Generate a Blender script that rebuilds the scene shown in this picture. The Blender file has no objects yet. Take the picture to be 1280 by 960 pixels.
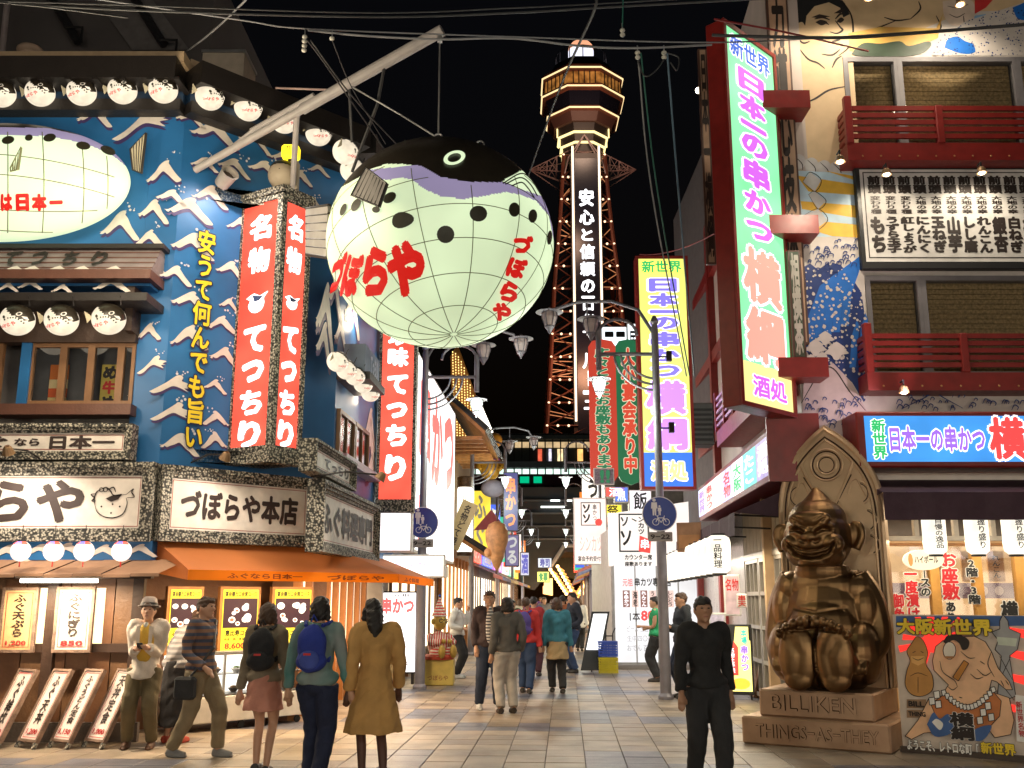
import bpy, bmesh, math, random
import numpy as np
from math import sin, cos, tan, radians as R, pi, atan2, sqrt
from mathutils import Vector as V, Matrix
S = bpy.context.scene
COL = S.collection
rnd = random.Random(7)

# ---------------------------------------------------------------- camera
F, TH, CZ = 1244.0, R(12.16), 1.65          # focal length in photo pixels, pitch, eye height
cd = bpy.data.cameras.new('camera'); cam = bpy.data.objects.new('camera', cd); COL.objects.link(cam)
cd.sensor_width = 36; cd.lens = 36 * F / 1280; cd.clip_end = 3000
cam.location = (0, 0, CZ); cam.rotation_euler = (pi / 2 + TH, 0, 0)
S.camera = cam
# ---------------------------------------------------------------- night sky
w = bpy.data.worlds.new('World'); S.world = w; w.use_nodes = True
nt = w.node_tree; bg = nt.nodes['Background']
sky = nt.nodes.new('ShaderNodeTexSky'); sky.sky_type = 'NISHITA'; sky.sun_disc = False
sky.sun_elevation = R(-3.5); sky.sun_rotation = R(200)
nt.links.new(sky.outputs[0], bg.inputs[0]); bg.inputs[1].default_value = 0.05
S.view_settings.view_transform = 'Standard'; S.view_settings.look = 'None'
S.view_settings.exposure = 0.6; S.view_settings.gamma = 1
S.cycles.max_bounces = 6; S.cycles.diffuse_bounces = 3; S.cycles.glossy_bounces = 3
S.cycles.transparent_max_bounces = 12; S.cycles.sample_clamp_indirect = 3; S.cycles.sample_clamp_direct = 12
S.cycles.caustics_reflective = False; S.cycles.caustics_refractive = False

# ---------------------------------------------------------------- helpers
def ray(px, py):
    v = 480 - py
    return V((px - 640, F * cos(TH) - v * sin(TH), F * sin(TH) + v * cos(TH)))
def at(px, py, Y):                       # point where the line of sight meets the depth Y
    r = ray(px, py); t = Y / r.y
    return V((r.x * t, Y, CZ + r.z * t))
def gnd(px, py, z=0.0):
    r = ray(px, py); t = (z - CZ) / r.z
    return V((r.x * t, r.y * t, z))
class Pl:                                # a vertical plane: origin, heading; local x along it, -y towards the viewer
    def __init__(s, x, y, deg):
        s.o = V((x, y, 0)); s.a = R(deg); s.M = Matrix.Translation(s.o) @ Matrix.Rotation(s.a, 4, 'Z')
    def uz(s, px, py):
        r = ray(px, py); n = V((-sin(s.a), cos(s.a), 0)); d = V((cos(s.a), sin(s.a), 0))
        t = (s.o.dot(n)) / r.dot(n); p = r * t
        return ((p - s.o).dot(d), CZ + p.z)
    def rect(s, x0, y0, x1, y1, at='l'):
        ym = (y0 + y1) / 2
        xm = {'l': x0, 'r': x1, 'm': (x0 + x1) / 2}[at]
        return (s.uz(x0, ym)[0], s.uz(xm, y1)[1], s.uz(x1, ym)[0], s.uz(xm, y0)[1])   # u0,z0,u1,z1
WM = {}
def T(x=0, y=0, z=0, rz=0, rx=0, ry=0, s=1):
    return Matrix.Translation((x, y, z)) @ Matrix.Rotation(rz, 4, 'Z') @ Matrix.Rotation(ry, 4, 'Y') @ Matrix.Rotation(rx, 4, 'X') @ Matrix.Scale(s, 4)
def thing(name, label, cat, M=None, group=None):
    o = bpy.data.objects.new(name, None); COL.objects.link(o); o.empty_display_size = .1
    M = M if M is not None else Matrix(); o.matrix_world = M; WM[o] = M.copy()
    o['label'] = label; o['category'] = cat
    if group: o['group'] = group
    return o
def tag(o, label, cat, group=None):
    o['label'] = label; o['category'] = cat
    if group: o['group'] = group
    return o
def struct(o): o['kind'] = 'structure'; return o
def stuff(o): o['kind'] = 'stuff'; return o
def link(name, me, parent, lm=None):
    o = bpy.data.objects.new(name, me); COL.objects.link(o)
    if parent: o.parent = parent; WM[o] = WM[parent]
    if lm is not None: o.matrix_local = lm
    return o
def kids(o): return [c for c in bpy.data.objects if c.parent == o]
CH = {}
def copy_thing(root, M, label=None, group=None):
    global CH
    def rec(o, par):
        c = o.copy(); COL.objects.link(c)
        if par: c.parent = par
        for ch in list(o.children): rec(ch, c)
        return c
    c = rec(root, None); c.matrix_world = M; WM[c] = M.copy()
    if label: c['label'] = label
    if group: c['group'] = group
    return c

class MB:
    def __init__(s, M=None): s.v = []; s.f = []; s.M = M if M is not None else Matrix()
    def add(s, vs, fs, M=None):
        b = len(s.v); m = s.M @ M if M is not None else s.M
        s.v += [m @ V(p) for p in vs]; s.f += [tuple(b + i for i in f) for f in fs]; return s
    def box(s, x0, y0, z0, x1, y1, z1, M=None):
        vs = [(x, y, z) for z in (z0, z1) for y in (y0, y1) for x in (x0, x1)]
        return s.add(vs, [(0, 2, 3, 1), (4, 5, 7, 6), (0, 1, 5, 4), (2, 6, 7, 3), (0, 4, 6, 2), (1, 3, 7, 5)], M)
    def bbox(s, x0, y0, z0, x1, y1, z1, b=.01, M=None):    # box with chamfered edges
        vs, fs = [], []
        lo, hi = (x0, y0, z0), (x1, y1, z1)
        idx = {}
        for i in (0, 1):
            for j in (0, 1):
                for k in (0, 1):
                    c = [hi[a] if t else lo[a] for a, t in enumerate((i, j, k))]
                    for ax in range(3):
                        p = []
                        for a, t in enumerate((i, j, k)):
                            p.append(c[a] if a == ax else c[a] + (-b if t else b))
                        idx[(i, j, k, ax)] = len(vs); vs.append(p)
        q = [(0, 0), (1, 0), (1, 1), (0, 1)]
        def key(ax, side, p, r, ax2):
            t = [0, 0, 0]; t[ax] = side; o = [a for a in range(3) if a != ax]; t[o[0]] = p; t[o[1]] = r
            return idx[(t[0], t[1], t[2], ax2)]
        for ax in range(3):
            for side in (0, 1):
                fs.append([key(ax, side, p, r, ax) for p, r in q])
        for ax in range(3):
            o = [a for a in range(3) if a != ax]
            for p, r in q:
                def kk(e, a2):
                    t = [0, 0, 0]; t[ax] = e; t[o[0]] = p; t[o[1]] = r; return idx[(t[0], t[1], t[2], a2)]
                fs.append([kk(0, o[0]), kk(1, o[0]), kk(1, o[1]), kk(0, o[1])])
        for i in (0, 1):
            for j in (0, 1):
                for k in (0, 1): fs.append([idx[(i, j, k, a)] for a in range(3)])
        return s.add(vs, fs, M)
    def prism(s, pts, y0, y1, M=None):    # outline in x-z, extruded along y
        n = len(pts); vs = [(x, y0, z) for x, z in pts] + [(x, y1, z) for x, z in pts]
        fs = [tuple(range(n)), tuple(range(2 * n - 1, n - 1, -1))] + [(i, n + i, n + (i + 1) % n, (i + 1) % n) for i in range(n)]
        return s.add(vs, fs, M)
    def slab(s, pts, z0, z1, M=None):     # outline in x-y, extruded along z
        n = len(pts); vs = [(x, y, z0) for x, y in pts] + [(x, y, z1) for x, y in pts]
        fs = [tuple(range(n)), tuple(range(2 * n - 1, n - 1, -1))] + [(i, n + i, n + (i + 1) % n, (i + 1) % n) for i in range(n)]
        return s.add(vs, fs, M)
    def poly(s, pts, y=0, M=None):
        return s.add([(x, y, z) for x, z in pts], [tuple(range(len(pts)))], M)
    def quad(s, x0, z0, x1, z1, y=0, M=None): return s.poly([(x0, z0), (x1, z0), (x1, z1), (x0, z1)], y, M)
    def tube(s, pts, r, n=8, M=None, closed=False):
        pts = [V(p) for p in pts]; rs = r if isinstance(r, (list, tuple)) else [r] * len(pts)
        vs, fs, N = [], [], len(pts); up = V((0, 0, 1)); prev = None
        for i, p in enumerate(pts):
            if closed: d = pts[(i + 1) % N] - pts[i - 1]
            else: d = pts[min(i + 1, N - 1)] - pts[max(i - 1, 0)]
            d = d.normalized() if d.length > 1e-9 else V((0, 0, 1))
            if prev is None: a = d.cross(up if abs(d.z) < .95 else V((1, 0, 0))).normalized()
            else: a = (prev - d * prev.dot(d)).normalized()
            prev = a; b = d.cross(a)
            for k in range(n):
                t = 2 * pi * k / n; vs.append(p + (a * cos(t) + b * sin(t)) * rs[i])
        for i in range(N if closed else N - 1):
            j = (i + 1) % N
            for k in range(n):
                l = (k + 1) % n; fs.append((i * n + k, i * n + l, j * n + l, j * n + k))
        if not closed: fs += [tuple(range(n - 1, -1, -1)), tuple((N - 1) * n + k for k in range(n))]
        return s.add(vs, fs, M)
    def lathe(s, prof, n=16, M=None, caps=True):
        vs, fs = [], []
        for r, z in prof: vs += [(r * cos(2 * pi * k / n), r * sin(2 * pi * k / n), z) for k in range(n)]
        for i in range(len(prof) - 1):
            for k in range(n): l = (k + 1) % n; fs.append((i * n + k, i * n + l, (i + 1) * n + l, (i + 1) * n + k))
        if caps: fs += [tuple(range(n - 1, -1, -1)), tuple((len(prof) - 1) * n + k for k in range(n))]
        return s.add(vs, fs, M)
    def ell(s, c, rx, ry, rz, nu=16, nv=10, M=None):
        prof = [(0, -1)]
        vs = [(c[0], c[1], c[2] - rz)]; fs = []
        for i in range(1, nv):
            t = -pi / 2 + pi * i / nv
            vs += [(c[0] + rx * cos(t) * cos(2 * pi * k / nu), c[1] + ry * cos(t) * sin(2 * pi * k / nu), c[2] + rz * sin(t)) for k in range(nu)]
        vs.append((c[0], c[1], c[2] + rz)); L = len(vs) - 1
        for k in range(nu):
            l = (k + 1) % nu; fs.append((0, 1 + l, 1 + k)); fs.append((L, L - nu + k, L - nu + l))
            for i in range(nv - 2): b = 1 + i * nu; fs.append((b + k, b + l, b + nu + l, b + nu + k))
        return s.add(vs, fs, M)
    def mesh(s, name, mat, smooth=False, inv=None):
        me = bpy.data.meshes.new(name); vs = s.v if inv is None else [inv @ p for p in s.v]
        me.from_pydata([tuple(p) for p in vs], [], s.f)
        bm = bmesh.new(); bm.from_mesh(me); bmesh.ops.recalc_face_normals(bm, faces=bm.faces); bm.to_mesh(me); bm.free()
        if mat: me.materials.append(mat)
        if smooth: me.polygons.foreach_set('use_smooth', [True] * len(me.polygons))
        return me
    def build(s, name, mat, parent=None, smooth=False, label=None):
        inv = WM[parent].inverted() if parent else None
        o = link(name, s.mesh(name, mat, smooth, inv), parent)
        if label: o['label'] = label
        return o
# single-call shapes that become one object
def bx(name, mat, parent, *a, M=None, b=0):
    m = MB(M); (m.bbox(*a, b=b) if b else m.box(*a)); return m.build(name, mat, parent)
def circ(cx, cz, r, n=20, rz=None):
    rz = rz or r
    return [(cx + r * cos(2 * pi * k / n), cz + rz * sin(2 * pi * k / n)) for k in range(n)]

# ---------------------------------------------------------------- materials
MC = {}
def nodes(m): m.use_nodes = True; return m.node_tree, m.node_tree.nodes['Principled BSDF']
def mat(name, col, rough=.6, metal=0, var=.12, sc=6.0, bump=.0, bsc=None, col2=None, spec=None, pos=False):
    if name in MC: return MC[name]
    m = bpy.data.materials.new(name); nt, p = nodes(m); N, L = nt.nodes, nt.links
    tc = N.new('ShaderNodeTexCoord'); no = N.new('ShaderNodeTexNoise'); no.inputs['Scale'].default_value = sc; no.inputs['Detail'].default_value = 6
    src = N.new('ShaderNodeNewGeometry').outputs['Position'] if pos else tc.outputs['Object']
    L.new(src, no.inputs['Vector'])
    cr = N.new('ShaderNodeValToRGB'); e = cr.color_ramp.elements
    e[0].position = .3; e[1].position = .7
    c2 = col2 or tuple(min(1, c * (1 + var)) for c in col); c1 = col if col2 else tuple(c * (1 - var) for c in col)
    e[0].color = (*c1, 1); e[1].color = (*c2, 1)
    L.new(no.outputs[0], cr.inputs[0]); L.new(cr.outputs[0], p.inputs['Base Color'])
    mr = N.new('ShaderNodeMapRange'); mr.inputs[3].default_value = max(.03, rough - .1); mr.inputs[4].default_value = min(1, rough + .12)
    n2 = N.new('ShaderNodeTexNoise'); n2.inputs['Scale'].default_value = sc * 2.7; n2.inputs['Detail'].default_value = 4
    L.new(src, n2.inputs['Vector']); L.new(n2.outputs[0], mr.inputs[0]); L.new(mr.outputs[0], p.inputs['Roughness'])
    p.inputs['Metallic'].default_value = metal
    if spec is not None: p.inputs['Specular IOR Level'].default_value = spec
    if bump:
        b = N.new('ShaderNodeBump'); b.inputs['Strength'].default_value = bump; b.inputs['Distance'].default_value = .02
        n3 = N.new('ShaderNodeTexNoise'); n3.inputs['Scale'].default_value = bsc or sc * 5; n3.inputs['Detail'].default_value = 5
        L.new(tc.outputs['Object'], n3.inputs['Vector']); L.new(n3.outputs[0], b.inputs['Height']); L.new(b.outputs[0], p.inputs['Normal'])
    MC[name] = m; return m
def em(name, col, st=1.0, var=0, sc=2.0, sample=False, dif=None):   # something that gives off light
    if name in MC: return MC[name]
    m = bpy.data.materials.new(name); nt, p = nodes(m); N, L = nt.nodes, nt.links
    p.inputs['Base Color'].default_value = (*(dif or tuple(c * .5 for c in col)), 1); p.inputs['Roughness'].default_value = .45
    p.inputs['Emission Color'].default_value = (*col, 1); p.inputs['Emission Strength'].default_value = st
    if var:
        tc = N.new('ShaderNodeTexCoord'); no = N.new('ShaderNodeTexNoise'); no.inputs['Scale'].default_value = sc; no.inputs['Detail'].default_value = 2
        mr = N.new('ShaderNodeMapRange'); mr.inputs[1].default_value = .3; mr.inputs[2].default_value = .7
        mr.inputs[3].default_value = st * (1 - var); mr.inputs[4].default_value = st * (1 + var)
        L.new(tc.outputs['Object'], no.inputs['Vector']); L.new(no.outputs[0], mr.inputs[0]); L.new(mr.outputs[0], p.inputs['Emission Strength'])
    m.cycles.emission_sampling = 'AUTO' if sample else 'NONE'
    MC[name] = m; return m
def stone(name, dark, light, sc=42, bump=1.0):
    if name in MC: return MC[name]
    m = bpy.data.materials.new(name); nt, p = nodes(m); N, L = nt.nodes, nt.links
    tc = N.new('ShaderNodeTexCoord'); vo = N.new('ShaderNodeTexVoronoi'); vo.inputs['Scale'].default_value = sc
    L.new(tc.outputs['Object'], vo.inputs['Vector'])
    cr = N.new('ShaderNodeValToRGB'); cr.color_ramp.elements[0].position = .25; cr.color_ramp.elements[0].color = (*light, 1)
    cr.color_ramp.elements[1].position = .62; cr.color_ramp.elements[1].color = (*dark, 1)
    L.new(vo.outputs['Distance'], cr.inputs[0]); L.new(cr.outputs[0], p.inputs['Base Color']); p.inputs['Roughness'].default_value = .7
    b = N.new('ShaderNodeBump'); b.inputs['Strength'].default_value = bump; b.inputs['Distance'].default_value = .015; b.invert = True
    L.new(vo.outputs['Distance'], b.inputs['Height']); L.new(b.outputs[0], p.inputs['Normal'])
    MC[name] = m; return m
def glassm(name='window_glass', tint=(.8, .85, .9), a=.12):
    if name in MC: return MC[name]
    m = bpy.data.materials.new(name); m.use_nodes = True; nt = m.node_tree; N, L = nt.nodes, nt.links
    out = N['Material Output']; N.remove(N['Principled BSDF'])
    t = N.new('ShaderNodeBsdfTransparent'); t.inputs[0].default_value = (*tint, 1); g = N.new('ShaderNodeBsdfGlossy'); g.inputs['Roughness'].default_value = .04
    mx = N.new('ShaderNodeMixShader'); lw = N.new('ShaderNodeLayerWeight'); lw.inputs[0].default_value = .3
    ad = N.new('ShaderNodeMath'); ad.operation = 'ADD'; ad.inputs[1].default_value = a
    L.new(lw.outputs['Fresnel'], ad.inputs[0]); L.new(ad.outputs[0], mx.inputs[0]); L.new(t.outputs[0], mx.inputs[1]); L.new(g.outputs[0], mx.inputs[2]); L.new(mx.outputs[0], out.inputs[0])
    MC[name] = m; return m
def stripes(name, c1, c2, sc, axis=0, rough=.8, frac=.5):
    if name in MC: return MC[name]
    m = bpy.data.materials.new(name); nt, p = nodes(m); N, L = nt.nodes, nt.links
    tc = N.new('ShaderNodeTexCoord'); sx = N.new('ShaderNodeSeparateXYZ'); L.new(tc.outputs['Object'], sx.inputs[0])
    mu = N.new('ShaderNodeMath'); mu.operation = 'MULTIPLY'; mu.inputs[1].default_value = sc; L.new(sx.outputs[axis], mu.inputs[0])
    fr = N.new('ShaderNodeMath'); fr.operation = 'FRACT'; L.new(mu.outputs[0], fr.inputs[0])
    gt = N.new('ShaderNodeMath'); gt.operation = 'GREATER_THAN'; gt.inputs[1].default_value = frac; L.new(fr.outputs[0], gt.inputs[0])
    mx = N.new('ShaderNodeMix'); mx.data_type = 'RGBA'; mx.inputs[6].default_value = (*c1, 1); mx.inputs[7].default_value = (*c2, 1)
    L.new(gt.outputs[0], mx.inputs[0]); L.new(mx.outputs[2], p.inputs['Base Color']); p.inputs['Roughness'].default_value = rough
    MC[name] = m; return m
BLACK = mat('black_paint', (.012, .012, .013), .5); WHITE = mat('white_paint', (.75, .73, .7), .55)
DKMET = mat('dark_metal', (.035, .033, .035), .45, .6); STEEL = mat('galvanised_steel', (.42, .42, .42), .4, .8)
RED = mat('red_print', (.55, .02, .015), .55); YEL = mat('yellow_print', (.8, .6, .02), .5)
INK = mat('black_ink', (.02, .012, .01), .6); WOOD = mat('brown_wood', (.16, .07, .03), .55, bump=.3, sc=4); DWOOD = mat('dark_wood', (.04, .02, .012), .5, bump=.3, sc=4)
WIRE = mat('cable_rubber', (.03, .03, .032), .6); CREAM = mat('cream_board', (.76, .7, .64), .6)
EWHITE = em('lit_white_panel', (1, .95, .9), 1.6, sample=True); EWARM = em('lit_warm_panel', (1, .82, .55), 2.0, sample=True)

# ---------------------------------------------------------------- lamps at fixtures, plus fill lights added without any
def canvas(name, col, tr=.45):                # cloth that lets light through
    m = mat(name, col, .75, var=.12, sc=1.2); nt = m.node_tree; N, L = nt.nodes, nt.links; t = N.new('ShaderNodeBsdfTranslucent'); t.inputs[0].default_value = (*col, 1)
    mx = N.new('ShaderNodeMixShader'); mx.inputs[0].default_value = tr; L.new(N['Principled BSDF'].outputs[0], mx.inputs[1]); L.new(t.outputs[0], mx.inputs[2]); L.new(mx.outputs[0], N['Material Output'].inputs[0]); return m
def light(parent, kind, M, power, col=(1, .8, .6), size=.1, size2=None, angle=None, blend=.6):
    l = bpy.data.lights.new('lamp_or_fill_light', kind); l.energy = power; l.color = col
    if kind == 'AREA':
        l.shape = 'RECTANGLE' if size2 else 'SQUARE'; l.size = size
        if size2: l.size_y = size2
    elif kind == 'SPOT': l.spot_size = angle or R(100); l.spot_blend = blend; l.shadow_soft_size = size
    else: l.shadow_soft_size = size
    o = bpy.data.objects.new('lamp_or_fill_light', l); COL.objects.link(o)
    if parent: o.parent = parent; o.matrix_local = WM[parent].inverted() @ M
    else: o.matrix_world = M
    return o
def aim(p, q):                            # matrix at p looking (its -Z) at q
    p, q = V(p), V(q); return Matrix.Translation(p) @ (q - p).to_track_quat('-Z', 'Y').to_matrix().to_4x4()

# ---------------------------------------------------------------- lettering
TXC = {}
def glyphs(body, bold=.03, lh=1.0, res=2, sub=0):
    k = (body, bold, lh, res)
    if k in TXC: return TXC[k]
    k0 = (body, 0, lh, res)
    if k0 not in TXC:
        c = bpy.data.curves.new('t', 'FONT'); c.body = body; c.size = 1; c.resolution_u = res
        c.align_x = 'CENTER'; c.space_line = lh
        o = bpy.data.objects.new('t', c)
        me = bpy.data.meshes.new_from_object(o)
        vs = [tuple(v.co[:2]) + (0,) for v in me.vertices]; fs = [tuple(p.vertices) for p in me.polygons]
        bpy.data.objects.remove(o); bpy.data.curves.remove(c); bpy.data.meshes.remove(me)
        xs = [v[0] for v in vs] or [0, 1]; ys = [v[1] for v in vs] or [0, 1]
        TXC[k0] = (vs, fs, (min(xs), max(xs), min(ys), max(ys)))
    vs, fs, (x0, x1, y0, y1) = TXC[k0]
    if bold > 0:                          # thicken the strokes: the same glyph laid round a small circle
        r = bold * .62; n = 4 if bold < .05 else 6 if bold < .085 else 9
        V2, F2 = [], []
        for i in range(n):
            a = 2 * pi * i / n + .4; b = len(V2)
            V2 += [(x + r * cos(a), y + r * sin(a), i * .0003) for x, y, _ in vs]; F2 += [tuple(b + q for q in f) for f in fs]
        vs, fs = V2, F2; x0 -= r; x1 += r; y0 -= r; y1 += r
    TXC[k] = (vs, fs, (x0, x1, y0, y1)); return TXC[k]
def vert(s): return '\n'.join('｜' if ch == 'ー' else ch for ch in s)
def text(parent, body, M, x0, z0, x1, z1, mt, y=-.006, bold=.035, v=False, out=None, outb=.11, keep=False, lh=.98, skew=0, name='lettering'):
    if v: body = vert(body)
    vs, fs, (a0, a1, b0, b1) = glyphs(body, bold, lh)
    sx = (x1 - x0) / max(1e-6, a1 - a0); sz = (z1 - z0) / max(1e-6, b1 - b0)
    if keep: sx = sz = min(sx, sz)
    cx, cz, ca, cb = (x0 + x1) / 2, (z0 + z1) / 2, (a0 + a1) / 2, (b0 + b1) / 2
    f = lambda p, yy: (cx + (p[0] - ca) * sx + skew * (p[1] - cb) * sz, yy - p[2], cz + (p[1] - cb) * sz)
    if out:
        ov, of, _ = glyphs(body, outb + bold, lh)
        MB(M).add([f(p, y) for p in ov], of).build('letter_outline', out, parent)
        y -= .004
    return MB(M).add([f(p, y) for p in vs], fs).build(name, mt, parent)
def ribbon(mb, pts, wd, y=0):             # flat painted line in x-z
    P = [V((p[0], p[1])) for p in pts]; n = len(P); L, Rr = [], []
    for i in range(n):
        d = (P[min(i + 1, n - 1)] - P[max(i - 1, 0)]); d = d.normalized() if d.length else V((1, 0)); q = V((-d.y, d.x))
        k = wd * (.35 + .65 * sin(pi * (i + .5) / n)) / 2
        L.append(P[i] + q * k); Rr.append(P[i] - q * k)
    mb.add([(p.x, y, p.y) for p in L + Rr], [(i, i + 1, n + i + 1, n + i) for i in range(n - 1)])
def spline(pts, k=6):
    P = [V(p) for p in pts]; P = [P[0] * 2 - P[1]] + P + [P[-1] * 2 - P[-2]]; out = []
    for i in range(1, len(P) - 2):
        for j in range(k):
            t = j / k; a, b, c, d = P[i - 1], P[i], P[i + 1], P[i + 2]
            out.append(.5 * ((2 * b) + (c - a) * t + (2 * a - 5 * b + 4 * c - d) * t * t + (3 * b - a - 3 * c + d) * t ** 3))
    out.append(P[-2]); return out
TS = bpy.data.scenes.new('scratch')
def evaluated(me, mods):                  # a mesh after modifiers, worked out in a scratch scene
    o = bpy.data.objects.new('s', me); TS.collection.objects.link(o)
    for t, kw in mods:
        m = o.modifiers.new(t, t)
        for a, b in kw.items(): setattr(m, a, b)
    TS.view_layers[0].update(); dg = TS.view_layers[0].depsgraph
    r = bpy.data.meshes.new_from_object(o.evaluated_get(dg)); bpy.data.objects.remove(o); return r
# ================================================================ ground
SA = R(86.96)                              # heading of the street
SD = V((cos(SA), sin(SA), 0)); SN = V((sin(SA), -cos(SA), 0))     # along, and to the right
g = MB().quad(-1, -1, 1, 1); g.v = [V((x, y, -.03)) for x, y in ((-400, -60), (400, -60), (400, 900), (-400, 900))]
ground = struct(g.build('ground', mat('asphalt', (.05, .05, .052), .6, sc=.8), None))
pave = thing('pavement', '', '', T()); del pave['label']; del pave['category']; pave['kind'] = 'structure'
m = MB(); m.box(-13, 4, -.028, 14, 60, -.012, M=Matrix.Rotation(SA - pi / 2, 4, 'Z')); m.build('mortar_bed', mat('mortar', (.07, .06, .05), .8), pave)
TW = .415
tmats = [mat('tan_tile', (.27, .215, .16), .34, var=.38, sc=1.7, bump=.25, bsc=60, pos=True), mat('sand_tile', (.32, .26, .2), .4, var=.36, sc=1.7, bump=.25, bsc=60, pos=True), mat('slate_tile', (.12, .125, .16), .33, var=.36, sc=1.7, bump=.25, bsc=60, pos=True), mat('brown_tile', (.2, .16, .125), .38, var=.36, sc=1.7, bump=.25, bsc=60, pos=True)]
def tile_kind(i, j):
    b = (j // 2 + (i // 4) % 2) % 5
    r = rnd.random()
    if b == 2: return 2 if r < .8 else 0
    if b == 3 and (i // 2) % 3 == 0: return 2
    return (0, 1, 1, 3, 0, 1)[int(r * 6)]
tme = []
for tm in tmats:
    a = MB(); a.bbox(-TW / 2 + .004, -TW / 2 + .004, -.02, TW / 2 - .004, TW / 2 - .004, 0, b=.004); tme.append(a.mesh('tile', tm))
rest = [MB() for _ in tmats]; cand = []
for j in range(-2, 110):
    for i in range(-22, 30):
        s, t = 4.4 + j * TW, (i + .5) * TW
        p = SD * s + SN * (t + .18)
        k = tile_kind(i, j)
        d = p.y * cos(TH) - CZ * sin(TH)
        if p.y > 1:
            px = 640 + F * p.x / d; py = 480 - F * (-p.y * sin(TH) - CZ * cos(TH)) / d
        else: px, py = -999, 2000
        if -30 < px < 1310 and py < 985 and p.y < 15.5: cand.append((p.y, p, k))
        else: rest[k].box(p.x - TW / 2 + .004, p.y - TW / 2 + .004, -.015, p.x + TW / 2 - .004, p.y + TW / 2 - .004, rnd.uniform(-.002, .001)) if s < 22 else rest[k].add([(p.x - TW / 2 + .004, p.y - TW / 2 + .004, 0), (p.x + TW / 2 - .004, p.y - TW / 2 + .004, 0), (p.x + TW / 2 - .004, p.y + TW / 2 - .004, 0), (p.x - TW / 2 + .004, p.y + TW / 2 - .004, 0)], [(0, 1, 2, 3)])
cand.sort(key=lambda c: c[0])
for n, (y, p, k) in enumerate(cand):
    if n < 300: link('paving_tile', tme[k], pave, T(p.x, p.y, rnd.uniform(-.0025, .0015), SA - pi / 2))
    else: rest[k].box(-TW / 2 + .004, -TW / 2 + .004, -.015, TW / 2 - .004, TW / 2 - .004, rnd.uniform(-.002, .001), M=T(p.x, p.y, 0, SA - pi / 2))
for mb, tm in zip(rest, tmats):
    if mb.v: stuff(mb.build('paving_tile', tm, pave))

# ================================================================ left restaurant
STONE = stone('pebble_frame', (.03, .03, .028), (.5, .46, .38), 34)
NAVY = mat('blue_painted_wall', (.016, .125, .33), .45, var=.35, sc=.7)
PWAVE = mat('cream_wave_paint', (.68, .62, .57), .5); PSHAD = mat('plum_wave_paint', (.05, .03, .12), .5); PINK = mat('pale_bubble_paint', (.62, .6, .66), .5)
EAVE = mat('black_eave', (.014, .011, .01), .5, bump=.2); TANB = mat('tan_roof_edge', (.5, .36, .22), .7, bump=.2)
BROWN = mat('red_brown_beam', (.11, .045, .03), .5, bump=.2)
PA = Pl(-4.46, 12.5, 0); PB = Pl(-4.46, 12.5, 45); PC = Pl(-2.6, 14.36, 86.96)
def off(P, d):                              # the same plane moved d metres towards the viewer
    q = P.o + P.M.to_3x3() @ V((0, -d, 0)); return Pl(q.x, q.y, math.degrees(P.a))
LB, LC = 2.63, 5.3
rest_b = thing('restaurant_building', 'corner seafood restaurant painted blue with white wave crests, at the left', 'building', T(-4.46, 12.5, 0))
zr = off(PA, .45).uz(120, 72)[1]           # roof edge height
z_eb = off(PA, .45).uz(120, 99)[1]; z_bb = off(PA, .2).uz(120, 138)[1]; z_bt = off(PA, .2).uz(120, 124)[1]
z2 = PA.uz(100, 572)[1]
# upper walls
NW = PA.uz(172, 400)[0]                   # window bay edge
zw0, zw1 = PA.uz(60, 515)[1], PA.uz(60, 372)[1]
m = MB(PA.M); m.box(NW, 0, z2 - .6, -.002, .3, zr - .1); m.box(-9, 0, zw1, NW - .002, .3, zr - .1); m.build('front_wall', NAVY, rest_b)
m = MB(PB.M); m.box(0, 0, z2 - .6, LB, .3, zr - .1); m.build('corner_wall', NAVY, rest_b)
zc0 = PC.uz(400, 560)[1]; zc1 = PC.uz(430, 450)[1]
m = MB(PC.M); m.box(0, 0, 2.2, LC, .3, zr - .1); m.build('side_wall', NAVY, rest_b)
m = MB(); m.slab([(-14, 12.9), (-4.6, 12.9), (-2.95, 14.6), (-2.6, 19.7), (-14, 20)], 2.4, zr - .3); m.build('rear_block', mat('grey_render', (.12, .11, .11), .8), rest_b)
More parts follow.
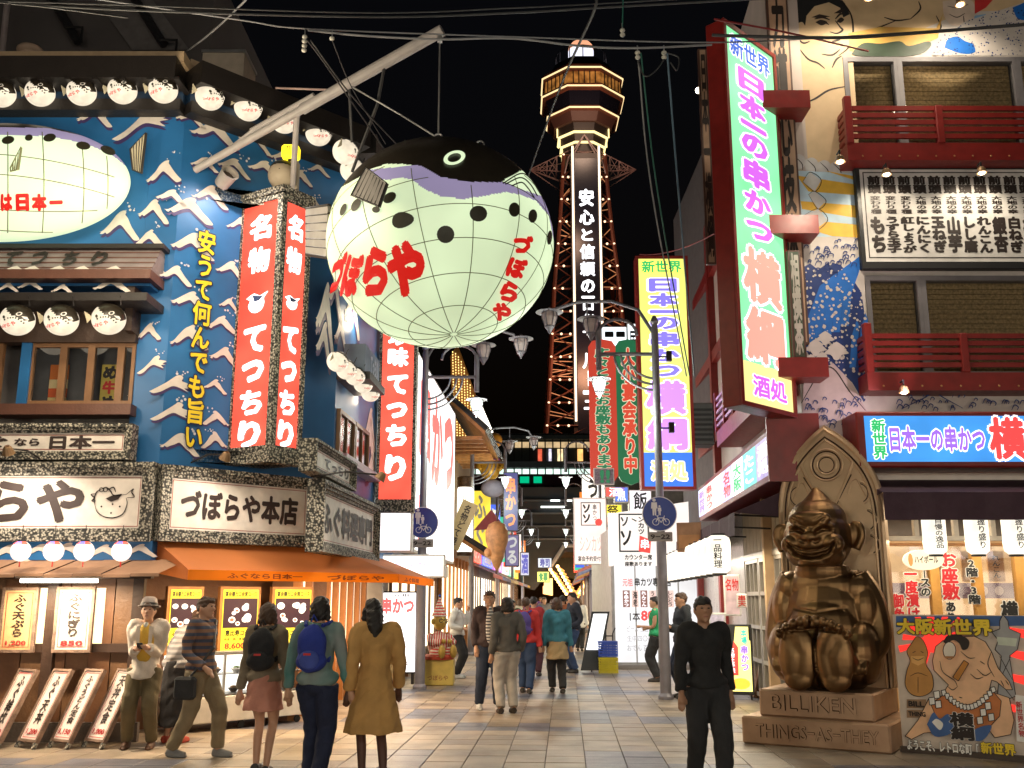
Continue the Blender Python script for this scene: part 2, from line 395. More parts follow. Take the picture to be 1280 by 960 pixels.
# painted waves
WS = [(-.5, -.02), (-.4, .03), (-.26, .2), (-.12, .4), (-.02, .5), (.06, .53), (.12, .5), (.1, .42), (.17, .34), (.27, .16), (.4, -.02), (.5, -.16), (.37, -.2), (.26, -.09), (.15, .02), (.05, .13), (-.03, .18), (-.13, .1), (-.23, .0), (-.3, -.05), (-.36, -.02), (-.4, -.08), (-.47, -.06), (-.44, -.03)]
WS2 = [(-.5, -.25), (-.3, -.05), (-.1, .2), (.05, .42), (.12, .5), (.2, .52), (.26, .45), (.22, .36), (.3, .33), (.5, .3), (.36, .22), (.46, .16), (.3, .12), (.4, .02), (.2, .08), (.05, .12), (-.1, .0), (-.25, -.18), (-.4, -.28)]
def wave(P, px, py, wpx, hk=1.0, flip=False, alt=False, bub=True, d=0):
    u, z = P.uz(px, py); u2, _ = P.uz(px + wpx, py); w_ = abs(u2 - u) * rnd.uniform(.9, 1.08); h = w_ * hk * rnd.uniform(.85, 1.05)
    if P is PB: h *= .72
    sh = WS2 if alt else WS
    f = -1 if flip else 1; seed = rnd.uniform(.85, 1.15)
    ro = rnd.uniform(-.16, .16); pts = [V((a + rnd.uniform(-.012, .012), b + ro * a + rnd.uniform(-.015, .015))) for a, b in sh]
    pts = [(u + f * a * w_, z + b * h * seed) for a, b in spline(pts + [pts[0]], 3)[:-1]]
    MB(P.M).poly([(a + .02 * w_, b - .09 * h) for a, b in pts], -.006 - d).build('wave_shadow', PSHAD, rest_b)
    MB(P.M).poly(pts, -.010 - d).build('painted_wave', PWAVE, rest_b)
    if bub:
        q = MB(P.M)
        for k in range(6): q.poly(circ(u + f * (.1 + .05 * k + rnd.uniform(-.05, .06)) * w_, z + h * (.62 + rnd.uniform(-.12, .14)), rnd.uniform(.012, .035) * w_, 10), -.012 - d - .0005 * k)
        q.build('painted_bubbles', PINK, rest_b)
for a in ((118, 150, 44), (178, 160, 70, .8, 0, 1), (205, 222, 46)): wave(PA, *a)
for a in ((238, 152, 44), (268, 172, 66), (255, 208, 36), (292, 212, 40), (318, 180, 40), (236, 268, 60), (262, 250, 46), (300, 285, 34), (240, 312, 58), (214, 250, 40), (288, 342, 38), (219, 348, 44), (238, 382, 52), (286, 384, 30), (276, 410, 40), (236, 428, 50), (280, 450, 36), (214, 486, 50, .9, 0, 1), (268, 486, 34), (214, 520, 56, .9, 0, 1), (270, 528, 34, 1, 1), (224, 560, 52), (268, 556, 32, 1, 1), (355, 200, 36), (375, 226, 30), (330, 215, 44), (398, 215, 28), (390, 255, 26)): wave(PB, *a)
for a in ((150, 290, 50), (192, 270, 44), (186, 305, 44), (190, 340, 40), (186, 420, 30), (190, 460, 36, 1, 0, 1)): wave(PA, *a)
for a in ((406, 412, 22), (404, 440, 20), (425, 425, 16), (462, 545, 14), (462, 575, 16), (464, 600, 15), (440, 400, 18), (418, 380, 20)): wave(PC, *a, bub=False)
# wall slogan
u, z = PB.uz(258, 289); u2, zb = PB.uz(240, 560); wch = .27
text(rest_b, '安うて何んでも旨い', PB.M, u - wch / 2, zb, u + wch / 2, z, YEL, y=-.03, v=True, bold=.05, out=mat('navy_outline', (.01, .015, .06), .5), outb=.09)
# eaves on the three faces
def eave(P, L0, L1, e0, e1):
    o = P.M
    MB(o).box(L0 - e0, -.5, z_eb, L1 + e1, .3, zr).build('eave', EAVE, rest_b)
    MB(o).box(L0, -.12, z_eb - .5 if 0 else z_bt, L1, -.001, z_eb).build('frieze', mat('dark_blue_frieze', (.008, .03, .07), .5, var=.3), rest_b)
    MB(o).box(L0 - e0 * .5, -.22, z_bb, L1 + e1 * .5, -.001, z_bt).build('beam', EAVE, rest_b)
eave(PA, -9, 0, 0, .0); eave(PB, 0, LB, 0.05, .12); eave(PC, 0, LC, .05, 0)
zt = PA.uz(100, 62)[1]
MB(PA.M).box(-9, -.35, zr + .003, .05, .6, off(PA, .35).uz(100, 64)[1]).build('parapet', TANB, rest_b)
MB(PB.M).box(0.1, .15, zr + .003, .5, .8, zr + .35).build('parapet', TANB, rest_b)
for k in range(26): bx('rafter_end', EAVE, rest_b, -9 + k * .36, -.52, z_eb - .035, -8.93 + k * .36, -.1, z_eb - .002, M=PA.M)
# tiled signboard above the window bay
PAs = off(PA, .45)
u0, z0, u1, z1 = PAs.rect(-120, 303, 190, 338)
m = MB(PAs.M); m.add([(-9, 0, z0), (u1, 0, z0), (u1, .3, z1), (-9, .3, z1), (-9, .45, z0), (u1, .45, z0), (u1, .45, z1), (-9, .45, z1)], [(0, 1, 2, 3), (1, 5, 6, 2), (3, 2, 6, 7), (0, 4, 5, 1)]); m.build('tile_board', mat('grey_brown_board', (.24, .2, .2), .6, bump=.3), rest_b)
sl = (.3) / (z1 - z0)
for k in range(4):
    zz = z0 + (z1 - z0) * (k + .5) / 4; bx('board_seam', BROWN, rest_b, -9, sl * (zz - z0) - .012, zz - .008, u1, sl * (zz - z0) + .02, zz + .008, M=PAs.M)
bx('board_cap', EAVE, rest_b, -9, .2, z1, u1 + .06, .5, z1 + .06, M=PAs.M)
bx('board_ledge', BROWN, rest_b, -9, -.06, z0 - .12, u1 + .02, .45, z0 - .002, M=PAs.M)
Ms = PAs.M @ Matrix.Translation((0, 0, z0)) @ Matrix.Rotation(-math.atan(sl), 4, 'X')
hh = sqrt(.09 + (z1 - z0) ** 2)
for ch, cx in (('て', 8), ('つ', 42), ('ち', 82), ('り', 119)):
    uc = PAs.uz(cx, 320)[0]; text(rest_b, ch, Ms, uc - .1, hh * .16, uc + .1, hh * .86, INK, y=-.03, bold=.07)
for cx in (18, 40, 72, 102, 142): 
    uc = PAs.uz(cx, 330)[0]; MB(Ms).poly([(uc - .09, .0), (uc - .03, .055), (uc + .02, .08), (uc + .05, .05), (uc + .11, 0)], -.02).build('painted_wave', PWAVE, rest_b)
zb0, zb1 = PA.uz(60, 366)[1], z0 - .12
MB(PA.M).box(-9, -.3, zb0, u1 - .05, -.001, zb1 - .002).build('blue_band', NAVY, rest_b)
for a in ((10, 360, 30), (38, 357, 34), (78, 362, 30), (140, 358, 50)):
    q = off(PA, .3); uu, zz = q.uz(a[0], a[1]); ww = a[2] / 100
    MB(q.M).poly([(uu + x_ * ww, zz + y_ * ww * .6 - .02) for x_, y_ in WS], -.008).build('painted_wave', PWAVE, rest_b)
# lower eave over the window bay
PW = off(PA, .3); zl0, zl1 = PW.uz(60, 427)[1], PW.uz(60, 383)[1]
uR = off(PA, .5).uz(188, 370)[0]
MB(PA.M).box(-9, -.62, off(PA, .6).uz(60, 376)[1], uR, .2, off(PA, .6).uz(60, 366)[1]).build('window_eave', EAVE, rest_b)
MB(PA.M).box(-9, -.1, PA.uz(60, 430)[1], NW + .03, .08, zw1).build('window_lintel', DWOOD, rest_b)
bx('corner_post', DWOOD, rest_b, NW - .06, -.28, PA.uz(60, 420)[1], NW + .04, .02, zw1 + .2, M=PA.M)
# window bay with glass, frames and lit room
wz0, wz1 = PA.uz(60, 508)[1], PA.uz(60, 430)[1]
room = MB(PA.M); room.box(-9, .95, wz0 - .2, NW, 1.0, wz1 + .4); room.build('room_back_wall', mat('room_wall', (.22, .12, .06), .8), rest_b)
MB(PA.M).box(-9, .1, wz1 + .3, NW, .95, wz1 + .34).build('room_ceiling', mat('room_ceiling', (.4, .3, .2), .8), rest_b)
WF = mat('window_wood', (.2, .1, .045), .5, bump=.2)
for a, b in ((-20, 2), (32, 36), (37, 78), (78, 113), (113, 150), (150, 168)):
    ua, ub = PA.uz(a, 470)[0], PA.uz(b, 470)[0]
    if b - a < 5: bx('bay_post', NAVY, rest_b, ua - .06, -.06, wz0, ub + .03, .06, wz1, M=PA.M); continue
    m = MB(PA.M)
    for x_ in (ua, ub - .045): m.box(x_, -.03, wz0, x_ + .045, .04, wz1)
    m.box(ua + .045, -.028, wz0, ub - .045, .038, wz0 + .07); m.box(ua + .045, -.028, wz1 - .05, ub - .045, .038, wz1)
    f = m.build('window', WF, rest_b); MB(PA.M).quad(ua + .045, wz0 + .07, ub - .045, wz1 - .05, .0).build('pane', glassm(), f)
bx('window_sill', BROWN, rest_b, -9, -.2, wz0 - .14, NW + .08, .1, wz0 - .002, M=PA.M)
ban = thing('banner', 'orange and cream paper banner hanging inside the left upstairs window', 'banner', PA.M @ T(PA.uz(60, 470)[0], .3, wz0))
for k, (c, h0, h1) in enumerate((((.75, .5, .2), .0, .18), ((.7, .12, .03), .18, .3), ((.8, .6, .3), .3, .42), ((.75, .2, .04), .42, .62))):
    MB(WM[ban]).box(-.12, 0, h0, .12, .02, h1 - .002).build('paper_strip', mat('banner_colour_%d' % k, c, .8), ban)
ban2 = thing('banner', 'yellow banner with bold black and red characters inside the upstairs window', 'banner', PA.M @ T(PA.uz(126, 470)[0], .3, wz0))
MB(WM[ban2]).box(-.12, 0, 0, .12, .02, .62).build('cloth', mat('yellow_cloth', (.55, .4, .08), .8), ban2)
text(ban2, 'め', WM[ban2], -.1, .42, .1, .6, INK, bold=.09); text(ban2, '牛', WM[ban2], -.09, .22, .09, .4, RED, bold=.09); text(ban2, 'め', WM[ban2], -.1, .02, .1, .2, INK, bold=.09)
light(rest_b, 'AREA', PA.M @ T(PA.uz(60, 470)[0], .55, wz1 + .25), 40, (1, .7, .4), 1.6, .3)

# framed boards with a pebble border
def framed_sign(P, x0, y0, x1, y1, label, texts, fw=.14, name='sign_board', at='l', dep=.16, z=None, u=None, panel=CREAM, extra=None, grp='pebble framed boards of the restaurant'):
    u0, z0, u1, z1 = P.rect(x0, y0, x1, y1, at)
    if z: z0, z1 = z
    if u: u0, u1 = u
    t = thing(name, label, 'sign', P.M @ T(u0, 0, z0), grp); M = WM[t]; W_, H_ = u1 - u0, z1 - z0
    for k, (a, d) in enumerate(((0, -.06), (fw * .4, -.03), (fw * .72, -.0))):
        b = fw * (.4, .32, .28)[k]
        m = MB(M); m.box(a, d, a, W_ - a, dep, a + b); m.box(a, d, H_ - a - b, W_ - a, dep, H_ - a)
        m.box(a, d, a + b, a + b, dep, H_ - a - b); m.box(W_ - a - b, d, a + b, W_ - a, dep, H_ - a - b); m.build('frame', STONE, t)
    MB(M).box(fw, .03, fw, W_ - fw, dep - .01, H_ - fw).build('panel', panel, t)
    q = MB(M); e = .022
    for a in ((fw + e, fw + e, W_ - fw - e, fw + e + .008), (fw + e, H_ - fw - e - .008, W_ - fw - e, H_ - fw - e), (fw + e, fw + e + .008, fw + e + .008, H_ - fw - e - .008), (W_ - fw - e - .008, fw + e + .008, W_ - fw - e, H_ - fw - e - .008)): q.quad(*a, .026)
    q.build('border_line', mat('rust_line', (.35, .08, .05), .6), t)
    pw, ph = W_ - 2 * fw, H_ - 2 * fw
    for s_, a, b, c, d in texts: text(t, s_, M, fw + pw * a, fw + ph * b, fw + pw * c, fw + ph * d, mat('brown_ink', (.035, .02, .018), .6), y=.022, bold=.07)
    return t, M, W_, H_, fw
PA2 = off(PA, .3)
framed_sign(PA2, -160, 530, 166, 575, 'pebble framed board above the big left board, reading nara nihon-ichi', (('ぐ', .40, .2, .52, .85), ('なら', .545, .3, .65, .72), ('日本一', .69, .12, .96, .88)), .11)
t, M, W_, H_, fw = framed_sign(PA2, -260, 578, 192, 677, 'largest pebble framed board at the lower left, with the bold shop name and fish drawing', (('ぼらや', .38, .1, .83, .93),), .16)
# fish drawing
def o_(px, py): u, z = PA2.uz(px, py); return (u, z)
q = MB(PA2.M)
def li(ps, wd=.016): ribbon(q, spline([o_(*p) for p in ps]), wd, .018)
li([(118, 632), (121, 640), (130, 646), (142, 647), (153, 642), (158, 630), (157, 622)]); li([(118, 632), (117, 624), (120, 615), (126, 611)]); li([(126, 611), (132, 609), (137, 613), (142, 619), (157, 618)])
li([(157, 618), (166, 611), (164, 615), (167, 621), (158, 622)]); li([(119, 617), (113, 618), (117, 622), (114, 626), (119, 626)]); li([(134, 612), (141, 609), (144, 615)])
q.poly([o_(*p) for p in ((131, 623), (140, 619), (152, 617), (147, 624), (138, 627))], .018)
for c in ((126, 633), (138, 641), (149, 633), (140, 630)): a = o_(*c); q.poly(circ(a[0], a[1], .012, 8), .018)
for c in ((126, 612), (131, 612)):
    a = o_(*c); rr = circ(a[0], a[1], .03, 14); q.add([(x_, .017, z_) for x_, z_ in rr] + [(a[0] + (x_ - a[0]) * .65, .017, a[1] + (z_ - a[1]) * .65) for x_, z_ in rr], [(i, (i + 1) % 14, 14 + (i + 1) % 14, 14 + i) for i in range(14)])
q.build('fish_drawing', INK, t)
PB2 = off(PB, .3)
uB0 = PB2.uz(199, 630)[0]; uB1 = PB2.uz(396, 640)[0]; zB1, zB0 = PB2.uz(220, 582)[1], PB2.uz(220, 677)[1]
framed_sign(PB2, 200, 580, 396, 680, 'pebble framed board on the chamfered corner, bold shop name and main store', (('づぼらや本店', .07, .2, .93, .8),), .15, z=(zB0, zB1), u=(uB0, uB1))
PC2 = off(PC, .3)
uC0, uC1 = PC2.uz(399, 640)[0], PC2.uz(471, 660)[0]
framed_sign(PC2, 400, 0, 470, 0, 'pebble framed board on the street side, washed out fish cuisine lettering', (('ふぐ料理専門', .04, .15, .96, .85),), .14, z=(PC2.uz(400, 690)[1], PC2.uz(400, 598)[1]), u=(uC0, uC1))
framed_sign(PC2, 0, 0, 0, 0, 'small pale board under the side window above the street side board', (('てっちり', .3, .2, .95, .8),), .08, z=(PC2.uz(392, 590)[1], PC2.uz(392, 548)[1]), u=(PC2.uz(390, 570)[0], PC2.uz(441, 600)[0]), grp='pebble framed boards of the restaurant')
# spot fittings above the boards
def spot_fit(P, px, py, tgt, power, label, col=(1, .85, .68), ang=110):
    u, z = P.uz(px, py); t = thing('sign_spotlight', label, 'lamp', P.M @ T(u, -.1, z), 'spotlights above the boards')
    M = WM[t]; m = MB(M); m.tube([(0, .12, 0), (0, -.3, .06), (0, -.7, .02)], .012, 6); m.build('arm', DKMET, t)
    m = MB(M); m.lathe([(.03, .09), (.045, .07), (.07, 0), (.075, -.01)], 12, M=T(0, -.72, -.03, rx=R(35)), caps=False); m.build('shade', mat('brass_shade', (.35, .22, .12), .4, .5), t)
    p = M @ V((0, -.75, -.05)); q = M @ V(tgt)
    light(t, 'SPOT', aim(p, q), power, col, .05, angle=R(ang))
spot_fit(PA2, 10, 572, (0, -.1, -.9), 45, 'spotlight fitting above the leftmost part of the large name board')
spot_fit(PA2, 52, 575, (0, -.1, -.9), 45, 'spotlight fitting above the middle of the large name board')
spot_fit(PB2, 240, 578, (0, -.1, -.9), 50, 'spotlight fitting over the corner name board, below the blue wall')
spot_fit(PC2, 391, 596, (0, -.1, -.9), 45, 'spotlight fitting at the edge between corner and street side boards')
# flood fittings that wash the wave wall
for (px, py, tg, pw, lb) in ((272, 228, (0, .0, -2.2), 60, 'round flood lamp fixed high on the blue wave wall under the boom'),):
    u, z = PB.uz(px, py); t = thing('flood_lamp', lb, 'lamp', PB.M @ T(u, -.25, z)); M = WM[t]
    MB(M).lathe([(.07, -.16), (.1, -.15), (.12, .08), (.13, .1), (.1, .09)], 18, M=T(rx=R(65)), caps=False).build('housing', mat('lamp_housing', (.45, .4, .36), .4, .3), t)
    MB(M).lathe([(.09, .02), (.0, .03)], 18, M=T(rx=R(65)), caps=False).build('lens', DWOOD, t)
    MB(M).tube([(0, .25, .0), (0, 0, -.02)], .02, 8).build('bracket', DKMET, t)
    light(t, 'SPOT', aim(M @ V((.1, -.5, 0)), M @ V(tg)), pw, (1, .9, .8), .1, angle=R(150))

# ---------------------------------------------------------------- street level front
GF = off(PA, .1)
PLANK = mat('plank_wood', (.15, .075, .035), .5, var=.3, sc=2.5, bump=.4, bsc=20)
zg = GF.uz(100, 728)[1]
for k in range(34):
    x0_ = -9 + k * .27
    if x0_ > -.1: break
    bx('wall_board', (PLANK, WOOD)[k % 2], rest_b, x0_, -.02 - .012 * (k % 2), 0, x0_ + .262, .1, 2.3, M=GF.M)
bx('base_course', mat('wet_stone', (.1, .08, .07), .5, bump=.6), rest_b, -9, -.1, 0, 0.05, -.03, .22, M=GF.M)
m = MB(PB.M); m.box(-.6, .9, 0, LB + .6, 1.2, 2.35); m.build('corner_front', WOOD, rest_b)
m = MB(PC.M); m.box(0, .5, 0, LC, .8, 2.35); m.build('side_front', WOOD, rest_b)
for k in range(9): bx('lit_window', em('side_window_glow', (1, .76, .5), 1.5, sample=True), rest_b, .1 + k * .58, .46, .75, .5 + k * .58, .49, 2.15, M=PC.M); bx('door_post', mat('orange_post', (.45, .18, .05), .5, bump=.2), rest_b, k * .58, .38, 0, .09 + k * .58, .5, 2.34, M=PC.M)
for x_ in (-4.6, -3.45, -2.3, -1.15, -.12): bx('dark_post', DWOOD, rest_b, x_, -.12, .2, x_ + .13, -.036, 1.95, M=GF.M)
bx('dark_rail', DWOOD, rest_b, -9, -.09, 1.02, .02, -.036, 1.12, M=GF.M)
# blue band and tiled pent roof above the shop front
zA, zB_ = off(PA, .35).uz(100, 700)[1], off(PA, .35).uz(100, 676)[1]
MB(PA.M).box(-9, -.3, zA, .1, -.12, zB_).build('blue_band', NAVY, rest_b)
for a in ((10, 694, 50), (50, 690, 40), (84, 690, 46), (130, 692, 44), (175, 690, 40)):
    P_ = off(PA, .3); uu, zz = P_.uz(a[0], a[1]); ww = a[2] / 90
    MB(P_.M).poly([(uu + x_ * ww, zz + y_ * ww * .5 - .02) for x_, y_ in WS], -.008).build('painted_wave', PWAVE, rest_b)
tA = off(PA, .75).uz(100, 718)[1]
TIL = mat('terracotta_shingle', (.3, .17, .1), .55, var=.3, sc=1.5, bump=.3)
k = 0; xx = -9
while xx < .15:
    m = MB(PA.M); m.add([(xx, -.78, tA), (xx + .33, -.78, tA), (xx + .5, -.28, zA), (xx + .17, -.28, zA), (xx, -.78, tA - .035), (xx + .33, -.78, tA - .035)], [(0, 1, 2, 3), (0, 4, 5, 1)])
    m.v = [p + V((0, 0, .012 * (k % 2))) for p in m.v]; m.build('shingle', TIL, rest_b); xx += .335; k += 1
bx('pent_beam', DWOOD, rest_b, -9, -.4, tA - .04, .15, -.3, tA + .06, M=PA.M)
# lit window slits in the front
for a, b, c, d in ((48, 735, 68, 806), (115, 735, 130, 805)):
    u0, z0, u1, z1 = off(GF, .03).rect(a, b, c, d); f = MB(off(GF, .03).M); f.box(u0 - .03, 0, z0 - .03, u1 + .03, .04, z1 + .03); o = f.build('window', DWOOD, rest_b)
    MB(off(GF, .03).M).quad(u0, z0, u1, z1, -.004).build('pane', em('paper_window_glow', (1, .78, .45), 1.3, sample=True), o)
tube_l = thing('tube_lamp', 'bare fluorescent tube glowing under the tiled pent roof at far left', 'lamp', PA.M @ T(0, 0, 0))
u0, z0 = off(PA, .6).uz(26, 726); u1, _ = off(PA, .6).uz(122, 726)
MB(PA.M).tube([(u0, -.6, z0), (u1, -.6, z0)], .022, 10).build('tube', em('tube_glow', (1, .93, .8), 9, sample=True), tube_l)
bx('batten', mat('white_batten', (.5, .45, .4), .5), tube_l, u0 - .05, -.64, z0 + .03, u1 + .05, -.56, z0 + .055, M=PA.M)
light(tube_l, 'AREA', T(PA.o.x + (u0 + u1) / 2, 12.5 - .62, z0 - .04), 60, (1, .8, .55), abs(u1 - u0), .08)
# menu boards
def menu(M, w_, h_, label, body, price, col, grp, fw=.035, legs=None):
    t = thing('menu_board', label, 'menu board', M, grp)
    m = MB(M); m.box(-fw, 0, -fw, w_ + fw, .05, 0); m.box(-fw, 0, h_, w_ + fw, .05, h_ + fw); m.box(-fw, 0, 0, 0, .05, h_); m.box(w_, 0, 0, w_ + fw, .05, h_); m.build('frame', mat('weathered_frame', (.16, .1, .07), .7, var=.4, sc=8, bump=.5), t)
    MB(M).box(0, .012, 0, w_, .04, h_).build('panel', col, t)
    q = MB(M); e = w_ * .07; l = .006
    for a in ((e, e, w_ - e, e + l), (e, h_ - e - l, w_ - e, h_ - e), (e, e, e + l, h_ - e), (w_ - e - l, e, w_ - e, h_ - e)): q.quad(*a, .008)
    q.build('border_line', RED, t)
    text(t, body, M, w_ * .3, h_ * .22, w_ * .72, h_ * .93, INK, y=.006, v=True, bold=.045)
    if price: text(t, price, M, w_ * .16, h_ * .06, w_ * .84, h_ * .15, mat('price_red', (.4, .02, .02), .6), y=.006, bold=.05)
    if legs:
        for x_ in (-fw, w_): bx('leg', STONE, t, x_, .0, -legs, x_ + fw, .04, -fw - .002, M=M)
    return t
P_ = off(GF, .22)
for a, b, c, d, body, pr, cl, lb in ((3, 738, 41, 812, 'ふぐ天ぷら', '1,200', mat('tan_paper', (.5, .34, .16), .6), 'tan upright menu board for fugu tempura at the left edge'), (71, 737, 112, 812, 'ふぐにぎり', '850', mat('grey_paper', (.66, .62, .58), .6), 'pale upright menu board priced 850, below the fluorescent tube')):
    u0, z0, u1, z1 = P_.rect(a, b, c, d); menu(P_.M @ T(u0, 0, z0), u1 - u0, z1 - z0, lb, body, pr, cl, 'menu boards on the shop front')
for px, body, pr, lb in ((-24, 'ふぐ雑炊', '1,300', 'leaning menu board cut off by the left edge'), (21, 'ふぐ天丼', '1,200', 'leaning menu board for fugu tendon, second from the left'), (62, 'ふぐうどん定食', '1,150', 'leaning menu board priced 1,150, between two others'), (104, '天丼定食', '1,000', 'rightmost leaning menu board, priced 1,000')):
    p = at(px + 6, 900, 11.9); menu(T(p.x, 11.9, .1, rz=R(-32)) @ Matrix.Rotation(R(-26), 4, 'X'), .29, .8, lb, body, pr, mat('pink_paper', (.72, .6, .55), .6), 'leaning menu boards on the pavement', .028, .1)

# orange awning round the corner
aw = thing('awning', 'long orange awning round the restaurant corner with lettered valance', 'awning', T(-4.46, 12.5, 0))
AWN = canvas('orange_canvas', (.5, .17, .05), .3); AWV = canvas('orange_valance', (.95, .45, .04), .7)
def outp(P, u, d): return P.M @ V((u, -d, 0))
pin = [outp(PB, 0, .1), outp(PB, LB, .1), outp(PC, LC - 1.5, .1)]
jc = outp(PB, LB, 1.0); jc = V((jc.x + .32, jc.y + .35, 0))
pout = [outp(PB, -.02, 1.0), jc, outp(PC, LC - 1.5, 1.0)]
za, zf, zv = 2.34, 1.98, 1.86
m = MB(); n = 10
for i in range(2):
    for k in range(n):
        t0, t1 = k / n, (k + 1) / n
        q = [pin[i].lerp(pin[i + 1], t0), pin[i].lerp(pin[i + 1], t1), pout[i].lerp(pout[i + 1], t1), pout[i].lerp(pout[i + 1], t0)]
        m.add([(a.x, a.y, z_) for a, z_ in zip(q, (za, za, zf, zf))], [(0, 1, 2, 3)])
m.add([(pin[0].x, pin[0].y, za), (pout[0].x, pout[0].y, zf), (pout[0].x, pout[0].y, zv), (pin[0].x, pin[0].y, zv + .1)], [(0, 1, 2, 3)])
ao = m.build('canopy', AWN, aw)
for i, nm in ((0, 'PB'), (1, 'PC')):
    a, b = pout[i], pout[i + 1]; L_ = (b - a).length; Mv = T(a.x, a.y, 0, rz=atan2(b.y - a.y, b.x - a.x))
    MB(Mv).box(0, -.008, zv, L_ - .01, .008, zf).build('valance', AWV, aw)
    text(aw, 'ふぐなら日本一' if i == 0 else 'ふぐ料理', Mv, .5, zv + .025, L_ * .5, zf - .03, mat('brown_valance_ink', (.3, .09, .02), .7), y=-.012, bold=.05)
    if i == 0: text(aw, 'づぼらや', Mv, L_ * .62, zv + .025, L_ * .92, zf - .03, mat('brown_valance_ink', (.3, .09, .02), .7), y=-.012, bold=.05)
    for k in range(5):
        p = a.lerp(b, (k + .5) / 5); c = pin[i].lerp(pin[i + 1], (k + .5) / 5)
        MB().tube([(p.x, p.y, zf - .01), (c.x, c.y, 2.05)], .012, 6).build('arm', mat('white_arm', (.6, .6, .58), .5), aw)
light(aw, 'AREA', T(*(pin[0].lerp(pin[1], .3) * .5 + pout[0].lerp(pout[1], .3) * .5).xy, 2.05, rz=R(45)), 45, (1, .72, .42), 1.1, .15)
light(aw, 'AREA', T(*(pin[0].lerp(pin[1], .8) * .5 + pout[0].lerp(pout[1], .8) * .5).xy, 2.05, rz=R(45)), 45, (1, .72, .42), 1.1, .15)
light(aw, 'AREA', T(*(pin[1].lerp(pin[2], .5) * .5 + pout[1].lerp(pout[2], .5) * .5).xy, 2.05, rz=R(87)), 60, (1, .75, .48), 2.4, .15)
# lit course posters under the awning
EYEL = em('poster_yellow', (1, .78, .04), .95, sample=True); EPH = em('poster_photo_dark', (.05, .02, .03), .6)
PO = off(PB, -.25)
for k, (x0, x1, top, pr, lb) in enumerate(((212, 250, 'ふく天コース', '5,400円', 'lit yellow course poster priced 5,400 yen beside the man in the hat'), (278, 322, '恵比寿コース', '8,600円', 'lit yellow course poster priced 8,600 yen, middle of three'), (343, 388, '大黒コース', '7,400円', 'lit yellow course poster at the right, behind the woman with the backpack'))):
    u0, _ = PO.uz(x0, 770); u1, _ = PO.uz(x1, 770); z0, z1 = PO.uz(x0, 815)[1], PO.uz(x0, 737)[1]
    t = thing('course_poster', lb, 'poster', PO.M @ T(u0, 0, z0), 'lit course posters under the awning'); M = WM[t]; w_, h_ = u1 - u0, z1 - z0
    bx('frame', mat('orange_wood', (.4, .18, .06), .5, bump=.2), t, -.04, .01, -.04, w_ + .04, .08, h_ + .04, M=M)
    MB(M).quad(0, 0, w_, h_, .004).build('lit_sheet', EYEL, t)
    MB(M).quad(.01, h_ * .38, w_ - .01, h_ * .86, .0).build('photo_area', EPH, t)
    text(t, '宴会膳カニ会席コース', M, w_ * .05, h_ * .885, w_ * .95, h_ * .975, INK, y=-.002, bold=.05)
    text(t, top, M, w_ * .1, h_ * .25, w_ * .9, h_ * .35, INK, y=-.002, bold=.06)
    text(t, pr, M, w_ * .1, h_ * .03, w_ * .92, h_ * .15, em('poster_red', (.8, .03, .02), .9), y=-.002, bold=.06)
    text(t, '刺身・鍋・唐揚・雑炊', M, w_ * .08, h_ * .175, w_ * .9, h_ * .225, INK, y=-.002, bold=.03)
    for j in range(11):
        a, b = w_ * rnd.uniform(.14, .86), h_ * rnd.uniform(.43, .81); r_ = w_ * rnd.uniform(.06, .11)
        q = MB(M); q.poly(circ(a, b, r_, 14, r_ * .8), -.002 - .0006 * j); d_ = q.build('dish', em('dish_white', (.95, .9, .85), .95), t)
        MB(M).poly(circ(a, b, r_ * .6, 10, r_ * .45), -.0023 - .0006 * j).build('food', em('food_%d' % (j % 3), ((.8, .6, .45), (.5, .15, .08), (.9, .85, .7))[j % 3], .8), d_)
# food display case with wheels
dc = thing('display_case', 'white lit glass food display case on castors under the awning', 'display case', off(PB, -.1).M @ T(off(PB, -.1).uz(222, 850)[0], 0, 0)); M = WM[dc]
L_ = off(PB, -.1).uz(384, 850)[0] - off(PB, -.1).uz(222, 850)[0]
bx('base', mat('white_enamel', (.5, .48, .45), .35), dc, 0, 0, .1, L_, .5, .42, M=M, b=.01)
bx('lit_interior', em('case_glow', (1, .9, .75), 1.5, sample=True), dc, .03, .4, .44, L_ - .03, .46, .93, M=M)
bx('top', STEEL, dc, 0, .0, .94, L_, .5, .98, M=M, b=.008)
bx('floor_shelf', mat('white_enamel', (.5, .48, .45), .35), dc, .02, .02, .425, L_ - .02, .4, .44, M=M)
bx('glass_shelf', mat('white_enamel', (.5, .48, .45), .35), dc, .02, .1, .68, L_ - .02, .4, .69, M=M)
for x_ in (0, L_ * .33, L_ * .66, L_ - .03): bx('post', STEEL, dc, x_, 0, .43, x_ + .03, .03, .94, M=M)
MB(M).quad(.03, .43, L_ - .03, .94, .012).build('glass', glassm(), dc)
for k in range(14):
    x_ = .1 + (L_ - .2) * (k % 7) / 6.2; z_ = .44 if k < 7 else .692
    MB(M).lathe([(.03, 0), (.05, .02), (.075, .05), (.08, .055), (.05, .06)], 12, M=T(x_, .2 + .05 * (k % 2), z_)).build('bowl', (mat('black_lacquer', (.02, .01, .01), .2), WHITE, mat('red_lacquer', (.3, .03, .02), .25))[k % 3], dc)
    MB(M).ell((x_, .2 + .05 * (k % 2), z_ + .06), .05, .05, .025, 10, 6).build('food', (mat('food_brown', (.35, .18, .06), .6, var=.5, sc=20), mat('food_green', (.1, .2, .04), .6, var=.5, sc=20), mat('food_pink', (.6, .25, .15), .6, var=.5, sc=20))[k % 3], dc)
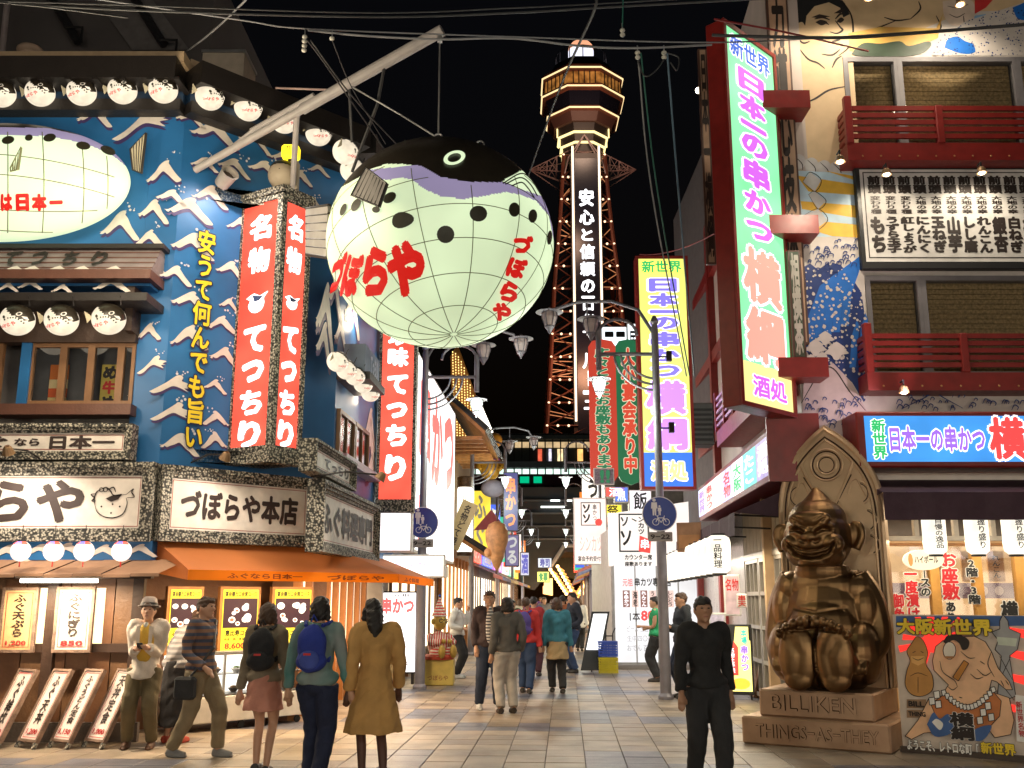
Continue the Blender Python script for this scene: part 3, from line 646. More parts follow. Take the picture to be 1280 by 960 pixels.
for x_ in (.1, L_ * .5, L_ - .1): MB(M).lathe([(.045, -.015), (.05, 0), (.045, .015)], 14, M=T(x_, .06, .05, rx=R(90))).build('castor', BLACK, dc)
light(dc, 'AREA', M @ T(L_ / 2, .2, .925), 10, (1, .88, .7), L_ * .9, .1)
# rounded glass case at the awning end
p = gnd(492, 872); rc = thing('display_case', 'rounded glass food case with printed food pictures beside the camel coat woman', 'display case', T(p.x - .25, p.y, 0, rz=R(60))); M = WM[rc]
prof = [(0, .12), (.55, .12), (.56, .5)] + [(.56 * cos(R(a)), .5 + .72 * sin(R(a))) for a in range(10, 91, 10)] + [(0, 1.22)]
MB(M @ T(rz=R(0))).prism(prof, 0, .04).build('side_panel', mat('food_print', (.45, .33, .16), .5, col2=(.15, .12, .05), sc=14), rc)
MB(M).prism(prof, .9, .94).build('side_panel', mat('food_print', (.45, .33, .16), .5), rc)
m = MB(M); m.tube([(x_ + .0, .02, z_) for x_, z_ in prof[1:-1]], .022, 6); m.build('rim', DKMET, rc)
bx('base', mat('white_enamel', (.5, .48, .45), .35), rc, 0, .05, .1, .54, .89, .48, M=M); bx('lit_back', em('case_glow2', (1, .85, .6), 1.2, sample=True), rc, .02, .3, .5, .06, .88, 1.15, M=M)
for x_, y_ in ((.08, .1), (.48, .1), (.48, .84)): MB(M).lathe([(.045, -.015), (.05, 0), (.045, .015)], 14, M=T(x_, y_, .05, rx=R(90))).build('castor', BLACK, rc)

# ---------------------------------------------------------------- lit red sign, wedge of two faces
EREDS = em('sign_red_glow', (1, .1, .06), .85, var=.3, sc=1.5, sample=True, dif=(.3, .02, .01)); EW = em('sign_letter_white', (1, .93, .92), 1.7)
ws = thing('lit_sign', 'tall red two-faced lit wedge sign in pebble frames on the blue corner', 'lit sign', T(-3.14, 12.8, 0), 'red lit signs of the restaurant')
fl = Pl(-3.14, 12.8, -29); fr = Pl(-3.14, 12.8, 55)
wz0_, wz1_ = fl.uz(338, 566)[1], fl.uz(345, 242)[1]
for P_, a, b in ((fl, -.8, 0), (fr, 0, .55)):
    m = MB(P_.M); f = .075
    m.box(a, 0, wz0_, b, .1, wz0_ + f * 1.5); m.box(a, 0, wz1_ - f, b, .1, wz1_); m.box(a, 0, wz0_ + f * 1.5, a + f, .1, wz1_ - f); m.box(b - f, 0, wz0_ + f * 1.5, b, .1, wz1_ - f)
    m.box(a - .03, -.03, wz0_ - .12, b + .03, .12, wz0_ - .004); m.box(a - .03, -.03, wz1_ + .004, b + .03, .12, wz1_ + .1); m.build('frame', STONE, ws)
    MB(P_.M).quad(a + f, wz0_ + f * 1.5, b - f, wz1_ - f, .03).build('lit_panel', EREDS, ws)
    H_ = wz1_ - wz0_ - .2; c = (a + b) / 2; cw = (b - a) * .5
    zt = wz1_ - .14
    for body, f0, f1 in (('名', .03, .14), ('物', .17, .28), ('て', .50, .61), ('っ', .64, .73), ('ち', .76, .86), ('り', .88, .99)):
        text(ws, body, P_.M, c - cw / 2, zt - f1 * H_, c + cw / 2, zt - f0 * H_, EW, y=.022, bold=.085)
    fz = zt - .40 * H_; k = cw / .4
    MB(P_.M).poly([(c + x_ * k, fz + z_ * k) for x_, z_ in spline([(-.19, .06), (-.12, .02), (-.15, -.05), (-.1, -.13), (0, -.16), (.1, -.12), (.14, -.03), (.13, .04), (.2, .12), (.12, .1), (.05, .08), (-.05, .12), (-.14, .09)], 3)], .022).build('fish_emblem', EW, ws)
    MB(P_.M).poly([(c + x_ * k, fz + z_ * k) for x_, z_ in ((-.08, .1), (.06, .07), (.13, .08), (.05, .01), (-.04, .0))], .018).build('fish_back', mat('emblem_blue', (.05, .08, .2), .5), ws)
m = MB(); a = fl.M @ V((-.83, 0, 0)); b = V((-3.14, 12.8, 0)); c = fr.M @ V((.58, 0, 0)); d = PB.M @ V((1.5, 0, 0)); e = PB.M @ V((.45, 0, 0))
m.slab([(a.x, a.y), (b.x, b.y + .06), (c.x, c.y), (d.x, d.y), (e.x, e.y)], wz1_ - .1, wz1_ + .09); m.slab([(a.x, a.y), (b.x, b.y + .06), (c.x, c.y), (d.x, d.y), (e.x, e.y)], wz0_ - .11, wz0_ + .05); m.build('cap', STONE, ws)
# fish head and yellow beacon standing on that sign
fh = thing('fish_ornament', 'small dull puffer fish head ornament on top of the wedge sign', 'ornament', T(-3.2, 12.95, wz1_ + .1)); M = WM[fh]
MB(M).ell((0, 0, .2), .2, .2, .2, 20, 12).build('body', mat('bone_paint', (.4, .33, .24), .6), fh, True); MB(M).ell((0, .02, .27), .19, .19, .16, 16, 10).build('dark_back', BLACK, fh, True)
bx('pillar', mat('bone_paint', (.4, .33, .24), .6), fh, .1, -.05, .0, .22, .1, .42, M=M, b=.02)
for x_, z_ in ((-.12, .22), (-.06, .25), (0, .26), (.05, .25)): MB(M).ell((x_, -.185 + abs(x_) * .4, z_ - .04), .015, .015, .015, 8, 6).build('spot', BLACK, fh)
yb = thing('yellow_beacon', 'glowing yellow lantern block above the fish ornament under the boom', 'lantern', T(-3.1, 12.95, wz1_ + .55)); M = WM[yb]
bx('shade', em('yellow_glow', (1, .75, .02), 1.3, sample=True), yb, -.12, -.08, 0, .12, .1, .2, M=M, b=.03); bx('mount', DKMET, yb, -.03, -.02, -.14, .05, .04, -.002, M=M)
text(yb, 'ガ', M, -.06, .1, .02, .17, INK, y=-.085, bold=.03)

# second red sign further along
P_ = Pl(-2.5, 17.4, 0); u0, z0, u1, z1 = P_.rect(472, 424, 519, 640)
rs = thing('lit_sign', 'narrow red lit sign facing us beside the left lamp post', 'lit sign', P_.M @ T(u0, 0, z0), 'red lit signs of the restaurant'); M = WM[rs]; w_, h_ = u1 - u0, z1 - z0 + .5
m = MB(M); f = .05; m.box(0, 0, 0, w_, .3, .22); m.box(0, 0, h_ - .1, w_, .3, h_); m.box(0, 0, .22, f, .3, h_ - .1); m.box(w_ - f, 0, .22, w_, .3, h_ - .1); m.build('frame', STONE, rs)
MB(M).quad(f, .22, w_ - f, h_ - .1, .02).build('lit_panel', EREDS, rs)
for body, a, b in (('珍', .83, .93), ('味', .72, .82), ('て', .58, .68), ('っ', .46, .54), ('ち', .32, .43), ('り', .15, .28)):
    text(rs, body, M, w_ * .22, h_ * a, w_ * .78, h_ * b, EW, y=.012, bold=.09)

# side wing: window, eave and shelf
Pc = off(PC, .4); ue = Pc.uz(474, 470)[0]
za_, zb_, zt_ = Pc.uz(397, 412)[1], Pc.uz(397, 400)[1], Pc.uz(397, 356)[1]
MB(PC.M).box(.02, -.5, za_, ue, -.002, zb_).build('side_eave', EAVE, rest_b)
MB(PC.M).box(.02, -.42, zb_ + .003, ue - .1, -.1, zt_).build('side_signboard', mat('blue_grey_board', (.16, .22, .33), .5), rest_b)
text(rest_b, 'てっちり', PC.M, .4, zb_ + .06, ue - .3, zt_ - .06, mat('pale_ink', (.6, .65, .8), .5), y=-.43, bold=.08)
z0_, z1_ = PC.uz(394, 552)[1], za_ - .42
for k in range(2):
    a = .12 + k * 1.15; m = MB(PC.M)
    m.box(a, -.06, z0_, a + .06, 0, z1_); m.box(a + 1.03, -.06, z0_, a + 1.09, 0, z1_); m.box(a + .06, -.058, z0_, a + 1.03, -.002, z0_ + .06); m.box(a + .06, -.058, z1_ - .06, a + 1.03, -.002, z1_); m.box(a + .53, -.05, z0_ + .06, a + .58, -.001, z1_ - .06)
    f = m.build('window', WF, rest_b); MB(PC.M).quad(a + .06, z0_ + .06, a + 1.03, z1_ - .06, -.02).build('pane', mat('dark_pane', (.03, .018, .012), .12), f)
MB(PC.M).box(0, -.2, z0_ - .12, 2.7, -.002, z0_ - .004).build('side_shelf', mat('mauve_shelf', (.3, .2, .24), .5), rest_b)
# ================================================================ puffer fish lanterns
EPALE = em('pale_green_glow', (.7, .86, .55), .6, var=.22, sc=.9, sample=True, dif=(.4, .45, .3))
ELILAC = em('lilac_glow', (.3, .25, .42), .5, var=.12, sc=.9, dif=(.2, .18, .3)); CAPB = mat('fish_black', (.025, .02, .014), .35)
TXR = em('fish_text_red', (.62, .012, .008), .55); OLIVE = mat('olive_seam', (.16, .17, .07), .5); DSPOT = mat('fish_spot', (.03, .028, .015), .5)
def inpoly(p, poly):
    x, y = p; c = False; n = len(poly)
    for i in range(n):
        x1, y1 = poly[i]; x2, y2 = poly[i - 1]
        if (y1 > y) != (y2 > y) and x < (x2 - x1) * (y - y1) / (y2 - y1) + x1: c = not c
    return c
def topx(p):
    y, z = p.y, p.z - CZ; d = y * cos(TH) + z * sin(TH)
    return (640 + F * p.x / d, 480 - F * (-y * sin(TH) + z * cos(TH)) / d)
class Ball:                                # an ellipsoid that decals can be laid on
    def __init__(s, c, r): s.c, s.r = V(c), V(r)
    def hit(s, px, py, lift=.0):
        o = V((0, 0, CZ)); d = ray(px, py); r = [a + lift for a in s.r]
        oo = V([(o[i] - s.c[i]) / r[i] for i in range(3)]); dd = V([d[i] / r[i] for i in range(3)])
        a, b, c = dd.dot(dd), 2 * oo.dot(dd), oo.dot(oo) - 1; D = b * b - 4 * a * c
        if D < 0: D = 0
        return o + d * ((-b - sqrt(D)) / (2 * a))
    def patch(s, classify, nu, nv):
        out = {}; c, r = s.c, s.r
        grid = [[V((c.x + r.x * cos(-pi / 2 + pi * j / nv) * cos(2 * pi * i / nu), c.y + r.y * cos(-pi / 2 + pi * j / nv) * sin(2 * pi * i / nu), c.z + r.z * sin(-pi / 2 + pi * j / nv))) for i in range(nu)] for j in range(nv + 1)]
        for j in range(nv):
            for i in range(nu):
                q = [grid[j][i], grid[j][(i + 1) % nu], grid[j + 1][(i + 1) % nu], grid[j + 1][i]]
                m = (q[0] + q[1] + q[2] + q[3]) / 4
                out.setdefault(classify(m), []).append(q)
        return out
def weld(quads, name, mt, parent, smooth=True):
    idx, vs, fs = {}, [], []
    for q in quads:
        f = []
        for p in q:
            k = (round(p.x, 4), round(p.y, 4), round(p.z, 4))
            if k not in idx: idx[k] = len(vs); vs.append(p)
            if idx[k] not in f: f.append(idx[k])
        if len(f) > 2: fs.append(f)
    m = MB(); m.add(vs, fs); return m.build(name, mt, parent, smooth)
def balltext(ball, parent, ch, cx, cy, w_, h_, ang=0, mt=None, bold=.12, shear=0):
    vs, fs, (a0, a1, b0, b1) = glyphs(ch, bold, res=2); ca, cb = (a0 + a1) / 2, (b0 + b1) / 2
    pts = []
    for p in vs:
        x = (p[0] - ca) / (a1 - a0) * w_; y = -(p[1] - cb) / (b1 - b0) * h_; x += shear * y
        X = x * cos(ang) - y * sin(ang); Y = x * sin(ang) + y * cos(ang); pts.append(ball.hit(cx + X, cy + Y, .018 + p[2] * 3))
    return MB().add(pts, fs).build('lettering', mt or TXR, parent)
def blob(ball, parent, cx, cy, a, b, ang=0, mt=None, name='spot', lift=.012, wob=0):
    n = 18; pts = [ball.hit(cx, cy, lift)]
    for k in range(n):
        t = 2 * pi * k / n; w_ = 1 + wob * sin(3 * t + 1); x, y = a * cos(t) * w_, b * sin(t) * w_
        pts.append(ball.hit(cx + x * cos(ang) - y * sin(ang), cy + x * sin(ang) + y * cos(ang), lift))
    return MB().add(pts, [(0, 1 + k, 1 + (k + 1) % n) for k in range(n)]).build(name, mt or DSPOT, parent)
gf = thing('puffer_fish_lantern', 'giant glowing pale green puffer fish lantern hanging over the street', 'lantern', T(*at(551, 306, 11.5)), 'puffer fish lanterns')
B = Ball(at(551, 306, 11.5), (1.375, 1.42, 1.25))
blackp = [(380, 262), (430, 232), (448, 222), (462, 212), (482, 205), (503, 205), (525, 207), (550, 221), (585, 227), (626, 228), (640, 219), (652, 213), (664, 220), (680, 247), (692, 275), (720, 200), (560, 120), (430, 150), (380, 200)]
lilp = [(462, 212), (525, 206), (550, 220), (626, 226), (650, 236), (678, 245), (692, 272), (692, 300), (686, 270), (670, 251), (650, 243), (632, 240), (615, 243), (580, 249), (550, 245), (530, 236), (515, 224), (500, 222), (487, 225), (474, 224)]
def cls(m):
    back = (m - V((0, 0, CZ))).dot(V([(m[i] - B.c[i]) / B.r[i] ** 2 for i in range(3)])) > 0
    if back: return 'dark_back' if m.z > B.c.z + .45 else 'body'
    p = topx(m)
    if inpoly(p, blackp): return 'dark_back'
    if inpoly(p, lilp): return 'lilac_band'
    return 'body'
pt = B.patch(cls, 400, 260)
for k, mt in (('body', EPALE), ('dark_back', CAPB), ('lilac_band', ELILAC)): weld(pt[k], k, mt, gf)
# seams where the skin panels meet
def seam(f, r=.0052):
    seg = []
    for p in f:
        front = (p - V((0, 0, CZ))).dot(V([(p[i] - B.c[i]) / B.r[i] ** 2 for i in range(3)])) < .1
        ok = front and not inpoly(topx(p), blackp)
        if ok: seg.append(p)
        else:
            if len(seg) > 2: MB().tube(seg, r, 5).build('seam', OLIVE, gf)
            seg = []
    if len(seg) > 2: MB().tube(seg, r, 5).build('seam', OLIVE, gf)
tilt = Matrix.Rotation(R(-9), 3, 'Y') @ Matrix.Rotation(R(-14), 3, 'X')
def el(lon, lat):
    d = tilt @ V((cos(lat) * cos(lon), cos(lat) * sin(lon), sin(lat))); k = 1 / sqrt(sum((d[i] / B.r[i]) ** 2 for i in range(3))); return B.c + d * (k + .002)
for k in range(14): seam([el(2 * pi * k / 14 + .1, R(a)) for a in range(-88, 60, 4)])
for a in (-66, -48, -32, -17, -3, 11, 24, 36, 48): seam([el(R(b), R(a)) for b in range(0, 361, 5)])
for px, py, a, b, an in ((598, 267, 11, 10, 0), (557, 293, 11, 11, 0), (503, 275, 14, 10, -.2), (487, 247, 9, 6, -.6), (445, 256, 9, 5, -1.0), (429, 262, 8, 3.5, -1.2), (643, 262, 7, 9, 0), (666, 270, 5.5, 8.5, .1), (687, 297, 3.2, 9, .1), (470, 262, 5, 4, 0)): blob(B, gf, px, py, a, b, an, wob=.06 if a > 12 else 0)
for ch, cx, cy, w_, h_, an in (('づ', 422, 340, 15, 58, .25), ('ぼ', 440, 344, 22, 58, .22), ('ら', 470, 340, 32, 64, .12), ('や', 507, 336, 48, 72, .05)): balltext(B, gf, ch, cx, cy, w_, h_, an)
for ch, cx, cy, w_, h_, an in (('づ', 653, 305, 24, 26, .3), ('ぼ', 646, 335, 24, 27, .3), ('ら', 637, 365, 23, 26, .35), ('や', 627, 390, 24, 24, .3)): balltext(B, gf, ch, cx, cy, w_, h_, an)
# eye ring and mouth ribs
n = 28; ring = []
for rr in (1, .62):
    for k in range(n):
        t = 2 * pi * k / n; x, y = 14 * rr * cos(t), 8.5 * rr * sin(t); a = -.3; ring.append(B.hit(568 + x * cos(a) - y * sin(a), 197 + x * sin(a) + y * cos(a), .02))
MB().add(ring, [(k, (k + 1) % n, n + (k + 1) % n, n + k) for k in range(n)]).build('eye_ring', EPALE, gf)
for ps in (((629, 229), (650, 217), (663, 223), (676, 243)), ((632, 230), (650, 222), (662, 229), (672, 245)), ((640, 232), (652, 228), (660, 235), (668, 247))): MB().tube([B.hit(x, y, .02) for x, y in spline([V(p) for p in ps], 5)], .008, 5).build('mouth_line', CAPB, gf)
# fins: ribbed boards with thickness
FIN = mat('fin_grey', (.3, .28, .26), .5); FRIB = mat('fin_rib', (.04, .035, .03), .5)
def fin(parent, quad, ribs, thick=.03, m1=FIN, m2=FRIB, depth=None):
    a, b, c, d = [V(q) for q in quad]; nrm = (b - a).cross(d - a).normalized() * thick
    m = MB(); m.add([a, b, c, d, a + nrm, b + nrm, c + nrm, d + nrm], [(0, 1, 2, 3), (4, 5, 6, 7), (0, 1, 5, 4), (1, 2, 6, 5), (2, 3, 7, 6), (3, 0, 4, 7)]); f = m.build('fin', m1, parent)
    r = MB()
    for k in range(ribs + 1):
        t = k / ribs; p, q = a.lerp(b, t), d.lerp(c, t); r.tube([p + nrm * .5, q + nrm * .5], thick * .62, 6)
    r.tube([a, b, c, d], .012, 5, closed=True); r.build('fin_rib', m2, f)
fin(gf, [at(457, 209, 10.5), at(482, 229, 10.2), at(473, 258, 10.2), at(440, 243, 10.7)][:4] and [at(457, 209, 10.05), at(483, 229, 9.85), at(473, 258, 9.85), at(439, 244, 10.1)], 7)
fin(gf, [at(386, 262, 12.1), at(386, 318, 12.1), at(412, 322, 11.7), at(414, 258, 11.7)], 6, .05)
fin(gf, [at(493, 196, 11.4), at(513, 183, 11.4), at(507, 177, 11.7), at(490, 190, 11.7)], 6, .02)
def hookring(px, py, Y): p = at(px, py, Y); MB().tube([p + V((.05 * cos(t), 0, .05 * sin(t))) for t in [2 * pi * k / 12 for k in range(12)]], .012, 6, closed=True).build('lifting_ring', STEEL, gf)
hookring(548, 172, 11.3); hookring(600, 181, 11.3)

# boom and its ropes
pA = PB.M @ V((PB.uz(243, 213)[0], -.02, PB.uz(243, 213)[1])); pE = at(553, 38, 11.35)
boom = thing('boom', 'long pale steel boom holding the giant fish lantern over the street', 'boom', T(*pA)); BOOM = mat('pale_boom_paint', (.38, .35, .34), .5, bump=.1)
MB().tube([pA.lerp(pE, t) for t in (0, .45, .451, 1)], [.05, .055, .072, .075], 14).build('pole', BOOM, boom)
MB().tube([pA.lerp(pE, t) + V((0, 0, .1)) for t in (.24, .5)], .045, 10).build('brace', BOOM, boom)
MB().tube([pA.lerp(pE, .1) + V((0, 0, -.02)), pA.lerp(pE, .26) + V((0, 0, .11))], .03, 8).build('brace', BOOM, boom)
q = pA.lerp(pE, .43); MB().tube([V((-3.05, 12.95, wz1_ + .1)), q], .04, 8).build('strut', BOOM, boom)
bx('end_shackle', STEEL, boom, -.03, -.02, -.16, .03, .02, -.06, M=T(pE.x - .03, pE.y, pE.z))
def rope(ps, r, label, mt=WIRE, nm='rope', grp='ropes of the fish lantern'):
    t = thing(nm, label, nm, T(*ps[0]), grp); MB().tube(ps, r, 6).build('strand', mt, t); return t
e2 = pE + V((-.03, 0, -.15))
rope([e2, at(548, 168, 11.3)], .011, 'thin steel rope straight down from the boom tip to the fish', STEEL)
rp = lambda f, dz=0: pA.lerp(pE, f) + V((0, 0, dz))
rope([rp(.78, -.02), rp(.78, -.02).lerp(at(455, 180, 11.9), .5) + V((.04, 0, 0)), at(440, 215, 12.2)], .022, 'thick rope slanting from the boom down to the left of the fish')
rope([rp(.64, -.02), at(440, 178, 12.2)], .02, 'dark rope hanging straight from the middle of the boom')
rope([rp(.64, -.03), at(500, 143, 11.6), at(545, 171, 11.3)], .011, 'thin guy rope from mid boom to the ring on the fish', STEEL)
rope([at(345, 110, 12.8), rp(.59)], .014, 'straight pale rod from the roof edge to the boom', mat('pale_rod', (.6, .42, .38), .5), 'rod')

# wall mounted long puffer fish at far left
wf = thing('puffer_fish_lantern', 'long glowing puffer fish lantern mounted on the blue wall at far left', 'lantern', T(*at(8, 226, 12.0)), 'puffer fish lanterns')
B2 = Ball(at(4, 228, 12.0), (1.63, .5, .79))
bp2 = [(-200, 100), (-200, 160), (0, 159), (60, 160), (105, 170), (140, 185), (175, 215), (190, 100)]
lp2 = [(-200, 172), (0, 169), (60, 170), (105, 179), (138, 192), (175, 222), (175, 215), (140, 185), (105, 170), (60, 160), (0, 159), (-200, 160)]
EPALE2 = em('pale_green_glow_wall', (.72, .9, .6), .6, var=.12, sc=.9, sample=True, dif=(.4, .45, .3))
def cls2(m):
    p = topx(m)
    return 'dark_back' if inpoly(p, bp2) else 'lilac_band' if inpoly(p, lp2) else 'body'
pt = B2.patch(cls2, 260, 120)
for k, mt in (('body', EPALE2), ('dark_back', CAPB), ('lilac_band', ELILAC)):
    if k in pt: weld(pt[k], k, mt, wf)
for px, py, a, b, an in ((10, 175, 8, 5, -.2), (36, 172, 5, 4, -.2), (62, 172, 8, 5, -.2), (104, 182, 9, 5, .15), (135, 188, 10, 5, .4), (-15, 178, 6, 4, 0)): blob(B2, wf, px, py, a, b, an)
def vis(b_, ps, r=.006):
    MB().tube(ps, r, 5).build('seam', OLIVE, wf)
for y0_ in (193, 218, 262, 288): vis(B2, [B2.hit(x, y0_ + (x - 0) * .07 + (.0009 * x * x if y0_ < 250 else -.0005 * x * x), .004) for x in range(-60, 150, 7) if ((x - 4) / 158) ** 2 + ((y0_ + x * .07 - 228) / 75) ** 2 < .93])
for x0_ in (10, 55, 105, 135): vis(B2, [B2.hit(x0_ + (y - 230) ** 2 * -.0006 * (x0_ / 60), y, .004) for y in range(165, 296, 6) if ((x0_ - 4) / 158) ** 2 + ((y - 228) / 75) ** 2 < .93])
for ch, cx, w_ in (('は', 8, 15), ('日', 28, 17), ('本', 49, 19), ('一', 70, 17)): balltext(B2, wf, ch, cx, 253 + cx * .0, w_, 22 if ch != '一' else 5, -.03)
fin(wf, [at(163, 186, 12.1), at(182, 166, 12.1), at(176, 216, 12.1), at(166, 212, 12.1)], 5, .03, mat('tail_cream', (.5, .45, .32), .5))
fin(wf, [at(13, 210, 11.45), at(26, 184, 11.4), at(22, 212, 11.45), at(13, 214, 11.45)], 4, .02, EPALE2, OLIVE)

# small round puffer lanterns: one prototype, many copies
ELAN = em('lantern_cream_glow', (1, .86, .66), .62, var=.25, sc=5, sample=True, dif=(.2, .18, .14))
pl = thing('small_fish_lantern', '', 'lantern', T(0, -50, -10)); Mp = WM[pl]
Rr = .19
def classify(m):
    l = Mp.inverted() @ m; l = V((l.x, l.y, l.z)) / Rr
    if l.z + .55 * l.x * (1 if l.y < .2 else .2) > .52: return 'dark_back'
    return 'body'
lb = Ball(Mp.translation, (Rr, Rr, Rr * .95)); pt = lb.patch(classify, 44, 26)
weld(pt['body'], 'body', ELAN, pl); weld(pt['dark_back'], 'dark_back', CAPB, pl)
def bp_(x, z, k=1.02): x, z = x * Rr, z * Rr; y = -sqrt(max(0, Rr * Rr - x * x - z * z * 1.1)); return Mp @ (V((x, y, z)) * k)
def disc(x, z, r, mt, nm, k=1.02, rz=None):
    n_ = 12; rz = rz or r
    MB().add([bp_(x, z, k)] + [bp_(x + r * cos(2 * pi * i / n_), z + rz * sin(2 * pi * i / n_), k) for i in range(n_)], [(0, 1 + i, 1 + (i + 1) % n_) for i in range(n_)]).build(nm, mt, pl)
disc(.42, .52, .15, WHITE, 'eye', rz=.1); disc(.42, .52, .09, BLACK, 'pupil', 1.03, rz=.06)
MB().add([bp_(.55, .38, 1.03), bp_(.78, .3, 1.05), bp_(.86, .1, 1.05), bp_(.68, .2, 1.05)], [(0, 1, 2, 3)]).build('beak', ELAN, pl)
for x, z in ((-.15, .3), (.0, .32), (.14, .33), (.28, .3), (.42, .22), (.55, .1), (.65, -.02)): disc(x, z, .045, DSPOT, 'spot')
disc(-.42, .34, .09, DSPOT, 'spot'); disc(-.36, .2, .06, DSPOT, 'spot')
for ch, x, z, s_ in (('づ', -.62, -.28, .22), ('ぼ', -.4, -.18, .25), ('ら', -.14, -.1, .27), ('や', .14, -.0, .3)):
    vs, fs, (a0, a1, b0, b1) = glyphs(ch, .05, res=1); MB().add([bp_(x + (p[0] - .5 * (a0 + a1)) * s_, z + (p[1] - .5 * (b0 + b1)) * s_, 1.025) for p in vs], fs).build('lettering', TXR, pl)
m = MB(Mp); m.tube([(.15, 0, Rr * .9), (.15, 0, Rr * 1.5)], .008, 5); m.build('hanger', DKMET, pl)
m = MB(Mp); m.add([(-.18, 0, .02), (-.27, 0, .09), (-.25, 0, -.05), (-.18, .01, .02), (-.27, .012, .09), (-.25, .012, -.05)], [(0, 1, 2), (3, 4, 5), (0, 1, 4, 3), (1, 2, 5, 4), (2, 0, 3, 5)]); m.build('tail', mat('tail_cream', (.5, .45, .32), .5), pl)
first = True
def put_lantern(pos, rz, label, s=1.0, grp='', tilt=27):
    global first
    M = T(pos.x, pos.y, pos.z, rz=rz, s=s) @ Matrix.Rotation(R(tilt), 4, 'X')
    if first:
        pl.matrix_world = M; WM[pl] = M; pl['label'] = label; pl['group'] = grp; first = False; return pl
    return copy_thing(pl, M, label, grp)
ORD = ['first', 'second', 'third', 'fourth', 'fifth', 'sixth', 'seventh']
nl = 'small puffer fish lanterns in a row under the black roof'
for k, (px, py) in enumerate(((1, 117), (50, 116), (102, 115), (153, 113), (204, 112))): put_lantern(at(px, py, 12.2), 0, 'roof row fish lantern on left front, %s from left' % ORD[k], 1.0, nl)
for k, (px, py) in enumerate(((262, 121), (310, 135), (355, 151), (398, 167))):
    u, z = off(PB, .3).uz(px, py); put_lantern(off(PB, .3).M @ V((u, 0, z)), R(45), 'roof row fish lantern on the chamfered corner, %s after the bend' % ('first', 'second', 'third beside the boom', 'fourth right of the boom')[k], 1.0, nl)
for k, (px, py) in enumerate(((432, 190), (441, 213), (449, 232))):
    u, z = off(PC, .25).uz(px, py); put_lantern(off(PC, .25).M @ V((u, 0, z)), R(80), 'roof row fish lantern round on the street side, %s from the corner' % ('nearest', 'second', 'third')[k], 1.0, nl)
for k, (px, py) in enumerate(((22, 400), (77, 400), (136, 399))): put_lantern(at(px, py, 12.0), R(4), 'fish lantern under the window eave, %s of the three' % ('left one', 'middle one', 'right one')[k], 1.08, 'fish lanterns under the window eave')
for k, (px, py) in enumerate(((422, 452), (433, 462), (444, 470), (454, 480), (463, 491))):
    u, z = off(PC, .3).uz(px, py); put_lantern(off(PC, .3).M @ V((u, 0, z)), R(75), 'fish lantern in the close row by the side windows, %s from the near end' % ('first', 'second', 'third', 'fourth', 'fifth')[k], .78, 'fish lanterns along the side windows')
for px, py, Y, pw in ((20, 200, 9.6, 85), (150, 190, 9.8, 110), (255, 260, 10.4, 90), (452, 400, 15.4, 22)):  # free point lights with no fitting, added to brighten the restaurant walls
    p = at(px, py, Y); o = light(rest_b, 'POINT', T(*p), pw, (1, .84, .6), .2)
p = at(75, 440, 11.2); light(rest_b, 'POINT', T(*p), 26, (1, .8, .55), .15)
p = at(444, 500, 16); light(rest_b, 'POINT', T(*p), 14, (1, .8, .55), .15)
# four little tri-colour lanterns above the tiled pent roof
EL2 = em('paper_lantern_glow', (1, .86, .78), .75, var=.15, sc=6, sample=True)
l4 = None
for k, px in enumerate((26, 67, 105, 152)):
    p = at(px, 689, 11.75); lab = 'round paper lantern over the pent roof, %s' % ('leftmost with blue and red top', 'second with red top', 'third with red top', 'rightmost with blue and red top')[k]
    if l4 is None:
        l4 = thing('paper_lantern', lab, 'lantern', T(*p), 'round paper lanterns over the pent roof'); M = WM[l4]
        MB(M).ell((0, 0, 0), .115, .115, .12, 18, 12).build('paper_shade', EL2, l4, True)
        for j in range(3):
            a0, a1 = R(-90 + (j - 1.5) * 50), R(-90 + (j - .5) * 50); m = MB(M); n_ = 5; vs = []
            for i in range(n_ + 1):
                lat = R(88 - 50 * i / n_)
                for q_ in range(5): a = a0 + (a1 - a0) * q_ / 4; vs.append((.118 * cos(lat) * cos(a), .118 * cos(lat) * sin(a), .123 * sin(lat)))
            m.add(vs, [(i * 5 + q_, i * 5 + q_ + 1, i * 5 + q_ + 6, i * 5 + q_ + 5) for i in range(n_) for q_ in range(4)]); m.build('painted_panel', (em('lan_red', (.9, .12, .08), .9), em('lan_blue', (.25, .22, .8), .9), em('lan_red', (.9, .12, .08), .9))[j], l4, True)
        MB(M).lathe([(.05, .11), (.05, .135)], 12).build('cap', BLACK, l4); MB(M).tube([(0, 0, .13), (0, 0, .3)], .005, 5).build('cord', BLACK, l4); MB(M).tube([(0, 0, -.11), (0, 0, -.18)], .008, 5).build('tassel', RED, l4)
    else: copy_thing(l4, T(*p), lab)
for px in (46, 128): p = at(px, 694, 11.45); light(l4, 'POINT', T(*p), 5, (1, .8, .6), .1)

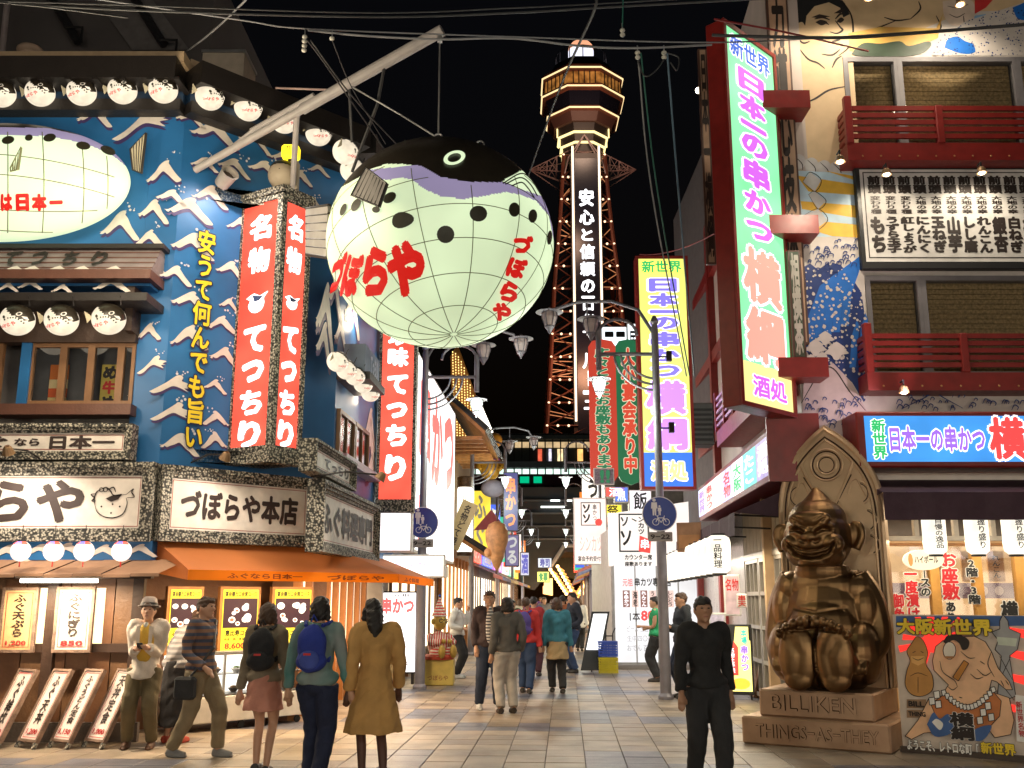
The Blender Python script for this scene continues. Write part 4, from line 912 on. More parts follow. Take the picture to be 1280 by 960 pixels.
# ================================================================ overhead cables
def cable(pts, r, label, sag=0, mt=WIRE, grp='overhead cables'):
    ps = [at(*p) for p in pts]; ps = spline(ps, 8) if len(ps) > 2 else [ps[0].lerp(ps[1], k / 12) + V((0, 0, -sag * 4 * (k / 12) * (1 - k / 12))) for k in range(13)]
    t = thing('overhead_cable', label, 'cable', T(*ps[0]), grp); MB().tube(ps, r, 6).build('strand', mt, t); return t
GRC = mat('green_cable', (.02, .12, .09), .5); GYC = mat('grey_cable', (.2, .2, .21), .5)
cable([(-60, 0, 9), (150, 6, 9.2), (460, 16, 9.5), (640, 10, 9.8), (760, 4, 10), (960, -8, 10)], .008, 'uppermost thin cable across the whole top of the picture')
cable([(-60, -2, 9.1), (150, 12, 9.3), (460, 21, 9.6), (640, 16, 9.9), (760, 9, 10), (960, -2, 10)], .013, 'thicker cable just beneath the uppermost one')
cable([(100, -4, 10), (300, 25, 10), (385, 36, 10), (640, 46, 10), (890, 53, 10), (1080, 44, 10), (1290, 30, 10)], .008, 'thin messenger wire passing in front of the tower dome', mt=GYC)
cable([(385, 38, 10), (460, 45, 10), (550, 49, 10), (640, 48, 10), (730, 58, 10), (800, 60, 10), (890, 56, 10)], .012, 'bundled cable sagging below the messenger wire by the tower dome', mt=GYC)
cable([(890, 44, 9.8), (960, 46, 9.8), (1060, 47, 9.8), (1135, 42, 9.8), (1290, 30, 9.8)], .018, 'thick black cable across the mural at upper right')
cable([(893, 24, 10.2), (990, 42, 10.8), (1085, 64, 12.4)], .012, 'dark red cable from the tall green sign to the mural', mt=mat('red_cable', (.25, .02, .02), .5))
cable([(744, -5, 10), (741, 18, 10), (700, 110, 13), (655, 235, 20)], .016, 'green cable slanting down in front of the tower')
cable([(779, -5, 10), (778, 34, 10)], .008, 'short green wire with an insulator, top of the sky', mt=GRC)
for k, (a, b) in enumerate((((797, 66, 10), (815, 240, 11)), ((801, 66, 10), (822, 240, 11)))): cable([a, b, (858 + 4 * k, 470, 14)], .009, ('left', 'right')[k] + ' strand of the pair hanging past the yellow sign', mt=(GYC, GRC)[k])
cable([(834, 66, 10), (848, 240, 11), (868, 470, 14)], .011, 'blue grey cable dropping from the double insulator', mt=mat('blue_cable', (.08, .14, .2), .5))
cable([(797, 75, 10), (806, 95, 10), (820, 88, 10), (833, 70, 10)], .008, 'loop of cable drooping between two insulators')
cable([(833, 66, 10), (848, 72, 10), (846, 88, 10), (838, 78, 10)], .008, 'small coil of cable at the right insulator')
cable([(384, 50, 10), (410, 85, 10.5), (490, 200, 12)], .01, 'left of two slanting cables behind the boom'); cable([(388, 50, 10), (440, 120, 10.8), (505, 190, 12)], .01, 'right of two slanting cables behind the boom')
cable([(415, 50, 10), (440, 110, 11), (482, 180, 12)], .007, 'faint cable from the round insulator toward the fish')
cable([(312, -5, 10), (230, 66, 12.7)], .012, 'cable from the sky down to the left roof', sag=.05, mt=GYC)
cable([(-10, 0, 8), (10, 4, 8), (60, 9, 8.2), (160, 22, 9)], .008, 'short cable in front of the dark building at upper left')
cable([(893, 292, 13.4), (800, 318, 18), ], .01, 'red cord between the red building and the yellow sign', sag=.1, mt=mat('red_cable', (.25, .02, .02), .5))
for k, (px, py, n_) in enumerate(((381, 46, 4), (415, 48, 1), (778, 38, 2), (797, 66, 2), (830, 66, 2))):
    p = at(px, py, 10); t = thing('insulator', 'white cable insulator, ' + ('ribbed one above the boom', 'small round one right of the ribbed one', 'hanging pair right of the tower', 'left one of the two right of the tower', 'right one with a cable coil')[k], 'insulator', T(*p), 'cable insulators')
    for j in range(n_): MB(WM[t]).ell((0, 0, -.055 * j), .03, .03, .024, 10, 6).build('porcelain', mat('porcelain', (.5, .48, .42), .3), t)
    MB(WM[t]).tube([(0, 0, 0), (0, 0, .09)], .008, 5).build('hook', STEEL, t)

# dark building behind the left roof
db = thing('dark_building', 'dark grey building with sloping pipes behind the left roof', 'building', T(-9, 19, 0)); M = WM[db]
zz = at(200, -40, 19).z
x1 = at(265, 30, 19).x
MB().box(-22, 19, 0, x1, 30, zz).build('wall', mat('dark_concrete', (.11, .1, .1), .85, var=.25, sc=.3, bump=.3), db)
def P19(px, py, d=.0): p = at(px, py, 19 - d); return p
MB().tube([P19(60, -10, .3), P19(98, 53, .3)], .09, 8).build('pipe', mat('dark_pipe', (.02, .02, .022), .5), db)
MB().tube([P19(163, -10, .3), P19(205, 56, .3)], .09, 8).build('pipe', mat('dark_pipe', (.02, .02, .022), .5), db)
MB().tube([P19(82, 34, .5), P19(103, 34, .5), P19(101, 53, .5)], .03, 6).build('bracket', BLACK, db); MB().tube([P19(200, 50, .5), P19(221, 50, .5), P19(220, 66, .5)], .03, 6).build('bracket', BLACK, db)
MB().tube([P19(2, 70, 1.2), P19(9, 5, 1.2)], .06, 8).build('downpipe', mat('pale_pipe', (.35, .3, .3), .5), db)
m = MB(); a, b = P19(120, 0, .1), P19(165, 62, .1); m.add([a, a + V((1.2, 0, 0)), b + V((1.2, 0, 0)), b, a + V((0, .3, 0)), b + V((0, .3, 0))], [(0, 1, 2, 3), (0, 4, 5, 3)]); m.build('stair_slab', mat('slab', (.16, .15, .15), .8), db)
m = MB(); a = at(273, 66, 14.5); m.box(a.x - .25, 14.5, a.z - .9, a.x + .42, 15.2, a.z); t = thing('roof_box', 'pale plant box on the roof behind the corner', 'roof unit', T(*a)); m.build('casing', mat('pale_metal', (.45, .38, .3), .6), t); MB().box(a.x - .27, 14.48, a.z + .002, a.x + .44, 15.22, a.z + .05).build('lid', STEEL, t)
t = thing('chimney_cowl', 'small rounded vent showing over the left roof edge', 'vent', T(*at(38, 62, 13.2))); MB().ell(at(38, 64, 13.2), .19, .19, .09, 16, 10).build('cowl', mat('cowl_beige', (.42, .3, .22), .6), t, True); MB().tube([at(38, 80, 13.2), at(38, 66, 13.2)], .15, 12).build('pipe', mat('cowl_beige', (.42, .3, .22), .6), t)
# ================================================================ lattice tower
TD = 150.0; TX = at(727, 120, TD).x
tw = thing('observation_tower', 'tall lit observation tower with octagonal deck and lattice shaft at the end of the street', 'tower', T(TX, TD, 0))
TZ = lambda py, Y=TD: at(727, py, Y).z
ppm = lambda py: F / (TD * cos(TH) + (TZ(py) - CZ) * sin(TH))
RUST = mat('rust_steel', (.14, .04, .022), .6, var=.3, sc=.5); TDARK = mat('tower_dark', (.035, .026, .024), .5); ESTRIP = em('warm_strip', (1, .72, .36), .95); EAMB = em('amber_window', (.6, .24, .05), .32, var=.8, sc=.8)
OC = [(.4142, -1), (1, -.4142), (1, .4142), (.4142, 1), (-.4142, 1), (-1, .4142), (-1, -.4142), (-.4142, -1)]
def octa(z0, r0, z1, r1, name, mt, inset=0):
    m = MB(T(TX, TD, 0)); vs = [(x * r0, y * r0, z0) for x, y in OC] + [(x * r1, y * r1, z1) for x, y in OC]
    m.add(vs, [(i, (i + 1) % 8, 8 + (i + 1) % 8, 8 + i) for i in range(8)] + [tuple(range(7, -1, -1)), tuple(range(8, 16))]); return m.build(name, mt, tw)
def level(py, hw): r = hw * .93 / ppm(py); return at(727, py, TD - r).z, r
lv = {}
for nm, py, hw in (('dome', 66, 18), ('roof', 70, 34), ('r1', 84, 52), ('r2', 107, 53), ('r3', 134, 46), ('r4', 151, 34), ('r5', 165, 31), ('r6', 178, 28), ('base', 200, 26)): lv[nm] = level(py, hw)
g = lambda n: lv[n]
def strip(z, r, t=.22, mt=None):
    m = MB(T(TX, TD, 0)); m.tube([(x * (r + .1), y * (r + .1), z) for x, y in OC], t, 6, closed=True); m.build('light_strip', mt or ESTRIP, tw)
zr_, rr_ = g('roof'); z1_, r1_ = g('r1'); z2_, r2_ = g('r2'); z3_, r3_ = g('r3'); z4_, r4_ = g('r4'); z5_, r5_ = g('r5'); z6_, r6_ = g('r6'); zb_, rb_ = g('base')
octa(z1_ + .6, r1_ - .8, zr_, rr_, 'roof_drum', TDARK); octa(z1_ - .5, r1_, z1_ + .6, r1_, 'roof_rim', RUST)
octa(z2_ + .5, r2_ - .4, z1_ - .5, r1_ - .4, 'gallery_glass', EAMB); octa(z2_ - .5, r2_, z2_ + .5, r2_, 'gallery_sill', RUST)
for i in range(8):
    a, b = V(OC[i]), V(OC[(i + 1) % 8])
    m = MB(T(TX, TD, 0))
    for k in range(1, 6): p = a.lerp(b, k / 6) * (r2_ - .2); m.tube([(p.x, p.y, z2_ + .5), (p.x, p.y, z1_ - .5)], .09, 4)
    m.build('mullion', TDARK, tw)
octa(z3_ + .4, r3_ - .2, z2_ - .5, r2_ - .5, 'lower_gallery', mat('blue_black_glass', (.012, .012, .022), .2)); octa(z3_ - .4, r3_, z3_ + .4, r3_, 'lower_sill', RUST)
octa(z4_ - .2, r3_ - 1.0, z3_ - .4, r3_ - .3, 'underside', mat('brown_panel', (.1, .045, .035), .6))
octa(z5_, r5_, z4_, r4_, 'collar', TDARK); octa(z6_, r6_, z5_, r5_, 'collar', TDARK); octa(zb_, rb_ - .2, z6_, r6_, 'collar', TDARK)
for z_, r_ in ((z1_, r1_), (z2_, r2_), (z3_, r3_)): strip(z_, r_, .13)
for z_, r_ in ((z4_, r4_), (z5_, r5_), (z6_, r6_)): strip(z_, r_, .2, em('yellow_strip', (1, .8, .34), 1.15))
for sx in (-1, 1):
    for (za, ra), (zb2, rb2) in (((z4_, r4_), (z5_, r4_)), ((z5_, r5_), (z6_, r5_)), ((z6_, r6_), (zb_, r6_))):
        m = MB(T(TX, TD, 0)); m.tube([(sx * ra, -.4142 * ra, za), (sx * ra, -.4142 * ra, zb2)], .12, 4); m.build('light_strip', em('yellow_strip', (1, .8, .34), 1.15), tw)
# dome on top
zd, rd = level(67, 17); zt_, _ = level(49, 10)
MB(T(TX, TD, 0)).lathe([(rd, zr_), (rd, zd + (zt_ - zd) * .5)], 24).build('lantern_glass', em('dome_white', (.85, .85, 1), .9), tw, True)
MB(T(TX, TD, 0)).lathe([(rd, zd + (zt_ - zd) * .5), (rd * .95, zd + (zt_ - zd) * .75), (rd * .75, zd + (zt_ - zd) * .93), (rd * .4, zt_), (.05, zt_ + .05)], 24).build('dome', em('dome_amber', (1, .45, .25), .7), tw, True)
m = MB(T(TX, TD, 0))
for k in range(12): a = 2 * pi * k / 12; m.tube([(rr_ * cos(a), rr_ * sin(a), zr_), (rr_ * cos(a), rr_ * sin(a), zr_ + 2)], .08, 4)
m.tube([(rr_ * cos(a), rr_ * sin(a), zr_ + 2) for a in [2 * pi * k / 16 for k in range(16)]], .08, 4, closed=True); m.build('railing', TDARK, tw)
# shaft: display panel and light strips
ztop, zbot = TZ(205), TZ(560); cw = 2.35
MB(T(TX, TD, 0)).box(-cw, -6.2, zbot, cw, 3.2, ztop - 1).build('shaft_core', TDARK, tw)
MB(T(TX, TD, 0)).box(-1.75, -6.45, zbot, 1.75, -6.2, ztop - 2).build('display_panel', mat('display_black', (.012, .015, .03), .3), tw)
for s_ in (-1, 1): MB(T(TX, TD, 0)).box(s_ * 2.05 - .14, -6.6, zbot + 3, s_ * 2.05 + .14, -6.3, ztop).build('light_strip', em('white_strip', (1, .78, .55), 1.6), tw)
Mt = T(TX, TD - 6.5, 0); ELED = em('led_white', (.9, .95, 1), 1.5)
zz = lambda py: at(730, py, TD - 6.5).z
for ch, a, b, hw in (('安', 236, 258, 1.15), ('心', 262, 281, 1.15), ('と', 286, 301, .9), ('信', 305, 324, 1.15), ('頼', 327, 345, 1.15), ('の', 349, 366, 1.05), ('一', 370, 373, 1.0), ('ロ', 377, 388, .8), ('ヶ', 391, 401, .8), ('ニ', 407, 416, .9), ('ル', 441, 461, 1.0), ('｜', 463, 483, .25), ('一', 488, 493, 1.0), ('ニ', 500, 512, .9)): text(tw, ch, Mt, -hw, zz(b), hw, zz(a), ELED, bold=.07)
# legs and lattice
m = MB(T(TX, TD, 0)); mb2 = MB(T(TX, TD, 0)); bulbs = MB(T(TX, TD, 0)); br = MB(T(TX, TD, 0))
prof = [(205, 26), (240, 28), (300, 33), (360, 40), (420, 44), (480, 48), (530, 52), (600, 60)]
def hwz(py):
    for (a, x), (b, y) in zip(prof, prof[1:]):
        if a <= py <= b: return (x + (y - x) * (py - a) / (b - a)) / ppm(py) * .97
    return 6
rows = list(range(205, 601, 28))
legs = []
for sx in (-1, 1):
    for sy in (-1, 1):
        mm = MB(T(TX, TD, 0)); mm.tube([(sx * hwz(py), sy * hwz(py), TZ(py)) for py in rows], .32, 6); mm.build('leg', RUST, tw)
for i, py in enumerate(rows):
    r_, z_ = hwz(py), TZ(py)
    c = [(-r_, -r_), (r_, -r_), (r_, r_), (-r_, r_)]
    for k in range(4):
        a, b = c[k], c[(k + 1) % 4]; m.tube([(a[0], a[1], z_), (b[0], b[1], z_)], .14, 4)
        if i < len(rows) - 1:
            r2, z2v = hwz(rows[i + 1]), TZ(rows[i + 1]); d = [(-r2, -r2), (r2, -r2), (r2, r2), (-r2, r2)]
            mid = ((a[0] + b[0]) / 2, (a[1] + b[1]) / 2)
            m.tube([(mid[0], mid[1], z_), (d[k][0], d[k][1], z2v)], .12, 4); m.tube([(mid[0], mid[1], z_), (d[(k + 1) % 4][0], d[(k + 1) % 4][1], z2v)], .12, 4)
            m.tube([(a[0], a[1], z_), ((d[k][0] + d[(k + 1) % 4][0]) / 2, (d[k][1] + d[(k + 1) % 4][1]) / 2, z2v)], .08, 4)
    for k in range(9):
        x = -r_ + 2 * r_ * k / 8
        if abs(x) > 2.5: bulbs.ell((x, -r_ - .2, z_), .19, .19, .19, 6, 4)
for k in range(200):
    i = rnd.randrange(len(rows) - 1); py = rows[i] + rnd.random() * 28; r_ = hwz(py); a = rnd.choice((-1, 1)); mb2.tube([(a * 2.4, -r_ * .9, TZ(py)), (a * r_, -r_, TZ(py + rnd.uniform(-14, 14)))], .07, 3) if k % 4 == 0 else None
stuff(m.build('lattice', RUST, tw)); mb2.build('thin_brace', em('lit_brace', (.5, .2, .08), .7), tw); stuff(bulbs.build('bulb', em('tower_bulb', (1, .65, .4), 1.5), tw))
# star shaped outriggers under the head
for ang in (0, 90, 180, 270):
    o_m = MB(T(TX, TD, 0) @ Matrix.Rotation(R(ang), 4, 'Z')); zt1, zt0, zm = TZ(196), TZ(222), TZ(212); L_ = 8.6
    if ang == 90 or ang == 270: L_ = 6
    tip = (L_, 0, zm)
    for y_ in (-2.2, 2.2):
        for z_ in (zt1, zt0, TZ(238)): o_m.tube([(2.4, y_, z_), tip], .085, 4)
    for f in (.3, .55, .78):
        p = [V((2.4, y_, z_)).lerp(V(tip), f) for y_, z_ in ((-2.2, zt1), (2.2, zt1), (2.2, zt0), (-2.2, zt0))]
        o_m.tube(p, .07, 4, closed=True); q = [V((2.4, y_, z_)).lerp(V(tip), f + .2) for y_, z_ in ((-2.2, zt0), (2.2, zt0), (2.2, zt1), (-2.2, zt1))]
        for a, b in zip(p, q): o_m.tube([a, b], .05, 4)
    o_m.build('outrigger', mat('pink_grey_steel', (.34, .22, .22), .5), tw)
ft = MB(T(TX, TD, 0)); apex = (0, -4.5, TZ(184))
for x_, py in ((-3.2, 232), (3.2, 232), (-.9, 232), (.9, 232)): ft.tube([apex, (x_ * .8 if abs(x_) > 2 else x_ * 2.2, -4.6, TZ(212)), (x_, -4.7, TZ(py))], .1, 4)
ft.tube([(-2.2, -4.6, TZ(212)), (2.2, -4.6, TZ(212))], .1, 4); ft.build('front_frame', mat('pale_frame', (.5, .4, .4), .5), tw)
light(tw, 'POINT', T(TX - 2, TD - 16, TZ(300)), 2200, (1, .6, .4), 2); light(tw, 'POINT', T(TX, TD - 14, TZ(190)), 2200, (1, .65, .45), 2); light(tw, 'POINT', T(TX, TD - 14, TZ(470)), 3500, (1, .45, .25), 2)
# ================================================================ street lamps
LP = mat('grey_lamp_post', (.2, .19, .22), .45, .3, bump=.1); LGL = mat('milky_lantern_glass', (.5, .42, .42), .35); LGLIT = em('street_lamp_glow', (.85, 1, .88), 1.5, sample=True)
def lantern_part(t, x, z, lit, hang=.0, s=1.0):
    M = WM[t] @ T(x, 0, z, s=s)
    o = MB(M).lathe([(.02, .34), (.05, .3), (.11, .27), (.3, .235), (.31, .22), (.17, .215)], 14, caps=False).build('lantern_hood', LP, t)
    MB(M).lathe([(.15, .21), (.16, .1), (.1, -.1), (.05, -.13)], 12).build('lantern_glass', LGLIT if lit else LGL, t)
    m = MB(M)
    for k in range(6): a = 2 * pi * k / 6; m.tube([(.165 * cos(a), .165 * sin(a), .21), (.17 * cos(a), .17 * sin(a), .1), (.105 * cos(a), .105 * sin(a), -.1)], .009, 4)
    m.lathe([(.11, -.09), (.11, -.12), (.05, -.2), (.015, -.27)], 10); m.build('lantern_cage', LP, t)
    if lit: light(t, 'POINT', M @ T(0, 0, -.6), (lit if lit > 1 else 120), (.92, 1, .85), .18)
def lamp_post(x, y, side, label, h=6.5, lit=True, up=True):
    t = thing('street_lamp', label, 'street lamp', T(x, y, 0), 'lantern street lamps along the street'); M = WM[t]
    MB(M).lathe([(.13, 0), (.13, .05), (.095, .1), (.085, 2.6), (.07, 2.65), (.065, h - .1), (.05, h), (.08, h + .05), (.03, h + .16)], 16).build('post', LP, t)
    s = side; za = h - .55
    m = MB(M); m.tube([(0, 0, za), (s * 1.05, 0, za)], .035, 8); m.tube([(s * 1.02, 0, za + .45), (s * 1.02, 0, za - .3)], .05, 8)
    m.tube([(s * (1.02 - .35 + .35 * cos(R(a))), 0, za + .35 + .3 * sin(R(a))) for a in range(0, 200, 20)], .03, 6)
    m.build('arm', LP, t)
    m = MB(M)
    for rr in (.5, .62, .74): m.tube([(s * (rr * cos(R(a))), 0, za - rr * .9 * sin(R(a)) * 1.0) for a in range(0, 91, 10)], .022, 6)
    m.build('scroll', LP, t)
    lantern_part(t, s * 1.02, za - .62, lit, s=.72)
    if not up: return t
    m = MB(M); m.tube([(0, 0, h - .2), (s * .25, .25, h + .35), (s * .7, .6, h + .62), (s * 1.3, .9, h + .7), (s * 1.75, 1.1, h + .62), (s * 1.9, 1.15, h + .4)], .032, 7); m.tube([(s * 1.15, .85, h + .69), (s * 1.15, .85, h + .25)], .02, 6); m.build('upper_arm', LP, t)
    for xx, yy, zz in ((s * 1.9, 1.15, h + .05), (s * 1.15, .85, h - .08)):
        Mx = WM[t]; WM[t] = Mx @ T(0, yy, 0); lantern_part(t, xx, zz, False, s=.82); WM[t] = Mx
    return t
LL = lambda D: -1.72 + .053 * (D - 19.3); RL = lambda D: 2.58 + .053 * (D - 17.4)
pl_l = lamp_post(LL(19.3), 19.3, 1, 'nearest lantern street lamp on the left, with the round blue sign')
pl_r = lamp_post(RL(17.4), 17.4, -1, 'nearest lantern street lamp on the right, with the round blue sign')
for k, D in enumerate((30.5, 42, 54, 67)):
    ds = ('second', 'third', 'fourth', 'fifth')[k]
    lamp_post(LL(D) - .1, D, 1, 'lantern street lamp on the left kerb, %s from us' % ds, 6.3, True, k < 1); lamp_post(RL(D) - (.6 if D > 25 else 0), D, -1, 'lantern street lamp on the right kerb, %s from us' % ds, 6.3, True, False)
# round pedestrian and bicycle signs
BLU = mat('sign_blue', (.01, .03, .25), .35); SWH = mat('sign_white', (.7, .7, .72), .4)
def road_sign(x, y, z, label):
    t = thing('road_sign', label, 'road sign', T(x, y, z), 'round blue road signs'); M = WM[t]
    MB(M).prism(circ(0, 0, .3, 36), 0, .02).build('rim', SWH, t); MB(M).prism(circ(0, 0, .285, 36), -.006, -.001).build('disc', BLU, t)
    def person(cx, cz, k): m = MB(M); m.poly(circ(cx, cz + .16 * k, .035 * k, 10), -.009); m.poly([(cx + a * k, cz + b * k) for a, b in ((-.055, .115), (.055, .115), (.065, -.01), (.04, -.01), (.035, -.15), (.008, -.15), (0, -.04), (-.008, -.15), (-.035, -.15), (-.04, -.01), (-.065, -.01))], -.009); m.build('pictogram', SWH, t)
    person(-.09, .1, .85); person(.0, .05, .5)
    m = MB(M)
    for cx in (-.07, .11):
        c = circ(cx, -.14, .06, 16); m.add([(a, -.009, b) for a, b in c] + [(cx + (a - cx) * .82, -.009, -.14 + (b + .14) * .82) for a, b in c], [(i, (i + 1) % 16, 16 + (i + 1) % 16, 16 + i) for i in range(16)])
    for a, b in (((-.07, -.14), (-.03, -.07)), ((-.03, -.07), (.07, -.07)), ((.07, -.07), (.11, -.14)), ((.07, -.07), (.02, -.15)), ((.02, -.15), (-.03, -.07)), ((.07, -.07), (.08, -.03)), ((-.03, -.07), (-.04, -.04)), ((-.06, -.035), (-.02, -.035))):
        d = V((b[0] - a[0], b[1] - a[1])).normalized() * .006; m.add([(a[0] - d.y, -.0095, a[1] + d.x), (a[0] + d.y, -.0095, a[1] - d.x), (b[0] + d.y, -.0095, b[1] - d.x), (b[0] - d.y, -.0095, b[1] + d.x)], [(0, 1, 2, 3)])
    m.build('bicycle_pictogram', SWH, t)
    m = MB(M); m.bbox(-.21, 0, -.47, .21, .018, -.31, b=.01); m.build('plate', mat('plate_grey', (.3, .27, .25), .5), t); text(t, '9−22', M, -.17, -.43, .17, -.35, INK, bold=.05)
    MB(M).tube([(-.0, .03, .1), (0, .03, -.4)], .02, 6).build('clamp', STEEL, t)
p = at(528, 653, 19.1); road_sign(p.x, 19.15, p.z, 'round blue pedestrian and bicycle sign on the left lamp post'); p = at(825, 642, 17.2); road_sign(p.x, 17.25, p.z, 'round blue pedestrian and bicycle sign on the right lamp post')
for s_, t_, z_ in ((1, pl_r, 4.6), (1, pl_r, 5.9)):
    m = MB(WM[t_]); m.tube([(.06, 0, z_), (.25, 0, z_)], .015, 5); m.box(.2, -.05, z_ - .08, .29, .05, z_ + .1); m.build('speaker_bracket', DKMET, t_)

# ================================================================ shop with large lit side sign, left
def PLs(D, d=0): return Pl(LL(D) - .22 + d, D, 86.96)
ks = thing('lit_wall_sign', 'huge overexposed white and red lit sign along the left street wall', 'lit sign', T(LL(20) - .25, 20, 0)); Pk = Pl(LL(20) - .25, 20, 86.96)
zt_, zb_ = Pk.uz(521, 436)[1], 2.55
MB(Pk.M).box(0, .004, zb_, 7, .5, zt_).build('casing', WHITE, ks)
MB(Pk.M).quad(.05, zb_ + .05, 6.95, zt_ - .05, 0).build('lit_panel', em('overexposed_white', (1, .94, .92), 1.5, var=.2, sample=True), ks)
for ch, a, b, c, d in (('串', .25, 4.3, 2.0, 6.4), ('か', 2.2, 4.2, 4.3, 6.3), ('つ', 4.5, 4.3, 6.6, 6.3), ('カ', .3, 2.7, 1.6, 4.0)): text(ks, ch, Pk.M, a, b, c, d, em('glow_red', (1, .16, .14), 1.0), bold=.09)
sb = thing('shop_building', 'white fronted fried skewer shop next to the restaurant on the left', 'building', T(-4, 20, 0))
m = MB(Pk.M); m.box(-.6, .52, 0, 7.6, 4, 6.9); m.build('wall', mat('cream_render', (.4, .35, .3), .7), sb)
m = MB(Pk.M); m.box(-.5, .2, 2.2, 7.5, .515, 2.5); m.build('fascia', WHITE, sb)
for k in range(6): bx('lit_window', EWARM, sb, .1 + k * 1.15, .49, .5, 1.1 + k * 1.15, .51, 2.1, M=Pk.M)
for k in range(7): bx('door_post', WOOD, sb, .02 + k * 1.15, .44, 0, .09 + k * 1.15, .5, 2.19, M=Pk.M)
def lit_box(x0, y0, x1, y1, Y, label, mt, texts=(), dep=.25, frame=None, cat='lit sign', name='lit_sign', legs=0, grp=None, th=.03):
    P_ = Pl(at(x0, y1, Y).x, Y, 0); a, b, c, d = P_.rect(x0, y0, x1, y1); t = thing(name, label, cat, P_.M @ T(a, 0, b), grp); M = WM[t]; w_, h_ = c - a, d - b
    MB(M).bbox(0, .012, 0, w_, dep, h_, b=.01).build('casing', frame or WHITE, t); MB(M).quad(th, th, w_ - th, h_ - th, .008).build('lit_panel', mt, t)
    for s_, u0, v0, u1, v1, mm, *kw in texts: text(t, s_, M, w_ * u0, h_ * v0, w_ * u1, h_ * v1, mm, y=.003, **(kw[0] if kw else {}))
    if legs:
        for x_ in (.05, w_ - .1): bx('leg', DKMET, t, x_, .05, -legs, x_ + .05, dep, -.002, M=M)
    return t
PINKR = em('pale_red_letter', (.95, .12, .12), .95); EBLK = mat('sign_black_letter', (.02, .02, .02), .5)
lit_box(468, 632, 515, 690, 17.8, 'blank white lit box under the narrow red sign at left', em('soft_white', (1, .95, .97), 1.05, sample=True))
lit_box(466, 693, 556, 722, 18.6, 'overexposed white lit strip above the shop entrance at left', em('hot_white', (1, .93, .85), 1.4, sample=True), [('串かつ　どて焼', .1, .3, .8, .7, em('faint_violet', (.5, .4, .7), .9), dict(bold=.03))])
lit_box(470, 739, 521, 842, 19.6, 'tall white lit poster stand with pale red lettering left of the lamp post', em('soft_white2', (1, .97, .98), 1.3, sample=True), [('串かつ', .12, .72, .92, .92, PINKR, dict(bold=.09)), ('元祖', .4, .93, .8, .97, EBLK), ('どて焼 一〇〇円', .2, .08, .8, .14, EBLK)], frame=DKMET, legs=.2)
# red white awning stripes and small cylinders of the traditional shop
ts = thing('traditional_shop', 'old style eatery with tiled roofs and orange timber on the left side', 'building', T(LL(28), 28, 0)); Pt = Pl(LL(27.6) - .35, 27.6, 86.96)
OTIM = mat('orange_timber', (.4, .17, .05), .5, var=.3, bump=.2); RTILE = mat('roof_tile', (.07, .07, .075), .5, var=.3, sc=3)
MB(Pt.M).box(0, .4, 0, 9, 4, 6.6).build('wall', mat('brown_plaster', (.2, .12, .06), .7), ts)
def tiled_roof(t, P_, u0, u1, zt, zb, dep, n, back=0.2):
    m = MB(P_.M); m.add([(u0, -dep, zb), (u1, -dep, zb), (u1, back, zt), (u0, back, zt), (u0, -dep, zb - .12), (u1, -dep, zb - .12), (u1, back, zt - .12), (u0, back, zt - .12)], [(0, 1, 2, 3), (4, 5, 6, 7), (0, 1, 5, 4), (1, 2, 6, 5), (2, 3, 7, 6), (3, 0, 4, 7)]); m.build('roof_deck', OTIM, t)
    for k in range(n):
        u = u0 + (u1 - u0) * (k + .5) / n; MB(P_.M).tube([(u, -dep - .03, zb + .03), (u, back, zt + .03)], (u1 - u0) / n * .42, 6).build('roof_tile', RTILE, t)
zz = Pt.uz(545, 500)[1]
tiled_roof(ts, Pt, -.3, 7, 7.2, 6.2, .9, 22); tiled_roof(ts, Pt, 1.5, 9.2, 3.55, 2.95, .75, 24)
for k in range(10): bx('rafter', OTIM, ts, .0 + k * .7, -.8, 6.0, .1 + k * .7, .4, 6.1, M=Pt.M)
for k in range(8): bx('lit_window', EWARM, ts, .3 + k * 1.05, .36, .7, 1.15 + k * 1.05, .38, 2.6, M=Pt.M)
for k in range(9): bx('post', OTIM, ts, .12 + k * 1.05, .3, 0, .26 + k * 1.05, .395, 2.9, M=Pt.M)
def cyl_lantern(x0, y0, x1, y1, Y, label, st=1.6):
    a, b = at((x0 + x1) / 2, y1, Y), at((x0 + x1) / 2, y0, Y); r = (x1 - x0) / 2 / F * (Y * cos(TH) + 1)
    t = thing('cylinder_lantern', label, 'lantern', T(*a), 'giant cylindrical lanterns on the left'); h = b.z - a.z; M = WM[t]
    MB(M).lathe([(r * .92, .0), (r, .06), (r, h - .25), (r * .92, h - .18)], 20).build('paper_shade', em('paper_white_hot', (1, .92, .78), st, sample=True), t, True)
    MB(M).lathe([(r * .93, h - .18), (r * 1.02, h - .16), (r * 1.02, h + .12), (r * .8, h + .15)], 20).build('cap', mat('carved_cap', (.12, .06, .02), .5, var=.6, sc=20), t); MB(M).lathe([(r * .9, -.12), (r * .95, -.1), (r * .93, 0)], 20).build('base_ring', DWOOD, t)
    text(t, '八重勝' if x0 > 560 else '串かつ', M, -r * .4, h * .3, r * .4, h * .8, mat('faint_gold', (.7, .5, .3), .6), y=-r - .01, v=True, bold=.03)
cyl_lantern(540, 560, 562, 672, 26.8, 'left and taller giant cylindrical lit lantern under the old tiled eave'); cyl_lantern(571, 602, 590, 690, 29.5, 'right and smaller giant cylindrical lit lantern by the old eatery')
t = thing('slanted_board', 'slanted cream wooden board with writing between the cylindrical lanterns', 'sign board', T(*at(562, 684, 27.5), ry=R(24))); M = WM[t]; bx('board', mat('cream_wood', (.5, .4, .2), .6), t, -.2, 0, 0, .25, .08, 1.35, M=M); text(t, '名物どて焼', M, -.08, .1, .12, 1.25, INK, v=True)
